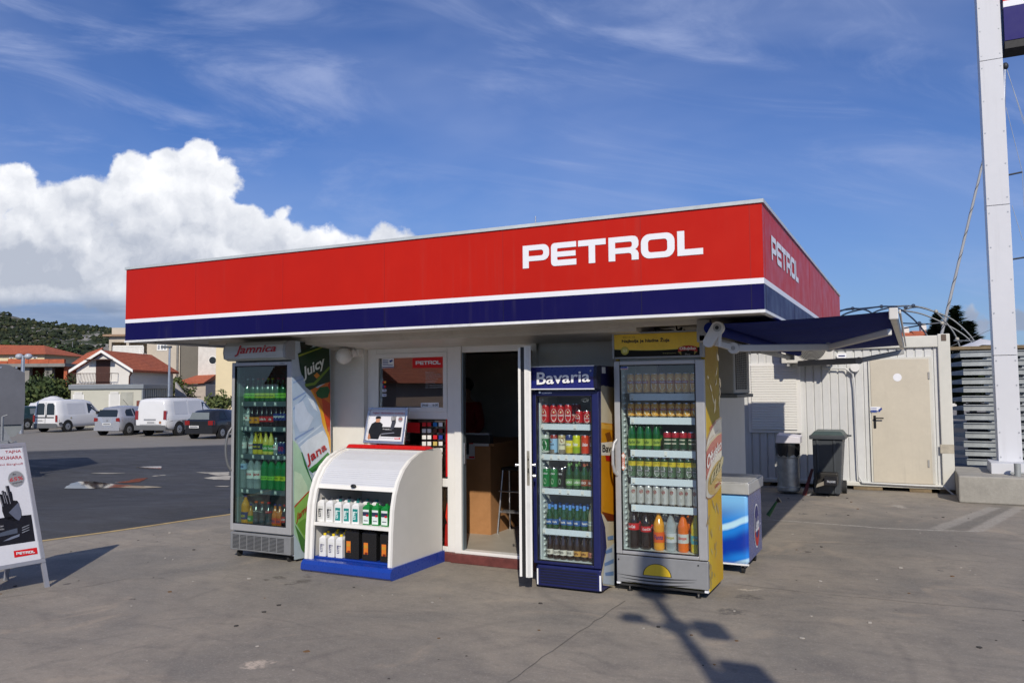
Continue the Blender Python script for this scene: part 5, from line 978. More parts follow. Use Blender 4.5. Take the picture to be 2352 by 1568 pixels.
for i in range(3): place_jug('yellow_cap',Ay,f'{ORD[i]} white bottle with yellow cap from the left, third row of lower cabinet shelf',-4.93+i*.10,6.19,.126,.0)
for i,a in enumerate((448,590,738)): place_jug('black_oil',Ab,f'{ORD[i]} large black oil canister with orange label from the left, lower cabinet shelf',PY(C2((a,1250)),5.93)[0],6.05,.126,0)
# framed poster on top
P0=[PY(C2((555,388)),6.46),PY(C2((885,402)),6.46),PY(C2((925,101)),6.56),PY(C2((600,99)),6.56)]
def frameboard(name,label,cat,Pc,bw,th,fm,back=None,group=None):
    Pc=[np.array(p,float) for p in Pc]; nrm=np.cross(Pc[1]-Pc[0],Pc[3]-Pc[0]); nrm/=np.linalg.norm(nrm)
    t=thing(name,label,cat,tuple((Pc[0]+Pc[1])/2),group); bil=lambda u_,v_:(1-u_)*(1-v_)*Pc[0]+u_*(1-v_)*Pc[1]+u_*v_*Pc[2]+(1-u_)*v_*Pc[3]
    W_=np.linalg.norm(Pc[1]-Pc[0]); H_=np.linalg.norm(Pc[3]-Pc[0]); a=bw/W_; b=bw/H_
    def slab(m,u0,u1,v0,v1,o0,o1,mm): m.hexa([bil(u0,v0)+nrm*o0,bil(u1,v0)+nrm*o0,bil(u1,v0)+nrm*o1,bil(u0,v0)+nrm*o1],[bil(u0,v1)+nrm*o0,bil(u1,v1)+nrm*o0,bil(u1,v1)+nrm*o1,bil(u0,v1)+nrm*o1],mm)
    m=MB(); slab(m,0,1,0,b,-th,.006,fm); slab(m,0,1,1-b,1,-th,.006,fm); slab(m,0,a,b,1-b,-th,.006,fm); slab(m,1-a,1,b,1-b,-th,.006,fm); fo=m.build('frame',t,bevel=.003)
    m=MB(); slab(m,a,1-a,b,1-b,-th,-.004,back or white); m.build('backing',t); return t,bil,nrm
pt,bil,nrm=frameboard('framed_poster','small silver-framed cookery poster standing on top of the white cabinet','poster',P0,.028,.018,alu,mat('poster_paper',(.70,.70,.74),.4,var=.03))
def on(bil,nrm,o): return lambda p:bil(p[0],p[1])+nrm*o
def silhouette(m,B_,dark=True):
    pass
m=MB(); f1=on(bil,nrm,-.002); f2=on(bil,nrm,-.0005); f3=on(bil,nrm,.001)
m.quadtext('TAJNA VRHUNSKIH KUHARA',[f1(p) for p in [(.12,.80),(.93,.80),(.93,.87),(.12,.87)]],C('b0282c'),bold=.01)
m.tri([[(.40,.20),(.90,.20),(.90,.46),(.40,.46)]],C('16161a'),f1)
m.tri([[(.10,0.120),(.36,0.120),(.40,0.275),(.42,0.533),(.36,0.584),(.30,0.610),(.24,0.610),(.14,0.533),(.09,0.361)]],C('14161a'),f2)
m.tri([[(.10,0.275),(.13,0.258),(.17,0.137),(.12,0.103),(.09,0.137)]],C('b07858'),f3)
m.tri([[(.24,0.584),(.33,0.584),(.345,0.653),(.33,0.705),(.25,0.705),(.235,0.653)]],C('c08868'),f3); m.tri([[(.225,0.679),(.35,0.688),(.36,0.731),(.30,0.756),(.23,0.739)]],C('101014'),on(bil,nrm,.002))
m.tri([[(.62,.42),(.70,.40),(.74,.60),(.72,.66),(.64,.64)]],C('3a3c46'),f2)
for i in range(4): m.tri([[(.625+i*.03,.62),(.642+i*.03,.62),(.63+i*.032,.76+.02*(i%2)),(.615+i*.032,.74)]],C('1c1c22'),f3)
m.tri([[(.42,.25),(.74,.30),(.73,.32),(.42,.28)]],C('7a7c88'),f2); m.tri([[(.50,.38),(.66,.385),(.66,.395),(.50,.39)]],C('a8a8b0'),f2)
m.quadtext('Berghoff',[f2(p) for p in [(.44,.38),(.60,.38),(.60,.42),(.44,.42)]],C('d0d0d4')); 
m.tri([[(.84+.055*math.cos(2*PI*i/20),.68+.075*math.sin(2*PI*i/20)) for i in range(20)]],C('8a8c90'),f2); m.quadtext('65%',[f3(p) for p in [(.80,.66),(.88,.66),(.88,.71),(.80,.71)]],C('b02a2a'),bold=.02)
m.tri([[(.76,.135),(.89,.135),(.89,.18),(.76,.18)]],pred,f2); petrol(m,f3((.775,.145)),(f3((1,.1))-f3((0,.1)))/np.linalg.norm(f3((1,.1))-f3((0,.1))),(f3((.5,1))-f3((.5,0)))/np.linalg.norm(f3((.5,1))-f3((.5,0))),.045,.009,pwhite)
m.quadtext('ISPROBAJTE VRHUNSKE KUHARE',[f1(p) for p in [(.40,.15),(.73,.145),(.73,.165),(.40,.17)]],C('606068')); m.build('poster_print',pt)
m=MB(); m.hexa([tuple(bil(.4,0)-nrm*.02),tuple(bil(.6,0)-nrm*.02),tuple(bil(.6,0)-nrm*.12),tuple(bil(.4,0)-nrm*.12)],[tuple(bil(.42,.7)-nrm*.019),tuple(bil(.58,.7)-nrm*.019),tuple(bil(.58,.7)-nrm*.024),tuple(bil(.42,.7)-nrm*.024)],black); m.build('easel_back',pt)
# ---------------- A-frame board ----------------
FA=cvt(0,1700,1165/520.)
Fo=np.array([-6.623,4.474,0]); Tr=np.array([-6.900,4.405,1.215]); ex=np.array([-.12,-.993,0.]); ex/=np.linalg.norm(ex); Wd=.66
up=(Tr-Fo); bot=.168
Pc=[Fo+up*bot+ex*Wd,Fo+up*bot,Tr,Tr+ex*Wd]   # seen from the camera: left..right
aT,bilA,nA=frameboard('a_frame_board','grey-framed pavement sign with knife advertisement, standing at the left edge','sign',Pc,.035,.02,mat('grey_aluminium_frame',(.42,.43,.47),.4,metal=.5,var=.06),mat('poster_paper2',(.66,.67,.72),.35,var=.05,vs=3,bump=.15,bs=6))
fmA=mat('grey_aluminium_frame')
def slant(m,p,q,wv,tv,mm): m.hexa([p,p+wv,p+wv+tv,p+tv],[q,q+wv,q+wv+tv,q+tv],mm)
for o_ in(-.0,Wd-.035): m=MB(); slant(m,Fo+ex*o_,Fo+up*bot+ex*o_,ex*.035,nA*-.02,fmA); m.build('leg',aT)
# rear half
Tb=Tr+np.array([-.03,0,0]); Fb=np.array([2*Tb[0]-Fo[0]+.03,Fo[1],0]); upb=Tb-Fb
m=MB(); slant(m,Fb+upb*bot,Tb,ex*Wd,np.array([.015,0,0]),mat('board_back',(.35,.35,.36),.6)); m.build('rear_panel',aT)
for o_ in(0,Wd-.035): m=MB(); slant(m,Fb+ex*o_,Fb+upb*bot+ex*o_,ex*.035,np.array([.02,0,0]),fmA); m.build('leg',aT)
m=MB(); m.cyl(tuple(Fo+up*.45+ex*.03),tuple(Fb+upb*.45+ex*.03),.004,alu,n=6); m.build('stay',aT)
fa_=lambda o:(lambda q_:PL(FA(q_),Pc[0]+nA*o,nA))
m=MB(); q1=fa_(.0015); q2=fa_(.003); q0=fa_(-.002); r_=C('a82c38')
m.quadtext('TAJNA',[q0(p) for p in [(47,258),(190,248),(188,218),(45,228)]],r_,bold=.012); m.quadtext('KUHARA',[q0(p) for p in [(5,310),(198,300),(196,270),(3,280)]],r_,bold=.012)
m.quadtext('VRHUNSKIH',[q0(p) for p in [(-260,322),(-20,312),(-22,282),(-262,292)]],r_,bold=.012)
m.quadtext('noževi Berghoff',[q0(p) for p in [(-70,372),(207,358),(206,334),(-70,346)]],C('b0585c'))
el2=lambda c,a,b,n=28:[(c[0]+a*math.cos(2*PI*i/n),c[1]+b*math.sin(2*PI*i/n)) for i in range(n)]
m.tri([el2((144,478),77,75)],C('c8cad0'),q0); m.tri([el2((144,478),70,68)],C('8c8e92'),q1); m.quadtext('65%',[q2(p) for p in [(88,508),(207,485),(205,450),(86,473)]],C('b83840'),bold=.012)
m.quadtext('do',[q2(p) for p in [(113,448),(142,443),(140,426),(111,431)]],C('303034')); m.quadtext('popusta',[q2(p) for p in [(115,531),(203,513),(200,496),(112,514)]],C('303034'))
m.tri([[(-90,880),(0,832),(40,826),(195,808),(280,800),(315,1035),(0,1082),(-90,1100)]],C('14141c'),q0)
m.tri([[(-60,600),(10,640),(15,700),(20,770),(40,826),(60,842),(130,860),(195,808),(190,760),(165,690),(155,675),(118,672),(110,620),(100,590),(78,600),(60,640),(40,640),(20,620)]],C('16161c'),q0)
m.tri([[(78,780),(165,690),(187,760),(190,820),(170,852),(140,838)]],C('5c6274'),q1)
for (a,b,c_,d_) in [((48,545),(78,540),(112,690),(88,706)),((12,590),(32,583),(62,690),(40,700)),((-10,630),(5,625),(40,720),(20,730)),((30,600),(50,592),(80,700),(62,706))]: m.tri([[a,b,c_,d_]],C('1c1c24'),q1); m.tri([[(a[0]+6,a[1]+6),(a[0]+11,a[1]+5),(d_[0]+8,d_[1]-4),(d_[0]+3,d_[1]-2)]],C('8c8e98'),q2)
m.tri([[(-60,985),(60,945),(155,920),(158,965),(60,985),(-60,1010)]],C('4c5464'),q1); m.tri([[(25,1040),(100,1000),(178,972),(172,995),(90,1025)]],C('70788a'),q1)
for k in range(3): m.tri([[(195,915+k*22),(262,888+k*22),(264,893+k*22),(200,922+k*22)]],C('80848e'),q1)
m.quadtext('BERGHOFF',[q1(p) for p in [(-80,918),(35,910),(33,898),(-82,904)]],C('b8b8bc'),shear=.2,bold=.01); m.quadtext('EON',[q1(p) for p in [(-8,940),(38,936),(36,922),(-8,926)]],C('b8b8bc'),shear=.2)
m.tri([[(130,1185),(338,1150),(330,1093),(122,1125)]],pred,q0)
qa,qb,qc,qd=[q2(p) for p in [(147,1160),(313,1141),(310,1118),(145,1137)]]
ll=np.linalg.norm; petrol(m,qa,(qb-qa)/ll(qb-qa),(qd-qa)/ll(qd-qa),ll(qb-qa),ll(qd-qa),pwhite)
m.build('poster_print',aT)
# ---------------- chest freezer ----------------
fz=thing('chest_freezer','blue-printed ice cream chest freezer with steel lid, beside the yellow fridge','freezer',(-1.62,7.8,0))
fx0,fx1,fy0,fy1=-1.90,-1.34,7.34,8.05; fm_=bpy.data.materials.new('blue_wave_print'); fm_.use_nodes=True; t=NT(fm_.node_tree); b_=t.n['Principled BSDF']; o_=t.add('ShaderNodeTexCoord').outputs['Object']
X,Y,Z=t.sep(o_); nzz=t.noise(o_,2.2,3,.5,.6); wv_=t.m('SINE',t.m('ADD',t.m('ADD',t.m('MULTIPLY',Z,17),t.m('MULTIPLY',X,-6)),t.m('MULTIPLY',nzz,2.2)))
c_=t.mix(t.ss(wv_,-.9,.7),(.004,.04,.38),(.015,.22,.74)); c_=t.mix(t.ss(wv_,.80,.99),c_,(.50,.78,.95)); c_=t.mix(t.ss(Z,.42,.66),c_,(.20,.50,.86)); c_=t.mix(t.m('MULTIPLY',t.ss(Z,.16,.04),.8),c_,(.005,.03,.30))
t.set(b_.inputs['Base Color'],c_); b_.inputs['Roughness'].default_value=.25; b_.inputs['Coat Weight'].default_value=.6
lidst=mat('lid_steel',(.56,.57,.57),.38,metal=.45,var=.08,vs=2)
pur=mat('purple_print',(.05,.085,.30),.3,var=.25,vs=3,coat=.5)
m=MB(); m.box(fx0,fx1,fy0,fy1,.09,.70,fm_); fb=m.build('body',fz,bevel=.025,bseg=3)
m=MB(); m.box(fx1-.0,fx1+.003,fy0+.03,fy1-.03,.11,.69,pur); 
ec=np.array([fx1+.005,7.74,.37]); m.disc(ec,YA,ZA,.13,.20,pwhite,28); m.disc(ec+[.002,0,0],YA,ZA,.115,.185,C('2a2c6a'),28)
pts=[(.115*math.cos(a),.185*math.sin(a)) for a in [PI*(1.05+.9*i/20) for i in range(21)]]+[(.08*math.cos(a),.09*math.sin(a)-.02) for a in [PI*(1.95-.9*i/20) for i in range(21)]]
m.tri([pts],C('b82a20'),lambda p:(ec[0]+.004,ec[1]+p[0],ec[2]+p[1])); m.text('Ledo',(ec[0]+.006,ec[1]-.09,ec[2]-.05),YA,ZA,.18,.13,pwhite,bold=.03,shear=.25)
m.disc((fx1+.005,7.93,.36),YA,ZA,.012,.014,pwhite,12)
bear=[(-.05,.48),(-.03,.56),(-.05,.62),(-.01,.66),(.04,.64),(.05,.58),(.10,.52),(.12,.60),(.15,.60),(.15,.50),(.08,.42),(.05,.30),(-.02,.14),(-.06,.14),(-.05,.30),(-.09,.42),(-.11,.52),(-.09,.54)]
m.build('side_print',fz)
m=MB(); m.disc((fx0+.20,fy0-.003,.52),XA,ZA,.07,.07,pwhite); m.disc((fx0+.20,fy0-.005,.52),XA,ZA,.06,.06,C('28306a')); m.build('front_logo',fz)
m=MB(); m.box(fx0,fx1,fy0-.004,fy0+.02,.08,.092,pwhite); m.build('white_trim',fz)
m=MB(); m.box(fx0-.02,fx1+.02,fy0-.025,fy1+.02,.70,.795,lidst); m.box(fx0-.01,fx1+.01,fy0-.01,fy1+.01,.795,.805,lidst); m.build('steel_lid',fz,bevel=.012)
for (a,b) in((fx0+.08,fy0+.08),(fx1-.06,fy0+.07),(fx1-.06,fy1-.08),(fx0+.08,fy1-.08)):
    m=MB(); m.cyl((a-.012,b,.034),(a+.012,b,.034),.034,rubber,n=16); m.box(a-.018,a+.018,b-.02,b+.02,.055,.09,alu); m.build('wheel',fz)
# ---------------- air conditioner on the kiosk wall ----------------
ac=thing('air_conditioner','grey outdoor air conditioning unit on the kiosk side wall under the awning','air conditioner',(-1.8,8.1,1.55))
acm=mat('ac_grey',(.42,.41,.37),.5,var=.12,vs=4); dkm=mat('grille_dark',(.02,.02,.02),.7)
ax0,ax1,ay0,ay1,az0,az1=-1.93,-1.50,7.70,8.50,1.58,2.12
m=MB(); m.box(ax0,ax1,ay0,ay1,az0,az1,acm); cs=m.build('casing',ac,bevel=.012)
m=MB(); m.box(ax0+.05,ax1-.14,ay0-.003,ay0-.0005,az0+.04,az1-.05,dkm); m.build('side_opening',cs)
m=MB(); m.box(ax1,ax1+.003,ay0+.08,ay1-.15,az0+.04,az1-.04,dkm); m.build('grille_recess',cs)
m=MB()
for i in range(26): z=az0+.045+i*.0175; m.box(ax1+.003,ax1+.010,ay0+.08,ay1-.15,z,z+.004,acm)
for i in range(7): y=ay0+.08+i*.095; m.box(ax1+.010,ax1+.013,y,y+.005,az0+.04,az1-.04,acm)
m.build('grille',cs)
m=MB(); m.box(ax0,ax1+.03,ay0-.02,ay1+.02,az0-.035,az0-.002,mat('bracket_grey',(.2,.2,.18),.6)); m.build('bracket',ac,bevel=.006)
# ---------------- awning ----------------
aw=thing('folding_awning','dark navy folding-arm awning opened sideways from under the kiosk roof','awning',(-1.3,8.6,2.1))
nav=mat('awning_fabric',(.010,.022,.18),.9,spec=.1,var=.12,vs=3,bump=.05,bs=80); awg=mat('awning_white',(.62,.61,.58),.4,var=.06); awd=mat('awning_grey',(.34,.34,.33),.45,var=.08)
ya,yb_=6.02,11.2; xr_,xf=-1.33,-.10; zr,zf=2.115,2.150
m=MB(); nx,ny=10,12
def fab(u_,v_,dz=0): 
    x=xr_+(xf-xr_)*u_; y=ya+(yb_-ya)*v_; return (x,y,zr+(zf-zr)*u_-.018*math.sin(PI*u_)+.012*math.sin(v_*PI*4+.6)*math.sin(PI*u_)+dz)
for dz in(0,.003): m.add([fab(i/nx,j/ny,dz) for j in range(ny+1) for i in range(nx+1)],[(j*(nx+1)+i,j*(nx+1)+i+1,(j+1)*(nx+1)+i+1,(j+1)*(nx+1)+i) for j in range(ny) for i in range(nx)],nav,True)
m.build('fabric',aw)
m=MB(); m.cyl((xr_-.01,ya-.02,zr-.03),(xr_-.01,yb_,zr-.03),.042,nav,n=20); m.build('roller_tube',aw)
m=MB(); m.box(xf-.025,xf+.02,ya-.03,yb_+.02,zf-.055,zf+.012,mat('bar_grey',(.30,.30,.31),.35,metal=.5)); m.box(xf+.03,xf+.045,ya-.02,yb_+.01,zf-.02,zf+.01,awg); fbm=m.build('front_bar',aw,bevel=.01)
m=MB(); m.box(xf-.03,xf+.028,ya-.045,ya-.03,zf-.058,zf+.022,awg); m.build('front_end_cap',fbm,bevel=.012)
# near bracket: gearbox plate and crank eye
m=MB(); pz0=PY(A((215,540)),5.97); pz1=PY(A((305,400)),5.97)
def plate(m,p,q,r0,r1,y0,y1,mm):
    p=np.array([p[0],p[2]]);q=np.array([q[0],q[2]]); d=(q-p)/ll(q-p); n_=np.array([-d[1],d[0]]); a0=math.atan2(-n_[1],-n_[0]); 
    pts=[p+r0*np.array([math.cos(a0+PI*i/10*(1)),math.sin(a0+PI*i/10)]) for i in range(11)]; 
    c1=[p+r0*(math.cos(t)*n_-math.sin(t)*d) for t in [PI*i/10 for i in range(11)]]; c2=[q+r1*(-math.cos(t)*n_+math.sin(t)*d) for t in [PI*i/10 for i in range(11)]]
    m.prism([tuple(a) for a in c1+c2],lambda s_,dd:(s_[0],dd,s_[1]),y0,y1,mm)
plate(m,pz0,pz1,.038,.046,5.93,5.985,awg); br_=m.build('end_plate',aw,bevel=.008)
m=MB(); m.cyl((pz1[0],5.925,pz1[2]),(pz1[0],5.93,pz1[2]),.030,awd,n=18); m.cyl((pz1[0],5.920,pz1[2]),(pz1[0],5.925,pz1[2]),.014,black,n=12); m.build('gear_hub',br_)
m=MB(); e0=PY(A((322,450)),5.95); e1=PY(A((315,585)),5.95); m.cyl(tuple(e0),tuple(e1),.014,awg,n=10); m.build('crank_eye',br_,bevel=.003)
def arm(p,q,h_,d_,mm): # box beam from p to q
    p=np.array(p);q=np.array(q); d=(q-p)/ll(q-p); s_=np.cross(d,[0,0,1]); s_/=ll(s_); u_=np.cross(s_,d); m=MB(); m.hexa([p-s_*d_-u_*h_,q-s_*d_-u_*h_,q+s_*d_-u_*h_,p+s_*d_-u_*h_],[p-s_*d_+u_*h_,q-s_*d_+u_*h_,q+s_*d_+u_*h_,p+s_*d_+u_*h_],mm); return m
ap0=PY(A((460,600)),6.15); ap1=PY(A((1400,590)),6.75); ap2=PY(A((2080,435)),6.2); ap2[0]=xf-.03
bk=PY(A((270,545)),6.05); arm(tuple(bk),tuple(ap0),.022,.015,awg).build('shoulder_arm',aw,bevel=.006)
m=MB(); m.cyl((ap0[0],ap0[1]-.03,ap0[2]),(ap0[0],ap0[1]+.03,ap0[2]),.042,awg,n=22); m.cyl((ap0[0],ap0[1]-.035,ap0[2]),(ap0[0],ap0[1]-.03,ap0[2]),.016,awd,n=12); m.build('arm_joint',aw,bevel=.006)
arm(tuple(ap0),tuple(ap1),.027,.018,awg).build('arm',aw,bevel=.010,bseg=3); arm(tuple(ap1),tuple(ap2),.024,.018,awg).build('arm',aw,bevel=.010,bseg=3)
m=MB(); m.cyl((ap1[0],ap1[1]-.025,ap1[2]),(ap1[0],ap1[1]+.025,ap1[2]),.036,awd,n=16); m.build('elbow_joint',aw,bevel=.004)
# carrying bar and far arm
arm((-1.42,6.1,2.02),(-1.42,yb_,2.02),.022,.022,awd).build('carrying_bar',aw,bevel=.003)
q1_=(-1.27,10.6,1.93); q2_=PY(A((1700,722)),10.0); q3_=PY(A((2135,635)),10.6)
arm(q1_,tuple(q2_),.035,.02,awd).build('arm',aw,bevel=.01); arm(tuple(q2_),tuple(q3_),.028,.018,awd).build('arm',aw,bevel=.01)
m=MB(); m.cyl(tuple(np.array(q2_)-[0,.03,0]),tuple(np.array(q2_)+[0,.03,0]),.04,awd,n=14); m.build('elbow_joint',aw)
for y in(6.1,8.4,10.9): m=MB(); m.box(-1.46,-1.36,y,y+.08,1.99,2.16,awd); m.build('ceiling_bracket',aw,bevel=.005)
# ---------------- white office container ----------------
oc=thing('office_container','white ribbed office container with beige door and shuttered window behind the kiosk','container',(-1.5,15,0))
ocw=mat('container_white',(.62,.61,.55),.45,var=.07,vs=1.2,streak=.35); ocr=mat('container_ribbed',(.60,.605,.59),.45,var=.08,vs=1.5,streak=.3)
CX0,CX1,CY=-5.5,.53,14.0; pc=lambda q_,y=CY:PY(K4(q_),y)
zt=pc((740,303))[2]; zbt=.06; zsl=pc((400,1291))[2]
m=MB(); m.box(CX0,CX1,CY,CY+.12,zbt,zsl,ocw); m.box(CX0,CX1-.10,CY-.0,CY+.12,zt-.20,zt-.02,ocw); m.box(CX1-.17,CX1,CY-.01,CY+.14,zbt,zt,ocw); m.box(CX0,CX1-.01,CY+.12,CY+2.4,zbt,zt-.03,ocr); m.build('frame',oc,bevel=.012)
m=MB(); hy=CY+.045; zz0,zz1=zsl,zt-.20; xrib=[]; x=CX0+.02
dx0,dx1=pc((213,470))[0],pc((600,470))[0]; dz1=pc((400,472))[2]; dz0=zsl+.005
wx0,wx1=PY(A((630,850)),CY)[0],PY(A((1075,850)),CY)[0]; wz1=PY(A((850,760)),CY)[2]; wz0=PY(K3((500,330)),CY)[2]
prof=[]; 
while x<CX1-.2: prof+= [(x,hy),(x+.012,hy+.022),(x+.022,hy+.022),(x+.034,hy)]; x+=.125
prof.append((CX1-.17,hy)); n_=len(prof)
m.add([(a,b,z) for z in(zz0,zz1) for a,b in prof],[(i,i+1,n_+i+1,n_+i) for i in range(n_-1)],ocr); m.build('ribbed_wall',oc)
m=MB(); dcm=mat('door_beige',(.56,.51,.41),.45,var=.07,vs=2,streak=.18); m.box(dx0-.03,dx1+.04,CY+.01,hy+.0,dz0,dz1+.03,ocw); m.box(dx0,dx1,CY-.0,CY+.01,dz0,dz1,dcm); dd=m.build('door',oc,bevel=.004)
m=MB(); p=pc((247,885)); m.box(p[0]-.018,p[0]+.018,CY-.012,CY,p[2]-.10,p[2]+.10,black); m.cyl((p[0],CY-.05,p[2]+.06),(p[0],CY,p[2]+.06),.012,black,n=8); m.box(p[0],p[0]+.13,CY-.06,CY-.045,p[2]+.05,p[2]+.07,black); m.build('handle',dd,bevel=.004)
m=MB(); p=pc((395,592)); m.disc((p[0],CY-.003,p[2]),(1,0,0),(0,0,1),.062,.062,pwhite,24); m.build('round_sticker',dd)
m=MB(); a,b=pc((218,820)),pc((282,786)); m.box(a[0],b[0],CY-.004,CY-.002,a[2],b[2],pwhite)
for k in range(3): m.box(a[0]+.01,a[0]+.09,CY-.006,CY-.005,b[2]-.03-k*.03,b[2]-.02-k*.03,bl)
m.box(a[0],b[0],CY-.006,CY-.005,a[2]+.005,a[2]+.02,bl); m.poly([(a[0]+.11,CY-.006,b[2]-.05),(a[0]+.16,CY-.006,b[2]-.01),(a[0]+.17,CY-.006,b[2]-.04),(a[0]+.13,CY-.006,b[2]-.07)],bl); m.build('camera_notice',dd)
for zq in(580,1160): m=MB(); p=pc((603,zq)); m.box(p[0]-.012,p[0]+.012,CY-.012,CY,p[2]-.055,p[2]+.055,mat('hinge_grey',(.35,.34,.32),.5)); m.build('hinge',dd)
m=MB(); m.box(wx0-.06,wx1+.06,CY+.01,hy,wz0-.05,wz1+.02,pvc); wd=m.build('window',oc,bevel=.004)
m=MB(); n_=26; hh=(wz1-wz0)/n_; pr=[]
for i in range(n_): pr+=[(CY-.005,wz0+i*hh),(CY-.012,wz0+i*hh+hh*.15),(CY-.012,wz0+i*hh+hh*.8),(CY-.002,wz0+i*hh+hh*.97)]
m.add([(x,y,z) for x in(wx0,wx1) for y,z in pr],[(i,i+1,len(pr)+i+1,len(pr)+i) for i in range(len(pr)-1)],mat('shutter_white',(.72,.71,.67),.4,var=.02)); m.build('roller_shutter',wd)
# fan unit on the container
fa0=PY(A((1440,720)),CY-.35); a0=fa0[0]; m=MB(); m.box(a0-.78,a0,CY-.35,CY-.02,2.02,2.55,mat('ac_white',(.62,.60,.54),.5,var=.06))
au=thing('air_conditioner','cream air conditioning unit with round fan grille on the container wall','air conditioner',(a0-.4,CY,2.0)); cs2=m.build('casing',au,bevel=.012)
m=MB(); fc=(a0-.32,CY-.352,2.29)
m.disc(fc,XA,ZA,.235,.235,dkm,32); m.build('fan_opening',cs2)
m=MB()
for k in range(1,13):
    R_=.235*k/12; 
    for i in range(28): a,b=2*PI*i/28,2*PI*(i+1)/28; m.cyl((fc[0]+R_*math.cos(a),fc[1]-.012,fc[2]+R_*math.sin(a)),(fc[0]+R_*math.cos(b),fc[1]-.012,fc[2]+R_*math.sin(b)),.0035,acm,n=4,caps=False)
m.build('fan_grille',cs2)
m=MB(); m.box(a0-.70,a0-.66,CY-.33,CY,1.97,2.02,awd); m.box(a0-.1,a0-.06,CY-.33,CY,1.97,2.02,awd); m.build('bracket',au)
m=MB(); a,b=PY(A((1482,697)),CY-.01),PY(A((1572,650)),CY-.01); m.box(a[0],b[0],CY-.012,CY-.008,a[2],b[2],pwhite); m.box(a[0]+.02,b[0]-.02,CY-.014,CY-.013,b[2]-.05,b[2]-.03,bl); m.box(a[0]+.02,b[0]-.02,CY-.014,CY-.013,a[2]+.03,a[2]+.04,bl); m.build('notice_plate',oc)
# outside socket lamp and cable pipe
m=MB(); p=PY(A((1660,790)),CY-.05); m.cyl((p[0],CY-.08,p[2]),(p[0],CY+.02,p[2]),.07,pvc,n=20); m.build('round_socket',oc,bevel=.01)
m=MB(); p2=PY(K3((1120,740)),CY-.02); m.tube([(p[0]-.5,CY-.03,p[2]-.0),(p[0]-.15,CY-.03,p[2]-.01),(p[0]-.04,CY-.03,p[2]-.1),(p[0]-.02,CY-.03,p[2]-.3),(p[0]-.0,CY-.03,p2[2]+.1),(p[0]+.05,CY-.03,p2[2]+.0),(dx0+.6,CY-.03,p2[2]-.01),(CX1-.16,CY-.03,p2[2]-.01),(CX1-.03,CY-.06,p2[2]-.13)],.014,ocr,8); m.build('cable_pipe',oc)
m=MB(); p=pc((700,330),CY-.012); m.box(p[0]-.035,p[0]+.035,CY-.0135,CY-.011,p[2]-.05,p[2]+.05,mat('corner_hole',(.12,.09,.07),.8)); m.build('corner_casting_hole',oc)
m=MB(); a,b=pc((680,1092),CY-.012),pc((765,1035),CY-.012); m.box(a[0],CX1,CY-.014,CY-.012,a[2],b[2],mat('bare_primer_patch',(.42,.38,.30),.7,var=.2,vs=15)); m.build('paint_patch',oc)
for i,xx in enumerate((-2.6,-.9,-.1,.2)):
    m=MB(); m.box(xx,xx+.42,CY+.02,CY+.25,0,.088,mat('timber_old',(.20,.15,.09),.9,var=.3,vs=8)); m.build('timber_block',label=f'{ORD[i]} old timber packing block from the left beneath the white container',cat='timber',group='packing timbers under the container',loc=(xx+.2,CY+.1,0),bevel=.006)
# ---------------- bins ----------------
wb=thing('wheelie_bin','dark grey two-wheeled rubbish bin with green-grey lid against the container','bin',(-1.2,13.2,0))
bm_=mat('bin_plastic',(.055,.062,.070),.45,var=.12,vs=3,bump=.05,bs=60); lidm=mat('bin_lid',(.06,.085,.08),.4,var=.1)
by0,by1=13.0,13.5; kb=lambda q_:PY(K3(q_),by0); bx0=kb((795,840))[0]; bx1=kb((1000,845))[0]; bz=kb((900,405))[2]; tx0,tx1=kb((770,400))[0],kb((1030,400))[0]
m=MB(); m.hexa([(bx0,by0+.05,.03),(bx1,by0+.05,.03),(bx1,by1-.05,.03),(bx0,by1-.05,.03)],[(tx0+.02,by0,bz),(tx1-.02,by0,bz),(tx1-.02,by1+.02,bz),(tx0+.02,by1+.02,bz)],bm_)
for t_ in(.18,.82): xa=bx0+(bx1-bx0)*t_; m.hexa([(xa-.015,by0+.035,.04),(xa+.015,by0+.035,.04),(xa+.015,by0+.06,.04),(xa-.015,by0+.06,.04)],[(xa-.02,by0-.012,bz),(xa+.02,by0-.012,bz),(xa+.02,by0+.02,bz),(xa-.02,by0+.02,bz)],bm_)
m.build('body',wb,bevel=.015); m=MB(); m.box(tx0-.02,tx1+.02,by0-.035,by1+.03,bz,bz+.06,bm_); m.build('rim',wb,bevel=.01)
m=MB(); m.hexa([(tx0,by0-.03,bz+.06),(tx1+.01,by0-.03,bz+.06),(tx1+.01,by1,bz+.06),(tx0,by1,bz+.06)],[(tx0+.05,by0+.03,bz+.12),(tx1-.04,by0+.03,bz+.12),(tx1-.04,by1-.03,bz+.13),(tx0+.05,by1-.03,bz+.13)],lidm); m.build('lid',wb,bevel=.015)
m=MB(); m.cyl((tx0+.03,by1+.06,bz+.03),(tx1+.07,by1+.06,bz+.03),.014,bm_); m.build('handle',wb)
for s_ in(bx1+.0,bx0-.05): m=MB(); m.cyl((s_+.0,by1-.02,.10),(s_+.06,by1-.02,.10),.10,rubber,n=18); m.cyl((s_+.058,by1-.02,.10),(s_+.064,by1-.02,.10),.05,bm_,n=12); m.build('wheel',wb)
bxm=(bx0+bx1)/2
bx=thing('drinks_box','dark cardboard drinks box and carton lying in front of the wheelie bin','box',(bxm,12.8,0))
m=MB(); a,b=PY(K3((815,760)),12.85),PY(K3((980,670)),12.85)
m=MB(); m.box(a[0],b[0],12.88,13.03,a[2]-.0,b[2],mat('slot_dark',(.02,.018,.016),.6)); m.build('opening',wb,bevel=.02)
bx.location=(bxm,12.85,a[2]); ORG[bx.name]=np.array(bx.location)
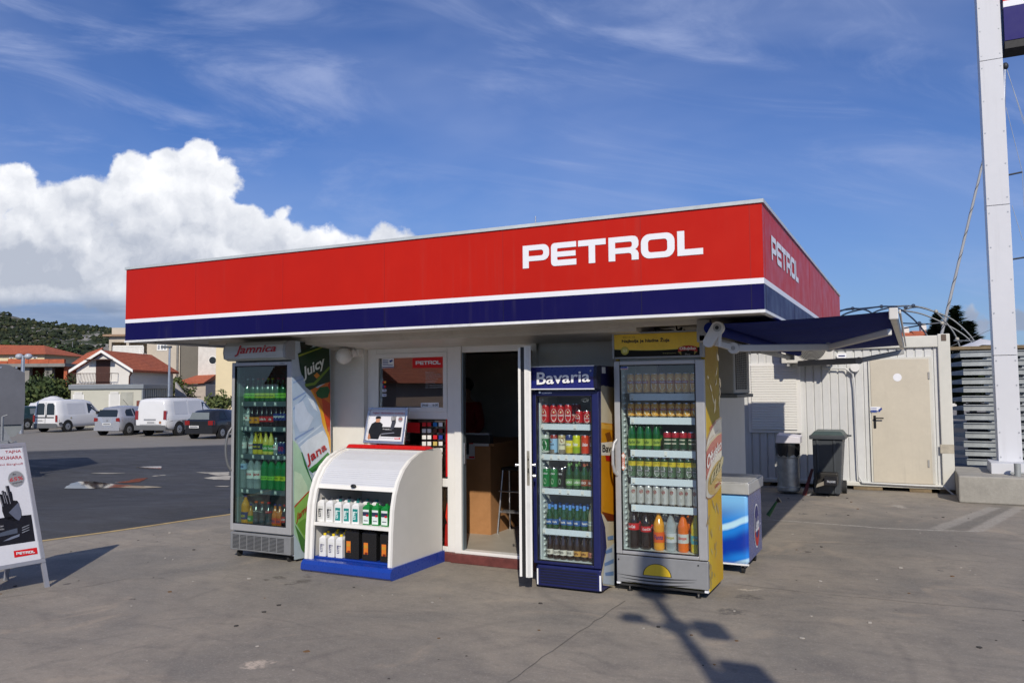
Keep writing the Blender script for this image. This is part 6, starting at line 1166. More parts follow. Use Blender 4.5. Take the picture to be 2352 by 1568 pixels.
m=MB(); m.box(a[0]+.12,b[0]-.0,12.74,12.88,a[2]+.01,a[2]+.13,C('16161c')); m.quadtext('PAULANER',[(a[0]+.16,12.738,a[2]+.05),(b[0]-.02,12.738,a[2]+.05),(b[0]-.02,12.738,a[2]+.08),(a[0]+.16,12.738,a[2]+.085)],C('b8bcc4'),bold=.02); m.build('carton',bx,bevel=.004)
m=MB(); m.hexa([(a[0]-.0,12.76,a[2]-.03),(a[0]+.12,12.76,a[2]+.01),(a[0]+.12,12.86,a[2]+.01),(a[0],12.86,a[2]-.03)],[(a[0]+.02,12.76,a[2]+.02),(a[0]+.12,12.76,a[2]+.07),(a[0]+.12,12.86,a[2]+.07),(a[0]+.02,12.86,a[2]+.02)],C('8a8478')); m.build('flap',bx)
# steel litter bin with black bag
lb=thing('litter_bin','round perforated steel litter bin lined with a black bag, left of the wheelie bin','bin',(-1.7,13.2,0))
l0,l1=PY(K3((508,800)),13.2),PY(K3((690,800)),13.2); lcx=(l0[0]+l1[0])/2; lr=(l1[0]-l0[0])/2; lzt=PY(K3((600,440)),13.2)[2]
pst=mat('perforated_steel',(.40,.39,.36),.42,metal=.55,var=.25,vs=12)
m=MB(); m.lathe([(lr*.9,.03,pst),(lr,.05,pst),(lr,.10,pst),(lr*.96,.11,pst),(lr*.96,lzt*.72,pst),(lr*1.02,lzt*.74,pst),(lr*1.02,lzt*.77,pst),(lr*.98,lzt*.78,pst),(lr*.98,lzt,pst)],(lcx,13.2,0),24); m.build('body',lb)
bag=mat('bin_bag',(.012,.012,.013),.18,var=.1,coat=.5); m=MB(); n_=28; rg=random.Random(9); R_=[[lr*(1.03+.05*rg.random()) for _ in range(n_)] for _ in range(4)]; zs_=[lzt*.78,lzt*.85,lzt*.95,lzt+.02]
m.add([(lcx+R_[k][j]*(1.04 if k==2 else 1)*math.cos(2*PI*j/n_),13.2+R_[k][j]*math.sin(2*PI*j/n_),zs_[k]+rg.uniform(-.03,.03)*(k==0)) for k in range(4) for j in range(n_)],[(k*n_+j,k*n_+(j+1)%n_,(k+1)*n_+(j+1)%n_,(k+1)*n_+j) for k in range(3) for j in range(n_)],bag,True); m.disc((lcx,13.2,lzt+.0),XA,YA,lr,lr,bag); m.build('bin_bag',lb)
m=MB(); a,b=PY(K3((500,430)),13.1),PY(K3((690,385)),13.1); c_=PY(K3((505,365)),13.1)
m.hexa([(a[0],13.0,a[2]),(b[0],13.0,a[2]),(b[0],13.3,a[2]),(a[0],13.3,a[2])],[(a[0]+.02,13.0,c_[2]),(b[0]-.0,13.0,b[2]),(b[0]-.0,13.3,b[2]+.02),(a[0]+.02,13.3,c_[2]+.02)],mat('styrofoam',(.66,.64,.68),.6,var=.05)); m.build('foam_box',label='white foam box lying on top of the round steel litter bin',cat='box',loc=(lcx,13.15,a[2]),bevel=.01)
m=MB(); p0_=PY(K3((735,820)),13.0); p1_=PY(K3((765,650)),13.0); m.hexa([(p0_[0]-.06,13.0,.0),(p0_[0]+.0,13.0,0),(p0_[0]+.0,13.06,0),(p0_[0]-.06,13.06,0)],[(p1_[0]-.02,13.3,p1_[2]),(p1_[0]+.02,13.3,p1_[2]),(p1_[0]+.02,13.33,p1_[2]),(p1_[0]-.02,13.33,p1_[2])],C('6a3028')); m.hexa([(p0_[0]+.0,12.99,.0),(p0_[0]+.05,12.99,0),(p0_[0]+.05,13.05,0),(p0_[0]+.0,13.05,0)],[(p1_[0]-.01,13.2,p1_[2]-.35),(p1_[0]+.02,13.2,p1_[2]-.35),(p1_[0]+.02,13.23,p1_[2]-.35),(p1_[0]-.01,13.23,p1_[2]-.35)],C('9a9894')); m.build('dust_pan',label='red and white plank-like scrap leaning between the two bins',cat='scrap',loc=(p0_[0],13.0,0))
# watering can behind the freezer: only its green spout shows
wc=thing('watering_can','green plastic watering can with black rose, mostly hidden behind the freezer','watering can',(-1.55,8.85,0))
gcm=mat('can_green_plastic',(.012,.10,.03),.35,var=.05,coat=.3); sp0=PY(K3((425,1000)),8.9); sp1=PY(K3((505,890)),8.9)
m=MB(); m.lathe([(.11,0,gcm),(.115,.02,gcm),(.10,.22,gcm),(.06,.25,gcm),(0,.25,gcm)],(-1.68,8.9,0),18); m.build('body',wc)
m=MB(); m.cyl(tuple(PY(K3((436,1000)),8.9)),tuple(sp1),.024,gcm,r1=.012,n=12); m.build('spout',wc); m=MB(); m.cyl(tuple(sp1),(sp1[0]+.03,8.9,sp1[2]+.02),.016,black,r1=.032,n=14); m.build('rose',wc)
m=MB(); m.tube([(-1.74,8.9,.05),(-1.83,8.9,.12),(-1.82,8.9,.24),(-1.72,8.9,.30),(-1.64,8.9,.25)],.012,gcm); m.build('handle',wc)
# ---------------- background helpers ----------------
D1=cvt(0,1200,2.352)
class FR:  # facade frame: a to the right, b away from the camera, rot turns the right end nearer
    def __init__(s,px,D,rot=0,y=900):
        p=AT(px,y,D); s.o=np.array([p[0],p[1],0.]); t=math.radians(rot); f=np.array([-math.sin(YAW),math.cos(YAW),0]); r=np.array([math.cos(YAW),math.sin(YAW),0])
        s.ex=r*math.cos(t)-f*math.sin(t); s.ey=r*math.sin(t)+f*math.cos(t); s.px=px; s.D=D
    def __call__(s,a,b,z): q=s.o+s.ex*a+s.ey*b; return (q[0],q[1],z)
    def a(s,px): # a of the facade point seen at px
        d=ray(px,900); M_=np.array([[d[0],-s.ex[0]],[d[1],-s.ex[1]]]); t=np.linalg.solve(M_,[s.o[0],s.o[1]]); return t[1]
    def z(s,px,y):
        q=s.o+s.ex*s.a(px); d=ray(px,y); k=math.hypot(q[0],q[1])/math.hypot(d[0],d[1]); return H0+k*d[2]
def fbox(m,F,a0,a1,b0,b1,z0,z1,mm): m.hexa([F(a0,b0,z0),F(a1,b0,z0),F(a1,b1,z0),F(a0,b1,z0)],[F(a0,b0,z1),F(a1,b0,z1),F(a1,b1,z1),F(a0,b1,z1)],mm)
def dp(x,y): return D1((x,y))
wallw=mat('render_white',(.66,.64,.60),.8,var=.08,vs=.5,bump=.2,bs=5); beige=mat('render_beige',(.50,.44,.36),.85,var=.12,vs=.4); yelw=mat('render_yellow',(.66,.56,.36),.85,var=.06,vs=.4); stonew=mat('stone_white',(.62,.59,.54),.9,var=.12,vs=3,bump=.5,bs=6)
def tilemat():
    M=bpy.data.materials.new('roof_tiles'); MATS['roof_tiles']=M; M.use_nodes=True; t=NT(M.node_tree); b=t.n['Principled BSDF']; o=t.add('ShaderNodeTexCoord').outputs['Object']
    n=t.noise(o,6,4,.7); n2=t.noise(o,.8,3,.5); c=t.mix(t.ss(n,.3,.7),(.34,.07,.028),(.50,.14,.06)); c=t.mix(t.m('MULTIPLY',t.ss(n2,.45,.7),.4),c,(.25,.07,.035)); t.set(b.inputs['Base Color'],c); b.inputs['Roughness'].default_value=.85
    w_=t.add('ShaderNodeTexWave',bands_direction='Z'); t.set(w_.inputs[0],o); w_.inputs['Scale'].default_value=2.6; w_.inputs['Distortion'].default_value=.6
    bp=t.add('ShaderNodeBump'); bp.inputs['Strength'].default_value=.8; bp.inputs['Distance'].default_value=.06; t.set(bp.inputs['Height'],t.m('ADD',w_.outputs[1],n)); t.l.new(bp.outputs[0],b.inputs['Normal']); return M
tile=tilemat(); brick=mat('hollow_brick',(.40,.10,.045),.85,var=.25,vs=2.5,bump=.4,bs=8); concg=mat('bare_concrete',(.22,.21,.195),.9,var=.2,vs=1.5); wdark=mat('window_dark',(.02,.024,.028),.12,var=.1); ironm=mat('rusty_iron',(.06,.025,.018),.7)
brown=mat('brown_shutter',(.055,.018,.012),.6,var=.15)
# --- white gable house
F=FR(297,57,0); W_=3.76; hz0=-.6; ze=F.z(297,848); zap=F.z(236,810); Lh=7.3
hs=thing('gable_house','small white house with orange tiled roof and brown balcony door behind the grey flat container','house',F(-W_/2,Lh/2,hz0))
m=MB(); g=[(-W_,hz0),(0,hz0),(0,ze),(-W_/2,zap),(-W_,ze)]; m.prism(g,lambda p,d:F(p[0],d,p[1]),0,Lh,wallw); m.build('wall',hs)
m=MB(); rt=.16; ov=.35
sl_=(zap-ze)/(W_/2)
for s_,a0 in((1,-W_/2),(-1,-W_/2)):
    e=a0+s_*(W_/2+ov); ze_=ze-ov*sl_; m.hexa([F(a0,-.3,zap+.02),F(e,-.3,ze_+.02),F(e,Lh+.3,ze_+.02),F(a0,Lh+.3,zap+.02)],[F(a0,-.3,zap+.02+rt),F(e,-.3,ze_+.02+rt),F(e,Lh+.3,ze_+.02+rt),F(a0,Lh+.3,zap+.02+rt)],tile)
rf_=m.build('roof',hs); m=MB()
for s_ in(1,-1): a0=-W_/2; e=a0+s_*(W_/2+ov+.02); ze_=ze-(ov)*sl_; m.hexa([F(a0,-.36,zap-.0),F(e,-.36,ze_-.0),F(e,-.30,ze_-.0),F(a0,-.30,zap-.0)],[F(a0,-.36,zap+.2),F(e,-.36,ze_+.2),F(e,-.30,ze_+.2),F(a0,-.30,zap+.2)],white)
m.build('verge_board',rf_)
a0,a1=F.a(dp(900,700)[0]),F.a(dp(1032,700)[0]); z0=F.z(*dp(960,792)); z1=F.z(*dp(960,568)); m=MB(); fbox(m,F,a0,a1,-.04,0,z0,z1,brown); m.build('balcony_door',hs)
m=MB(); fbox(m,F,a0-.5,a1+.35,-.7,0,z1+.02,z1+.08,ironm); m.build('door_canopy',hs)
m=MB(); zb0=z0; zb1=F.z(*dp(960,688)); r0,r1=F.a(dp(752,700)[0]),F.a(dp(1110,700)[0])
fbox(m,F,r0,r1,-.95,-.91,zb1-.04,zb1,ironm); fbox(m,F,r0,r1,-.95,-.91,zb0,zb0+.04,ironm); n_=26
for i in range(n_+1): a=r0+(r1-r0)*i/n_; zz=(zb0+zb1)/2-.12; m.tube([F(a,-.93,zb1),F(a,-1.0,zz+.1),F(a,-1.06,zz-.1),F(a,-.93,zb0)],.014,ironm,4)
for a in(r0,r1): fbox(m,F,a-.02,a+.02,-.95,0,zb1-.04,zb1,ironm)
m.build('balcony_railing',hs); m=MB(); fbox(m,F,r0-.1,r1+.1,-.98,0,zb0-.14,zb0-.0,wallw); m.build('balcony_slab',hs)
m=MB(); m.tube([F(.25,-.2,ze-.2),F(.05,-.12,ze-.5),F(.02,-.12,hz0+.5)],.05,brown,8); m.build('drain_pipe',hs)
# --- grey flat container with two shutters
F=FR(327,52,0); zt_=F.z(327,882); W_=-F.a(163); gh=thing('flat_container','pale grey-green flat-roofed site container with two white shutters below the gable house','container',F(-W_/2,1.5,-.6))
gg=mat('pale_green_panel',(.50,.49,.41),.6,var=.06,vs=.6); gs_=mat('grey_trim',(.20,.22,.24),.5,var=.08)
m=MB(); fbox(m,F,-W_,0,0,4.2,-.6,zt_-.3,gg); m.build('wall',gh); m=MB(); fbox(m,F,-W_-.12,.12,-.12,4.3,zt_-.3,zt_,gs_); m.build('roof',gh,bevel=.03)
m=MB(); fbox(m,F,-.03,.06,-.04,.25,-.6,zt_-.3,gs_); m.build('corner_post',gh)
rp=mat('corrugated_grey',(.26,.26,.235),.5,var=.08); m=MB()
for i in range(11): b=.4+i*.33; fbox(m,F,0,.05,b,b+.17,-.5,zt_-.32,rp)
m.build('corrugated_side',gh)
for (x0,x1) in((690,795),(1027,1135)):
    m=MB(); a0,a1=F.a(dp(x0,900)[0]),F.a(dp(x1,900)[0]); z1=zt_-.62; fbox(m,F,a0,a1,-.05,0,.25,z1,pvc); q=m.build('window',gh); m=MB()
    for k in range(18): fbox(m,F,a0+.1,a1-.1,-.075,-.05,.3+k*.075,.36+k*.075,mat('shutter_white'))
    m.build('roller_shutter',q)
m=MB(); fbox(m,F,F.a(dp(1140,900)[0]),F.a(dp(1255,900)[0]),-.03,0,-.1,zt_-.5,mat('dirty_patch',(.36,.36,.31),.7,var=.2,vs=2)); m.build('repair_panel',gh)
# --- light pole
F=FR(388,50); m=MB(); m.cyl(F(0,0,-.6),F(0,0,F.z(388,798)),.09,alu,r1=.06); lpz=F.z(388,798); lpo=thing('light_pole','tall slim grey light pole in front of the gable house','pole',F(0,0,-.6)); m.build('post',lpo)
m=MB(); fbox(m,F,-.5,.1,-.15,.15,lpz-.02,lpz+.10,C('505458')); m.build('lamp_head',lpo,bevel=.03)
# --- big beige apartment house with its shaded side painted dark
F=FR(412,92,0); L0=F.a(248); zt_=F.z(330,752); ap_=thing('apartment_building','large beige apartment house with loggia and white window, partly hidden by the kiosk roof','building',F(L0/2,6,-.6))
m=MB(); la0,la1=F.a(dp(1040,450)[0]),F.a(dp(1375,450)[0]); lz0,lz1=F.z(*dp(1200,502)),F.z(*dp(1200,395))
fbox(m,F,L0,la0,0,12,-.6,zt_-1.0,beige); fbox(m,F,la1,0,0,12,-.6,zt_+.6,beige); fbox(m,F,la0,la1,0,12,-.6,lz0,beige); fbox(m,F,la0,la1,0,12,lz1,zt_,beige); fbox(m,F,la0,la1,2.2,12,lz0,lz1,mat('loggia_wall_shade',(.34,.30,.24),.8)); m.build('wall',ap_)  # loggia back wall gets a darker beige to paint the recess's shade
m=MB(); fbox(m,F,F.a(dp(1208,450)[0]),F.a(dp(1250,450)[0]),2.1,2.2,lz0,lz1-.4,wdark); m.build('balcony_door',ap_)
m=MB(); fbox(m,F,F.a(dp(1180,450)[0]),F.a(dp(1205,450)[0]),-.02,.3,lz0,lz1,beige); m.build('column',ap_)
m=MB(); b0,b1=F.a(dp(1090,500)[0]),F.a(dp(1372,500)[0]); fbox(m,F,b0,b1,-.9,-.75,lz0+.75,lz0+.87,white); fbox(m,F,b0,b1,-.9,0,lz0-.2,lz0,white); n_=24
for i in range(n_+1): a=b0+(b1-b0)*i/n_; m.cyl(F(a,-.82,lz0),F(a,-.82,lz0+.75),.07,white,n=6)
m.build('balustrade',ap_)
m=MB(); a0,a1=F.a(dp(1470,450)[0]),F.a(dp(1567,450)[0]); z0,z1=F.z(*dp(1500,476)),F.z(*dp(1500,410)); fbox(m,F,a0,a1,-.05,0,z0,z1,white); q=m.build('window',ap_); m=MB()
for k in range(3): s0_=a0+.12+(a1-a0-.1)*k/3; fbox(m,F,s0_,s0_+(a1-a0)/3-.18,-.07,-.05,z0+.15,z1-.15,mat('window_grey',(.30,.32,.36),.2))
m.build('pane',q)
m=MB(); fbox(m,F,L0-.5,la1,-.5,13,zt_-1.0,zt_-.78,mat('roof_edge',(.30,.20,.13),.8,var=.2)); m.build('roof',ap_); m=MB(); c0=F.a(dp(1130,400)[0]); fbox(m,F,c0,c0+1.6,4,5.2,zt_-.8,zt_+1.6,brick); m.build('chimney',ap_)
Fg=FR(412,92,-62); m=MB(); 
m=MB(); G1_=FR(412,91.9,0); fbox(m,G1_,.05,G1_.a(455),.1,11,-.6,zt_+.6,mat('render_side_shade',(.155,.14,.115),.9,var=.12,vs=.5)); m.build('side_wing',ap_)  # dark colour stands in for the shade on this side of the house
m=MB(); m.cyl(F(-.25,-.1,-.6),F(-.25,-.1,zt_),.12,concg,n=8); m.build('drain_pipe',ap_)
# --- white stone house with round window, tiled lean-to
F=FR(476,80,0); a0,a1=F.a(454),F.a(499); sh_=thing('stone_house','white stone-clad house with a round window and small tiled porch roof','house',F(0,5,-.6)); zt_=F.z(476,740)
m=MB(); fbox(m,F,a0,a1,0,9,-.6,zt_,stonew); m.build('wall',sh_)
p=dp(1998,565); c_=np.array(F(F.a(p[0]),-.03,F.z(*p))); rw=F.D/1850*8.0; m=MB(); m.disc(c_,F.ex,ZA,rw*1.25,rw*1.25,white,24); q=m.build('window',sh_); m=MB(); m.disc(c_-F.ey*.04,F.ex,ZA,rw,rw,wdark,24); m.build('pane',q)
m=MB(); a0,a1=F.a(dp(1755,780)[0]),F.a(dp(2028,780)[0]); z0,z1=F.z(*dp(1900,792)),F.z(*dp(2020,700)); m.hexa([F(a0,-3,z0-.1),F(a1,-3,z0+.1),F(a1,0,z0+.5),F(a0,0,z0+.2)],[F(a0,-3,z0+.15),F(a1,-3,z1-.8),F(a1,0,z1),F(a0+1,0,z0+.9)],tile); m.build('porch_roof',sh_)
m=MB(); fbox(m,F,F.a(dp(1858,850)[0]),a1,-2.6,0,-.6,z0,mat('porch_wall',(.42,.36,.30),.8)); m.build('porch_wall',sh_)
m=MB(); fbox(m,F,F.a(dp(1772,850)[0]),F.a(dp(1803,850)[0]),-2.8,-2.2,-.6,z0,white); m.build('porch_post',sh_)
# sloping white stair wall
m=MB(); P_=[FR(402,70)(0,0,-.6),]
Fw=FR(402,68); m.prism([(0,-.6),(Fw.a(437),-.6),(Fw.a(432),Fw.z(432,918)),(Fw.a(412),Fw.z(412,890)),(0,Fw.z(402,877))],lambda p,d:Fw(p[0],d,p[1]),0,.3,mat('grey_render',(.36,.34,.33),.85)); m.build('garden_wall',label='grey rendered wall with sloping top right of the gable house',cat='wall',loc=Fw(0,0,-.6))
# --- yellow house
F=FR(495,62,0); yh=thing('yellow_house','pale yellow house wall seen just left of the grey drinks fridge','house',F(2,3,-.6)); m=MB(); fbox(m,F,0,F.a(620),0,8,-.6,7,yelw); m.build('wall',yh); m=MB(); fbox(m,F,-.3,F.a(620)+.3,-.3,8.3,7,7.4,tile); m.build('roof',yh)
# --- unfinished brick house
F=FR(0,76,0); uf=thing('unfinished_house','unfinished concrete and red hollow brick house at the far left','building',F(0,5,-.6)); a0,a1=F.a(-260),F.a(151)
zs_=F.z(*dp(300,615)); m=MB(); fbox(m,F,a0,F.a(161),-1,9,zs_-.15,zs_+.15,concg); m.build('slab',uf)
m=MB(); zb_=F.z(*dp(300,560)); rg=random.Random(4)
x=a0
while x<a1-.5: h_=zb_+rg.uniform(-.25,.1); fbox(m,F,x,min(x+1.9,a1),-.4,-.1,zs_+.152,h_,brick); x+=1.93
m.build('brick_parapet',uf)
for px in(-120,-60,17,52,100,104): 
    m=MB(); a=F.a(px+8); fbox(m,F,a,a+.55,-.5,0,-.6,zs_-.15,concg); m.build('column',uf)
m=MB(); fbox(m,F,a0,a1,4,4.2,-.6,zs_-.15,mat('brick_shade',(.16,.045,.025),.9,var=.3)); fbox(m,F,a0,a1,-.5,4,-.6,F.z(20,881),concg); m.build('rear_wall',uf)  # darker brick colour paints the shade of the open interior
m=MB(); fbox(m,F,a1-.0,a1+.3,-.4,4,-.6,zs_-.15,brick); m.build('side_wall',uf)
# --- pale yellow house with hipped red roof
F=FR(0,96,0); ph=thing('hip_roof_house','pale yellow house with broad red hipped roof at the far left behind the brick house','house',F(0,5,-.6)); a0,a1=F.a(-200),F.a(100); ze=F.z(*dp(300,510)); zr_=F.z(*dp(0,425))
m=MB(); fbox(m,F,a0,a1,0,9,-.6,ze,yelw); m.build('wall',ph); m=MB(); k=F.a(48)
m.add([F(a0-1,-.6,ze),F(a1+.5,-.6,ze),F(a1+.5,9.6,ze),F(a0-1,9.6,ze),F(a0+3,4.5,zr_+.4),F(k,4.5,zr_+.2)],[(0,1,5,4),(1,2,5),(2,3,4,5),(3,0,4),(3,2,1,0)],tile); m.build('roof',ph)
for (x0,x1) in((80,120),(300,345),(-60,-20)):
    m=MB(); b0,b1=F.a(dp(x0,500)[0]),F.a(dp(x1,500)[0]); fbox(m,F,b0,b1,-.06,0,F.z(*dp(x0,548)),ze-.25,white); q=m.build('window',ph); m=MB(); fbox(m,F,b0+.15,b1-.15,-.08,-.06,F.z(*dp(x0,548)),ze-.4,wdark); m.build('pane',q)
# small white house pieces
F=FR(166,84,0); sw_=thing('small_white_house','small white house end with low red roof between the trees and the gable house','house',F(0,2,-.6)); m=MB(); fbox(m,F,F.a(151),F.a(190),0,4,-.6,F.z(*dp(700,660)),wallw); m.build('wall',sw_); m=MB(); zz=F.z(*dp(700,660)); m.hexa([F(F.a(151),-.4,zz),F(F.a(190),-.4,zz),F(F.a(190),4,zz+.6),F(F.a(151),4,zz+.6)],[F(F.a(151),-.4,zz+.2),F(F.a(190),-.4,zz+.2),F(F.a(190),4,zz+2.6),F(F.a(151),4,zz+2.0)],tile); m.build('roof',sw_)
# --- telecom mast on the slope
F=FR(164,150,0); m=MB(); tm=thing('radio_mast','thin lattice radio mast rising in front of the wooded hill','mast',F(0,0,-.6)); zt_=F.z(*dp(675,390)); m.cyl(F(0,0,-.6),F(0,0,zt_),.14,C('6a6c6e'),r1=.08,n=6); m.build('pole',tm); m=MB(); 
for s_ in(-1,1): m=MB(); fbox(m,F,s_*.55-.15,s_*.55+.15,-.2,.1,zt_-4.8,zt_-3.2,pwhite); m.build('antenna_panel',tm)
m=MB(); fbox(m,F,-.5,.5,-.05,.05,zt_-4.1,zt_-3.95,alu); m.build('crossbar',tm)
# --- two-globe street lamp
F=FR(51,44,0); sl2=thing('street_lamp','grey street lamp with two white globe lights above the trailer tarpaulin','street lamp',F(0,0,-.6)); zg_=F.z(*dp(215,530)); m=MB(); m.cyl(F(0,0,-.6),F(0,0,zg_+.05),.12,alu,r1=.09); m.build('post',sl2,bevel=0)
for s_,x in((-1,172),(1,258)):
    m=MB(); g_=F(F.a(dp(x,530)[0]),0,zg_); m.ball(g_,.20,mat('lamp_shell',(.40,.42,.46),.35,var=.05,coat=.4),16,10,(1,1,.8)); h_=m.build('globe',sl2); m=MB(); m.cyl(F(0,0,zg_-.05),(g_[0],g_[1],zg_-.1),.03,alu,n=6); m.build('arm',sl2)
# ---------------- trees ----------------
def crown(m,c,R,n,leaf,rg,mats=(0,1,2),lumps=9):
    L=[]
    for _ in range(lumps):
        t=rg.uniform(0,2*PI); u_=rg.uniform(-.5,.8); r_=math.sqrt(max(0,1-u_*u_))*rg.uniform(.35,.75); L.append(((r_*math.cos(t)),(r_*math.sin(t)),u_*.75,rg.uniform(.25,.5),rg.choice(mats)))
    for _ in range(n):
        lx,ly,lz,lr_,k=rg.choice(L); d=np.array([rg.gauss(0,1) for _ in range(3)]); d/=ll(d); rr_=lr_*rg.random()**.35; p=np.array([c[0]+(lx+d[0]*rr_)*R[0],c[1]+(ly+d[1]*rr_)*R[1],c[2]+(lz+d[2]*rr_)*R[2]])
        a=np.array([rg.gauss(0,1) for _ in range(3)]); b=np.cross(a,d+.3); a=a/ll(a)*leaf*rg.uniform(.6,1.3); b=b/ll(b)*leaf*rg.uniform(.4,.8); mm=fol[k] if rg.random()<.8 else fol[rg.choice(mats)]
        m.add([p-a,p-b*.8,p+a,p+b],[(0,1,2,3)],mm)
bark=mat('bark',(.07,.05,.035),.95,var=.3,vs=4)
def tree(px,D,h,R,label,seed,n=1600,leaf=.22,mats=(0,1,2),name='broadleaf_tree',cz=.6,grp='trees and bushes beyond the parking lot'):
    rg=random.Random(seed); p=AT(px,900,D); z0=-.6 if px<1500 else -.3; t=thing(name,label,'tree',(p[0],p[1],z0),grp)
    m=MB(); m.cyl((p[0],p[1],z0),(p[0],p[1],z0+h*cz),.05*h*.5,bark,r1=.03*h*.4,n=7)
    for k in range(4): a=rg.uniform(0,6.3); m.cyl((p[0],p[1],z0+h*cz*rg.uniform(.5,.9)),(p[0]+R*.5*math.cos(a),p[1]+R*.5*math.sin(a),z0+h*.75),.05,bark,r1=.02,n=5)
    m.build('trunk',t); m=MB(); crown(m,(p[0],p[1],z0+h*cz),(R,R,h*(1-cz)*1.15),n,leaf,rg,mats,12); m.build('crown',t)
def D2(x,y,D): return AT(*dp(x,y),D)[2]
for i,(x,D,yt,R,lab_,ms) in enumerate([(300,58,760,1.7,'dark green bush left of the pair beside the street lamp',(0,0,1)),(430,57,745,1.9,'bushy olive-green tree in the middle behind the white van',(1,1,2)),(560,60,680,2.2,'tallest yellow-green bush behind the white van',(1,2,2)),(650,59,690,1.6,'bush touching the left edge of the flat container',(0,1,2)),(250,64,790,1.8,'low dark bush beside the grey tarpaulin',(0,0,1)),(500,63,720,2.0,'dark bush between the two olive-green bushes',(0,1,1)),(150,66,800,2.2,'dark bush half hidden by the tarpaulin trailer',(0,0,1)),(720,66,700,1.6,'small bush behind the flat container',(1,2))]):
    tree(dp(x,900)[0],D,D2(x,yt,D)+.6,R,lab_,i+30,1500,.17,ms,'bush',.45)
for i,(x,D,yt,R,lab_) in enumerate([(150,120,400,5,'dark pine on the slope above the red hipped roof'),(330,118,410,5,'dark pine behind the brick house, left of the middle'),(470,112,405,5,'tallest dark pine behind the unfinished brick house'),(560,116,480,4,'dark pine right of the tallest pine'),(640,120,560,4,'small pine above the low red roof'),(40,122,420,5,'leftmost dark pine above the red roof'),(250,116,450,5,'round dark pine above the brick parapet')]):
    tree(dp(x,900)[0],D,D2(x,yt,D)+.6,R,lab_,i+60,1500,.42,(0,0,1),'pine_tree',.6)
for i,(x,D,yt,R,lab_) in enumerate([(2040,48,900,.8,'small shrub left of the grey drinks fridge by the yellow wall'),(2120,47,850,1.0,'taller shrub touching the grey drinks fridge by the yellow wall'),(1640,70,690,1.2,'shrub behind the right end of the gable house'),(1720,72,750,1.4,'shrub below the tiled porch roof')]):
    tree(dp(x,900)[0],D,D2(x,yt,D)+.6,R,lab_,i+90,700,.13,(1,2,2),'shrub',.5)
# conifers behind the container, right
def conifer(px,yt,D,R,label,seed,grp='dark conifers behind the container'):
    rg=random.Random(seed); p=AT(px,900,D); h=AT(px,yt,D)[2]+.3; t=thing('conifer_tree',label,'tree',(p[0],p[1],-.3),grp); m=MB(); m.cyl((p[0],p[1],-.3),(p[0],p[1],h*.95),.2,bark,r1=.03,n=7); m.build('trunk',t); m=MB()
    for _ in range(2600):
        k=rg.random()**.75; z=h*(1-k*.85); r_=R*(k**.8)*(1+.35*math.sin(k*38+rg.random()*.6))*rg.uniform(.25,1); a=rg.uniform(0,6.283); q=np.array([p[0]+r_*math.cos(a),p[1]+r_*math.sin(a),z-r_*.12]); e=np.array([math.cos(a),math.sin(a),rg.uniform(-.1,.35)])*.32; f_=np.array([-math.sin(a),math.cos(a),.2])*.13
        m.add([q-e,q-f_,q+e,q+f_],[(0,1,2,3)],fol[rg.choice((0,0,0,1))])
    m.build('crown',t)
k4=lambda x,y:K4((x,y))
conifer(k4(805,0)[0],k4(0,155)[1],46,2.3,'tall dark conifer behind the arched pipe frame, right of the mast',1); conifer(k4(680,0)[0],k4(0,205)[1],48,1.7,'shorter dark conifer left of the tall one behind the mast',2); conifer(k4(890,0)[0],k4(0,255)[1],44,1.4,'small dark conifer right of the tall one',3)
# far roofs right
for i,(x0,x1,y0,y1,D,lab_) in enumerate([(440,560,290,330,90,'low house with red roof behind the container, left'),(560,655,278,330,95,'house with pale chimney blocks behind the container'),(700,800,312,352,85,'low red-roofed house beside the conifers')]):
    F=FR(k4((x0+x1)/2,0)[0],D,0); a0,a1=F.a(k4(x0,0)[0]),F.a(k4(x1,0)[0]); zt_=F.z(*k4(x0,y0)); h_=thing('distant_house',lab_,'house',F(0,2,-.6)); m=MB(); fbox(m,F,a0,a1,0,5,-.6,zt_-1.2,wallw); m.build('wall',h_); m=MB(); m.hexa([F(a0-.4,-.4,zt_-1.2),F(a1+.4,-.4,zt_-1.2),F(a1+.4,5,zt_-1.2),F(a0-.4,5,zt_-1.2)],[F(a0,2,zt_),F(a1,2,zt_),F(a1,2.4,zt_),F(a0,2.4,zt_)],tile); m.build('roof',h_); m=MB(); fbox(m,F,a0+1.2,a0+1.8,2,2.6,zt_-.5,zt_+.7,wallw); m.build('chimney',h_)
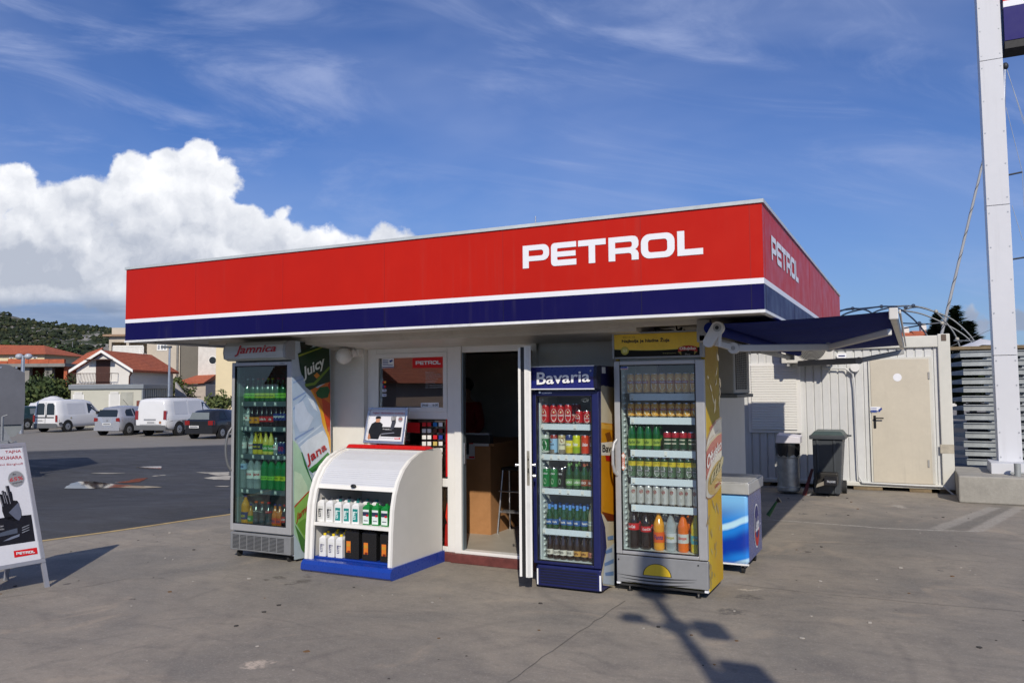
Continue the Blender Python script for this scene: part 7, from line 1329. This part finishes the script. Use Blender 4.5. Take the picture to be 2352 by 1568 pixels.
# ---------------- cars ----------------
HEAD=101
glsC=mat('car_glass',(.018,.024,.026),.06,var=.05,coat=.5); tyre=mat('tyre',(.018,.018,.018),.85); rimc=mat('wheel_cover',(.42,.43,.44),.35,metal=.6); tail=mat('tail_lamp',(.22,.010,.008),.2,coat=.8,var=0); plate=mat('number_plate',(.66,.66,.64),.5,var=.03); bumper=mat('grey_bumper',(.11,.115,.12),.55,var=.08)
def car(name,label,px,D,L_,Wc,st,pm,lowm=None,wheels=(.8,-.85),wr=.30,tilt=0.,side=(),rear=(),zg=-.60,extra=None,head=HEAD):
    t=thing(name,label,'van' if 'van' in name else 'car',(0,0,0),'vehicles parked along the lot'); hw=Wc/2
    def sec(s_):
        x,zb,zs_,zt_,wb,wt,tl=s_; P_=[(0,zb),(wb*.86,zb),(wb*.97,zb+.08),(wb,zb+.25),(wb,zs_-.04),(wb*.985,zs_)]
        P_+=[(wb*.985+(wt-wb*.985)*k,zs_+(zt_-.10-zs_)*k) for k in(.33,.66,1)]+[(wt-.06,zt_-.03),(wt-.18,zt_),(0,zt_+.025)]
        P_=P_+[(-a,b) for a,b in P_[-2:0:-1]]; return [(x+tl*max(b-zs_,0),a,b) for a,b in P_]
    S_=[sec(s_) for s_ in st]; n=len(S_[0]); m=MB(); vs=[p for s_ in S_ for p in s_]
    m.add(vs,[(i*n+j,i*n+(j+1)%n,(i+1)*n+(j+1)%n,(i+1)*n+j) for i in range(len(S_)-1) for j in range(n)],pm,True); m.add(S_[0],[list(range(n))],pm); m.add(S_[-1],[list(range(n))[::-1]],pm); body=m.build('body',t)
    def wat(x,z):
        for a,b in zip(st[:-1],st[1:]):
            if a[0]<=x<=b[0]:
                k=(x-a[0])/(b[0]-a[0]); q=[a[i]+(b[i]-a[i])*k for i in range(6)]; zs_,zt_,wb,wt=q[2],q[3],q[4],q[5]
                if z<=zs_: return wb
                return wb*.985+(wt-wb*.985)*min((z-zs_)/(zt_-.10-zs_),1)
        return hw
    def spoly(pts,mm,off,s_=-1): return [(x,s_*(wat(x,z)+off),z) for x,z in pts]
    def rx_(z): return st[0][0]+st[0][6]*max(z-st[0][2],0)
    for nm,pts,mm in side:
        for s_ in(-1,1): m=MB(); P_=spoly(pts,mm,.008 if nm!='seam' else .004,s_); m.poly(P_,mm); m.build(nm,t)
    for nm,pts,mm,*o in rear: off=o[0] if o else .010; m=MB(); m.poly([(rx_(z)-off,y,z) for y,z in pts],mm); m.build(nm,t)
    for wx in wheels:
        x=wx if wx>0 else L_+wx
        for s_ in(-1,1):
            m=MB(); m.disc((x,s_*(hw+.001 if 1 else 0),wr+.03),(1,0,0),ZA,wr+.06,wr+.06,tyre,24); m.build('wheel_arch',t)
            m=MB(); m.cyl((x,s_*(hw-.17),wr),(x,s_*(hw+.02),wr),wr,tyre,n=24); wo=m.build('wheel',t,bevel=.015)
            m=MB(); m.cyl((x,s_*(hw+.015),wr),(x,s_*(hw+.03),wr),wr*.64,rimc,r1=wr*.5,n=20); m.cyl((x,s_*(hw+.03),wr),(x,s_*(hw+.034),wr),wr*.14,tyre,n=10)
            for k in range(7): a=2*PI*k/7; m.cyl((x+wr*.42*math.cos(a),s_*(hw+.031),wr+wr*.42*math.sin(a)),(x+wr*.42*math.cos(a),s_*(hw+.033),wr+wr*.42*math.sin(a)),wr*.07,tyre,n=8)
            m.build('wheel_cover',wo)
    if extra: extra(t)
    m=MB(); 
    for s_ in(-1,1): m=MB(); m.box(L_*.0+st[-1][0]-1.35,st[-1][0]-1.20,s_*(hw+.08)-.07,s_*(hw+.08)+.07,st[2][2]+.0,st[2][2]+.16,tyre); m.build('door_mirror',t,bevel=.02)
    a=math.radians(head); p=AT(px,900,D); c,s_=math.cos(a),math.sin(a); lx,ly=0,-hw   # rear right corner at p
    t.location=(p[0]-(c*lx-s_*ly),p[1]-(s_*lx+c*ly),zg); t.rotation_euler=(0,0,a); return t
R4=lambda x0,z0,x1,z1:[(x0,z0),(x1,z0),(x1,z1),(x0,z1)]
def pl_(y0,z,w=.52,h=.11): return [('number_plate',R4(y0,z,y0+w,z+h),plate,.016),('plate_characters',R4(y0+.05,z+.03,y0+w-.05,z+h-.03),C('6a6c74'),.018)]
vw=mat('car_white',(.70,.70,.70),.25,var=.02,coat=.7)
car('white_van','white panel van with two black rear windows, leftmost of the white vans',134,45,4.1,1.72,[(0,.36,.95,1.66,.78,.62,.06),(.05,.30,.95,1.77,.85,.66,.05),(.5,.24,.95,1.82,.86,.68,0),(2.2,.24,.95,1.80,.86,.67,0),(2.6,.24,.95,1.70,.86,.66,0),(3.25,.24,.93,1.10,.85,.70,0),(3.9,.28,.80,.90,.80,.62,0),(4.1,.36,.62,.70,.70,.5,0)],vw,wheels=(.72,-.75),
 side=[('side_window',[(2.22,1.02),(3.08,1.02),(2.90,1.20),(2.62,1.52),(2.22,1.60)],glsC),('lower_cladding',[(.1,.40),(3.9,.40),(3.9,.56),(.1,.56)],bumper),('panel_recess',R4(.75,1.0,2.0,1.6),mat('car_white_recess',(.60,.60,.61),.3,var=.02,coat=.5)),('tail_lamp',R4(.02,.62,.12,.98),tail),('fuel_flap',[(.95+.06*math.cos(k),.78+.06*math.sin(k)) for k in [2*PI*i/10 for i in range(10)]],C('b0a890'))],
 rear=[('rear_window',[(-.62,.98),(-.08,.98),(-.08,1.55),(-.14,1.62),(-.50,1.62),(-.60,1.5)],glsC),('rear_window',[(.08,.98),(.62,.98),(.60,1.5),(.50,1.62),(.14,1.62),(.08,1.55)],glsC),('rear_bumper',R4(-.84,.24,.84,.50),bumper,.05),('trim_strip',R4(-.6,.80,.66,.86),C('303236')),('tail_lamp',R4(-.84,.58,-.70,.96),tail,.012),('tail_lamp',R4(.70,.58,.84,.96),tail,.012),('door_seam',R4(-.012,.52,.012,1.66),C('404244')),('door_handle',R4(-.10,.86,-.04,.98),C('202224'),.02)]+pl_(.12,.60))
silc=mat('car_silver',(.46,.47,.50),.3,metal=.45,var=.02,coat=.7)
car('silver_hatchback','silver small hatchback between the two white vans',278,41,3.62,1.66,[(0,.32,.92,1.02,.74,.60,.30),(.06,.24,.92,1.30,.80,.56,.34),(.30,.22,.92,1.44,.83,.56,.12),(1.2,.22,.92,1.50,.83,.58,0),(1.9,.22,.92,1.46,.83,.57,0),(2.7,.22,.92,1.02,.82,.68,0),(3.3,.25,.76,.84,.78,.6,0),(3.62,.32,.58,.66,.66,.5,0)],silc,wheels=(.62,-.65),wr=.29,
 side=[('side_window',[(.46,1.00),(.98,.98),(.98,1.36),(.62,1.32),(.50,1.2)],glsC),('side_window',[(1.05,.98),(2.42,.96),(2.0,1.33),(1.05,1.37)],glsC),('tail_lamp',[(.02,.74),(.16,.76),(.22,.94),(.10,.94)],tail),('seam',R4(1.0,.4,1.02,.92),C('303438'))],
 rear=[('rear_window',[(-.60,.97),(.60,.97),(.54,1.32),(-.54,1.32)],glsC),('tail_lamp',[(-.80,.72),(-.56,.74),(-.56,.90),(-.78,.92)],tail,.014),('tail_lamp',[(.80,.72),(.56,.74),(.56,.90),(.78,.92)],tail,.014),('rear_bumper',R4(-.78,.26,.78,.46),silc,.025),('badge',[(.05*math.cos(k),.78+.05*math.sin(k)) for k in [2*PI*i/10 for i in range(10)]],rimc)]+pl_(-.26,.54),
 extra=lambda t:(MB().cyl((1.5,0,1.5),(1.1,0,1.82),.01,tyre,n=5).build('antenna',t)))
car('white_van','large white van with grey bumpers and roof rails, beside the black hatchback',384,40,4.66,1.88,[(0,.40,1.05,1.72,.86,.72,.08),(.06,.34,1.05,1.84,.92,.76,.06),(.5,.28,1.05,1.89,.94,.80,0),(2.7,.28,1.05,1.88,.94,.78,0),(3.1,.28,1.05,1.80,.94,.76,0),(3.9,.28,1.02,1.16,.92,.78,0),(4.5,.32,.82,.92,.86,.66,0),(4.66,.40,.66,.74,.74,.5,0)],vw,wheels=(.95,-.9),wr=.33,
 side=[('side_window',[(2.85,1.12),(3.72,1.10),(3.2,1.62),(2.85,1.68)],glsC),('lower_cladding',[(.02,.34),(1.9,.34),(1.9,.44),(1.5,.78),(.4,.78),(.05,.70)],bumper),('panel_recess',R4(.62,1.08,1.6,1.74),mat('car_white_recess')),('panel_recess',R4(1.72,1.08,2.72,1.74),mat('car_white_recess')),('tail_lamp',R4(.02,.84,.12,1.28),tail),('rub_strip',R4(1.75,.60,3.9,.67),C('505458')),('seam',R4(1.64,.5,1.66,1.78),C('606468'))],
 rear=[('rear_bumper',R4(-.92,.32,.92,.56),bumper,.06),('tail_lamp',R4(-.92,.84,-.74,1.28),tail,.012),('tail_lamp',R4(.74,.84,.92,1.28),tail,.012),('trim_strip',R4(-.30,.80,.40,.87),C('8a8c90')),('round_sticker',[(-.56+.07*math.cos(k),.70+.07*math.sin(k)) for k in [2*PI*i/14 for i in range(14)]],C('9a6a4a'),.012),('door_seam',R4(-.64,.58,.64,.60),C('606468'))]+pl_(-.28,.64),
 extra=lambda t:[MB().box(.5,3.0,s_*.66-.015,s_*.66+.015,1.92,1.96,tyre).build('roof_rail',t) for s_ in(-1,1)])
blk=mat('car_black',(.012,.013,.016),.2,var=.03,coat=.8)
car('black_hatchback','black hatchback parked just left of the grey drinks fridge',492,37.5,3.68,1.60,[(0,.30,.86,.94,.70,.56,.35),(.06,.24,.86,1.10,.76,.54,.42),(.35,.22,.86,1.33,.79,.54,.12),(1.2,.22,.86,1.38,.80,.56,0),(1.9,.22,.86,1.34,.80,.55,0),(2.6,.22,.86,.96,.79,.64,0),(3.4,.25,.72,.80,.76,.6,0),(3.68,.32,.55,.62,.64,.5,0)],blk,wheels=(.66,-.68),wr=.28,
 side=[('side_window',[(.50,.94),(1.0,.92),(1.0,1.25),(.72,1.22)],glsC),('side_window',[(1.08,.92),(2.35,.90),(1.95,1.22),(1.08,1.26)],glsC),('tail_lamp',R4(.02,.66,.12,.86),tail)],
 rear=[('rear_window',[(-.54,.92),(.54,.92),(.46,1.24),(-.46,1.24)],mat('car_glass_light',(.16,.18,.18),.08,coat=.5)),('tail_lamp',R4(-.76,.66,-.50,.86),tail,.014),('tail_lamp',R4(.76,.66,.50,.86),tail,.014),('rear_bumper',R4(-.75,.26,.75,.46),blk,.025)]+pl_(.0,.52))
grn_=mat('car_green',(.010,.028,.022),.2,var=.03,coat=.8)
car('green_sedan','dark green car showing between the tarpaulin trailer and the white van',40,48,4.1,1.66,[(0,.32,.88,.95,.72,.58,.2),(.5,.22,.88,1.02,.80,.60,.1),(1.0,.22,.88,1.38,.82,.56,0),(2.1,.22,.88,1.38,.82,.56,0),(2.9,.22,.88,.98,.82,.66,0),(3.8,.25,.74,.82,.78,.6,0),(4.1,.32,.56,.64,.66,.5,0)],grn_,wheels=(.75,-.8),wr=.29,
 side=[('side_window',[(1.0,.94),(1.75,.92),(1.75,1.27),(1.15,1.26)],mat('car_glass_light')),('side_window',[(1.82,.92),(2.7,.90),(2.2,1.24),(1.82,1.27)],mat('car_glass_light'))],rear=[('tail_lamp',R4(-.76,.66,-.5,.86),tail,.014),('tail_lamp',R4(.76,.66,.5,.86),tail,.014)]+pl_(-.26,.5))
# covered heap behind
F=FR(86,52,0); m=MB(); n_=14; rg=random.Random(2); x0,x1=F.a(50),F.a(140)
tarpw=mat('white_tarpaulin',(.64,.64,.66),.5,var=.05,bump=.3,bs=1.5)
V=[]
for j in range(6):
    for i in range(n_+1): k=i/n_; zt_=F.z(86,924)+ .35*math.sin(k*PI)*(1)-.1*math.sin(k*9); b=j*.5; zz=-.6+(zt_+.6)*[0,.7,.96,1,.8,0][j]+rg.uniform(-.05,.05); V.append(F(x0+(x1-x0)*k+rg.uniform(-.05,.05),b,max(zz,-.6)))
m.add(V,[(j*(n_+1)+i,j*(n_+1)+i+1,(j+1)*(n_+1)+i+1,(j+1)*(n_+1)+i) for j in range(5) for i in range(n_)],tarpw,True); m.build('tarpaulin_cover',label='white tarpaulin-covered heap behind the green car and white van',cat='cover',loc=F(x0,1,-.6))
# orange materials stack behind the silver car
F=FR(322,48,0); m=MB(); fbox(m,F,F.a(dp(1284,900)[0]),F.a(dp(1335,900)[0]),0,1,-.6,F.z(*dp(1310,945)),mat('brick_pallet',(.16,.05,.035),.9,var=.3,vs=5)); m.build('brick_pile',label='dark red pile of bricks behind the silver hatchback',cat='pile',loc=F(0,0,-.6),bevel=.03)
# ---------------- tarpaulin trailer ----------------
F=FR(56,20,-33); tz=-.44; trl=thing('tarp_trailer','grey tarpaulin-covered trailer with drawbar and jack, cut off by the left frame edge','trailer',F(-1,1,tz))
A1,A2=F.a(-170),0.; tg=mat('grey_tarpaulin',(.105,.11,.13),.6,var=.15,vs=1.2,bump=.25,bs=3)
zA=F.z(0,834); zB=F.z(56,856); zb_=F.z(50,974)
m=MB(); P_=[(A1,zb_),(A2,zb_),(A2+.02,(zb_+zB)/2),(A2-.0,zB),(F.a(20),F.z(20,838)),(F.a(-40),zA+.03),(A1,zA+.05)]; m.prism(P_,lambda p,d:F(p[0],d,p[1]),0,3.4,tg); m.build('tarpaulin',trl,bevel=.02)
m=MB(); 
for x in (-60,0,36): a=F.a(x); fbox(m,F,a-.02,a+.02,-.006,0,zA-.12,zA-.08,alu); m.build('eyelet',trl); m=MB()
gal=mat('galvanised',(.30,.31,.32),.45,metal=.6,var=.2,vs=6); m=MB(); P_=[(A1,zb_-.0),(A2-.04,zb_-.0),(F.a(52),zb_-.13),(F.a(36),zb_-.30),(A1,zb_-.30)]; m.prism(P_,lambda p,d:F(p[0],d,p[1]),.05,3.3,mat('trailer_side',(.20,.215,.22),.5,var=.1)); m.build('body',trl)
m=MB(); fbox(m,F,F.a(-200),F.a(20),-1.2,.1,zb_-.42,zb_-.34,gal); m.tube([F(F.a(-60),.2,zb_-.36),F(F.a(30),-.9,zb_-.40),F(F.a(36),-1.1,zb_-.38)],.035,gal,8); m.build('drawbar',trl)
m=MB(); a=F.a(6); m.cyl(F(a,-.8,zb_-.62),F(a,-.8,zb_+.22),.03,gal); m.cyl(F(a,-.8,zb_+.22),F(a+.1,-.8,zb_+.26),.012,gal); q=m.build('jack_post',trl); m=MB(); m.hexa([F(a-.03,-.8,zb_-.45),F(a+.25,-.8,zb_-.45),F(a+.25,-.7,zb_-.45),F(a-.03,-.7,zb_-.45)],[F(a-.03,-.8,zb_-.05),F(a+.04,-.8,zb_-.05),F(a+.04,-.7,zb_-.05),F(a-.03,-.7,zb_-.05)],gal); m.build('jack_bracket',q)
m=MB(); m.cyl(F(a+.0,-.8,tz+.10),F(a+.06,-.8,tz+.10),.10,tyre,n=16); m.cyl(F(a,-.8,tz+.1),F(a,-.8,zb_-.6),.02,gal); m.build('jack_wheel',trl)
for b in(1.0,2.4): m=MB(); m.cyl(F(F.a(-60),b,tz+.30),F(F.a(-60)+.2,b,tz+.30),.30,tyre,n=24); m.build('wheel',trl,bevel=.02)
# ---------------- steel frames stacked right of the container ----------------
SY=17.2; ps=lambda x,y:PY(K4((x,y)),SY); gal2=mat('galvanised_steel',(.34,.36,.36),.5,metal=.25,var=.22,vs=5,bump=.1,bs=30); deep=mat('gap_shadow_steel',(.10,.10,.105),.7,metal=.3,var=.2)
ys_=[415,475,535,595,650,712,772,833,892,953,1013,1072,1132]; x0=ps(800,0)[0]
for i,y in enumerate(ys_):
    zt_=ps(1000,y)[2]; zb_=ps(1000,y+40)[2]; t=thing('steel_frame',f'{ORD[i]} galvanised steel platform frame from the top of the stack right of the container','steel frame',(x0,SY,zb_),'stacked steel platform frames')
    m=MB(); o_=(i*37%5-2)*.010; h_=zt_-zb_; m.box(x0+o_,x0+5.6,SY,SY+.05,zb_,zt_,gal2); m.box(x0+o_,x0+5.6,SY-.03,SY,zt_-.015,zt_,gal2); m.box(x0+o_,x0+5.6,SY-.03,SY,zb_,zb_+.012,gal2); m.build('front_beam',t)
    m=MB(); m.hexa([(x0-.28,SY+.5,zb_),(x0+.1,SY+.02,zb_),(x0+.14,SY+.05,zb_),(x0-.24,SY+.53,zb_)],[(x0-.28,SY+.5,zb_+h_*.45),(x0+.1,SY+.02,zt_),(x0+.14,SY+.05,zt_),(x0-.24,SY+.53,zb_+h_*.45)],gal2); m.build('tapered_end',t)
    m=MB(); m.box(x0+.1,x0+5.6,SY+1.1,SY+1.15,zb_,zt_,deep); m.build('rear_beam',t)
    for k,xx in enumerate((975,1022,1195)):
        m=MB(); a=ps(xx,0)[0]+o_; m.box(a,a+.09,SY+.01,SY+1.1,zb_-.05,zb_-.002,gal2); m.box(a-.02,a+.12,SY-.005,SY+.02,zb_-.065,zb_-.05,gal2); m.build('cross_tube',t)
m=MB(); a,b=ps(770,400),ps(900,388)
for i in range(3): m=MB(); z=ps(800,398)[2]+.0; m.box(x0-.2+i*.02,x0+1.6-i*.2,SY+.1+i*.35,SY+.4+i*.35,z-.03+.0,z+.03,mat('timber_old')); m.build('timber_plank',label=f'{ORD[i]} weathered plank from the front on top of the steel stack',cat='plank',group='planks on the steel stack',loc=(x0,SY+i*.35,z-.03))
m=MB(); q=ps(985,372); n_=8; V=[(q[0]-.55+1.3*i/n_,SY+.2+.3*j,ps(985,408)[2]+.03+ (.20*math.sin(PI*i/n_)*math.sin(PI*(j+.3)/3.6))+.03*math.sin(i*2.3+j)) for j in range(4) for i in range(n_+1)]; m.add(V,[(j*(n_+1)+i,j*(n_+1)+i+1,(j+1)*(n_+1)+i+1,(j+1)*(n_+1)+i) for j in range(3) for i in range(n_)],tarpw,True); m.build('folded_sheet',label='crumpled white sheet lying on top of the steel stack beside the pillar',cat='sheet',loc=(q[0],SY,q[2]-.2))
# dark red machine behind pillar
m=MB(); a,b=PY(K4((1212,1140)),19),PY(K4((1290,835)),19); m.box(a[0],a[0]+1.5,19,20,0,b[2],C('4a1014')); m.build('red_tank',label='dark red metal box behind the pillar at the right frame edge',cat='tank',loc=(a[0],19.5,0),bevel=.02)
# arched pipe frame
tf=thing('arched_pipe_frame','bare arched pipe framework of a tunnel shelter behind the container','frame',(1,22,-.1))
pa=lambda q,y:tuple(PY(K4(q),y)); galp=mat('pipe_grey',(.22,.23,.235),.5,metal=.4,var=.15)
def arch(L,y,r=.019): 
    P_=[pa(q,y) for q in L]; out=[]
    for i in range(len(P_)-1):
        p0=P_[max(i-1,0)];p1=P_[i];p2=P_[i+1];p3=P_[min(i+2,len(P_)-1)]
        for k in range(4): t=k/4; out.append(tuple(.5*((2*p1[c])+(-p0[c]+p2[c])*t+(2*p0[c]-5*p1[c]+4*p2[c]-p3[c])*t*t+(-p0[c]+3*p1[c]-3*p2[c]+p3[c])*t**3) for c in range(3)))
    out.append(P_[-1]); m=MB(); m.tube(out,r,galp,6); return m.build('arch',tf)
arch([(-260,420),(-180,300),(-80,210),(20,155),(100,138),(205,155),(300,240),(360,330),(380,420)],20)
arch([(-100,330),(0,210),(90,160),(290,125),(400,138),(480,190),(540,250),(600,330),(640,420)],20.6)
arch([(150,260),(230,170),(360,130),(500,122),(620,152),(740,200),(830,270),(900,350),(930,430)],21.2)
arch([(330,240),(400,165),(520,128),(640,160),(720,235),(780,320),(820,430)],21.8); arch([(420,150),(520,165),(600,190),(700,235),(800,290),(870,345),(920,420)],22.4)
for L in ([(20,150),(290,125),(500,120),(620,152)],[(430,235),(600,240),(720,228)],[(430,270),(600,238)],[(770,350),(900,352),(1000,356)]): m=MB(); m.tube([pa(q,20.3+.6*i) for i,q in enumerate(L)],.015,galp,6); m.build('purlin',tf)
for q in [(100,138),(290,125),(500,120),(450,130),(540,235),(690,235),(650,158),(790,340)]: m=MB(); p=pa(q,20.5); m.ball(p,.045,C('a8a498'),8,6); m.build('clamp',tf)
# spiral-wrapped leaning mast
ms=thing('leaning_mast','grey leaning pole wrapped with a dark spiral strap behind the container','mast',(1.4,24,0)); p0_=np.array(PY((2162,770),24)); p1_=np.array(PY((2260,362),24)); dv=p1_-p0_; b_=p0_-dv*(p0_[2]/dv[2]); tpp=p1_+dv*.35
m=MB(); m.cyl(tuple(b_),tuple(tpp),.045,mat('mast_grey',(.36,.37,.39),.5,var=.1),r1=.028,n=12); m.build('pole',ms)
m=MB(); dn=(tpp-b_)/ll(tpp-b_); s1_=np.cross(dn,[0,1,0]); s1_/=ll(s1_); s2_=np.cross(dn,s1_); N=420; prv=None; Lm=ll(tpp-b_)
for i in range(N): t_=i/(N-1); r_=(.079+(.049-.079)*t_); an=t_*Lm/.55*2*PI; c=b_+dn*t_*Lm; q=c+(s1_*math.cos(an)+s2_*math.sin(an))*r_; q2=q+dn*.10; 
sp=[];
for i in range(N+1): t_=i/N; r_=(.047+(.030-.047)*t_); an=t_*Lm/.62*2*PI; c=b_+dn*t_*Lm; q=c+(s1_*math.cos(an)+s2_*math.sin(an))*r_; sp+= [tuple(q),tuple(q+dn*.045)]
m.add(sp,[(2*i,2*i+2,2*i+3,2*i+1) for i in range(N)],C('24262a')); m.build('spiral_strap',ms)
m=MB(); m.tube([tuple(b_+dn*2.6),tuple(PY(k4(1025,272),24))],.008,C('70747a'),4); m.build('guy_wire',ms)
# yacht mast right of the pillar
ym=thing('yacht_mast','thin sailboat mast with spreaders and wires right of the white pillar','mast',(3,38,0)); G8=cvt(3600,0,1.2056); my=38
a=PY(G8((508,320)),my); b=PY(G8((560,1300)),my); xm=(a[0]); m=MB(); m.cyl((xm-.75,my,0),(xm-.02,my,a[2]),.05,alu,n=8); m.build('pole',ym)
for q in((530,845,590,830),(553,1250,600,1241)): p=PY(G8(q[:2]),my); r_=PY(G8(q[2:]),my); m=MB(); m.cyl((p[0]-.4,my,p[2]-.03),tuple(r_),.035,C('3a3c40'),n=6); m.build('spreader',ym)
for q in((512,330,598,580),(518,340,598,600),(512,520,590,830),(590,830,598,1000),(540,990,592,1160)): p=PY(G8(q[:2]),my); r_=PY(G8(q[2:]),my); m=MB(); m.cyl(tuple(p),tuple(r_),.012,C('9aa0a8'),n=4,caps=False); m.build('wire',ym)
m=MB(); m.ball((a[0],my,a[2]),.12,C('303236'),8,6,(1,1,1.3)); m.cyl((a[0]-.3,my,a[2]+.35),(a[0]+.3,my,a[2]+.55),.02,C('303236'),n=5); m.build('masthead',ym)
# ---------------- totem pillar ----------------
tp=thing('price_sign_pillar','tall white clad sign pillar with navy and red sign box at the right frame edge','sign pillar',(1.4,14.3,.7))
TY=13.9; pA,pB=PY(K4((1065,1152)),TY),PY(K4((1224,1152)),TY); TX0,TX1=pA[0],pB[0]; zb_=pA[2]; topx=PY((2243,0),TY)[0]; lean=(topx-TX0)/(PY((2243,0),TY)[2]-zb_)
HT=8.2; tw=mat('cladding_white',(.62,.63,.66),.45,var=.02,vs=.8,streak=.12)
def tpx(z): return lean*(z-zb_)
zz=[zb_]+[PY(K4(q),TY)[2] for q in((1130,446),)]+[PY(G8((440,992)),TY)[2],PY(G8((430,290)),TY)[2],HT]
for a,b in zip(zz[:-1],zz[1:]):
    m=MB(); m.hexa([(TX0+tpx(a),TY,a+.004),(TX1+tpx(a),TY,a+.004),(TX1+tpx(a),TY+.4,a+.004),(TX0+tpx(a),TY+.4,a+.004)],[(TX0+tpx(b),TY,b-.004),(TX1+tpx(b),TY,b-.004),(TX1+tpx(b),TY+.4,b-.004),(TX0+tpx(b),TY+.4,b-.004)],tw); o_=m.build('cladding_panel',tp,bevel=.004)
    for k in (.05,.28,.5,.72,.95):
        for e in(.03,TX1-TX0-.03): z=a+(b-a)*k; m=MB(); x=TX0+e+tpx(z); m.cyl((x,TY-.005,z),(x,TY,z),.011,mat('rivet',(.45,.46,.48),.4,metal=.5),n=8); m.build('rivet',o_)
s0,s1_=PY((2298,115),TY-.02),PY((2297,10),TY-.02); sx0=PY((2300,60),TY)[0]+.03; zb2=PY((2310,115),TY)[2]; z_bt=PY((2310,97),TY)[2]; z_w=PY((2310,20),TY)[2]; z_r=PY((2310,6),TY)[2]
m=MB(); m.box(sx0,sx0+2.2,TY-.05,TY+.35,zb2,z_bt,C('101114')); m.build('lower_edge',tp)
m=MB(); m.box(sx0,sx0+2.2,TY-.06,TY+.36,z_bt,z_w,pblue); m.build('navy_panel',tp); m=MB(); m.box(sx0,sx0+2.2,TY-.06,TY+.36,z_w,z_r,pwhite); m.build('white_stripe',tp); m=MB(); m.box(sx0,sx0+2.2,TY-.06,TY+.36,z_r,z_r+1.4,pred); m.build('red_panel',tp)
# concrete plinth
bk0=PG(K4((803,1418))); bz=PY(K4((800,1180)),bk0[1]+0)[2]; bk_=mat('board_marked_concrete',(.33,.315,.28),.9,var=.2,vs=3,bump=.4,bs=25)
bz0=PY(K4((805,1250)),bk0[1])[2]
pb=thing('concrete_plinth','rough board-marked concrete foundation block under the white sign pillar','plinth',(bk0[0]+1.2,bk0[1]+.7,0))
m=MB(); m.box(bk0[0],bk0[0]+3.2,bk0[1],bk0[1]+1.5,0,bz0+.02,bk_); m.build('block',pb,bevel=.02)
m=MB(); a,b=PY(K4((1016,1213)),bk0[1]+.45),PY(K4((1016,1157)),bk0[1]+.45); m.box(a[0],a[0]+1.6,bk0[1]+.45,bk0[1]+1.2,bz0+.02,b[2],tw); m.build('base_cover',tp,bevel=.004)
m=MB(); q=PY(K4((1189,1222)),bk0[1]+.25); m.cyl((q[0],bk0[1]+.25,bz0),(q[0],bk0[1]+.25,PY(K4((1189,1160)),bk0[1]+.25)[2]),.042,gal2,n=16); m.cyl((q[0]-.09,bk0[1]+.25,bz0+.06),(q[0]+.09,bk0[1]+.25,bz0+.06),.015,gal2); m.build('steel_pipe',pb)
# ---------------- behind the camera: floodlight pole whose shadow crosses the pavement, and a house the panes mirror
ox,oy=1.80,-.80; lpst=thing('floodlight_pole','tall station floodlight pole with small sign, behind the viewpoint, casting the pavement shadow','pole',(ox,oy,0)); pm_=C('9a9c9e')
m=MB(); m.cyl((ox,oy,0),(ox,oy,5.45),.075,pm_,r1=.045); m.cyl((ox,oy,5.4),(ox,oy,5.75),.12,pm_,r1=.10,n=14); m.build('post',lpst); m=MB(); m.ball((ox,oy,4.85),.10,pm_,10,8); m.build('junction_box',lpst)
m=MB(); m.box(ox+.14,ox+.34,oy-.05,oy+.05,4.74,4.98,pm_); m.cyl((ox,oy,4.86),(ox+.14,oy,4.86),.02,pm_); m.build('floodlight',lpst,bevel=.015)
m=MB(); m.box(ox-.38,ox-.22,oy-.06,oy+.06,4.86,4.95,pm_); m.cyl((ox,oy,4.78),(ox-.3,oy,4.88),.02,pm_); m.build('floodlight',lpst,bevel=.015)
m=MB(); m.box(ox-.04,ox+.34,oy-.04,oy+.04,2.9,4.26,pm_); m.box(ox+.1,ox+.34,oy-.04,oy+.04,4.26,4.40,pm_); m.build('sign_plate',lpst)
hb_=thing('rear_house','brick house with orange roof standing behind the viewpoint, mirrored in the shop window','house',(-19,-16,0)); m=MB(); m.box(-24,-19,-22,-14,0,1.9,mat('render_rose',(.45,.33,.26),.8,var=.1)); m.build('wall',hb_); m=MB(); m.hexa([(-24.4,-22.4,1.9),(-18.6,-22.4,1.9),(-18.6,-13.6,1.9),(-24.4,-13.6,1.9)],[(-22.7,-22,4.6),(-22.5,-22,4.6),(-22.5,-14,4.6),(-22.7,-14,4.6)],tile); m.build('roof',hb_)
for i in range(3): m=MB(); m.box(-23.4+i*1.5,-22.7+i*1.5,-14,-13.96,.7,1.6,wdark); m.build('window',hb_)
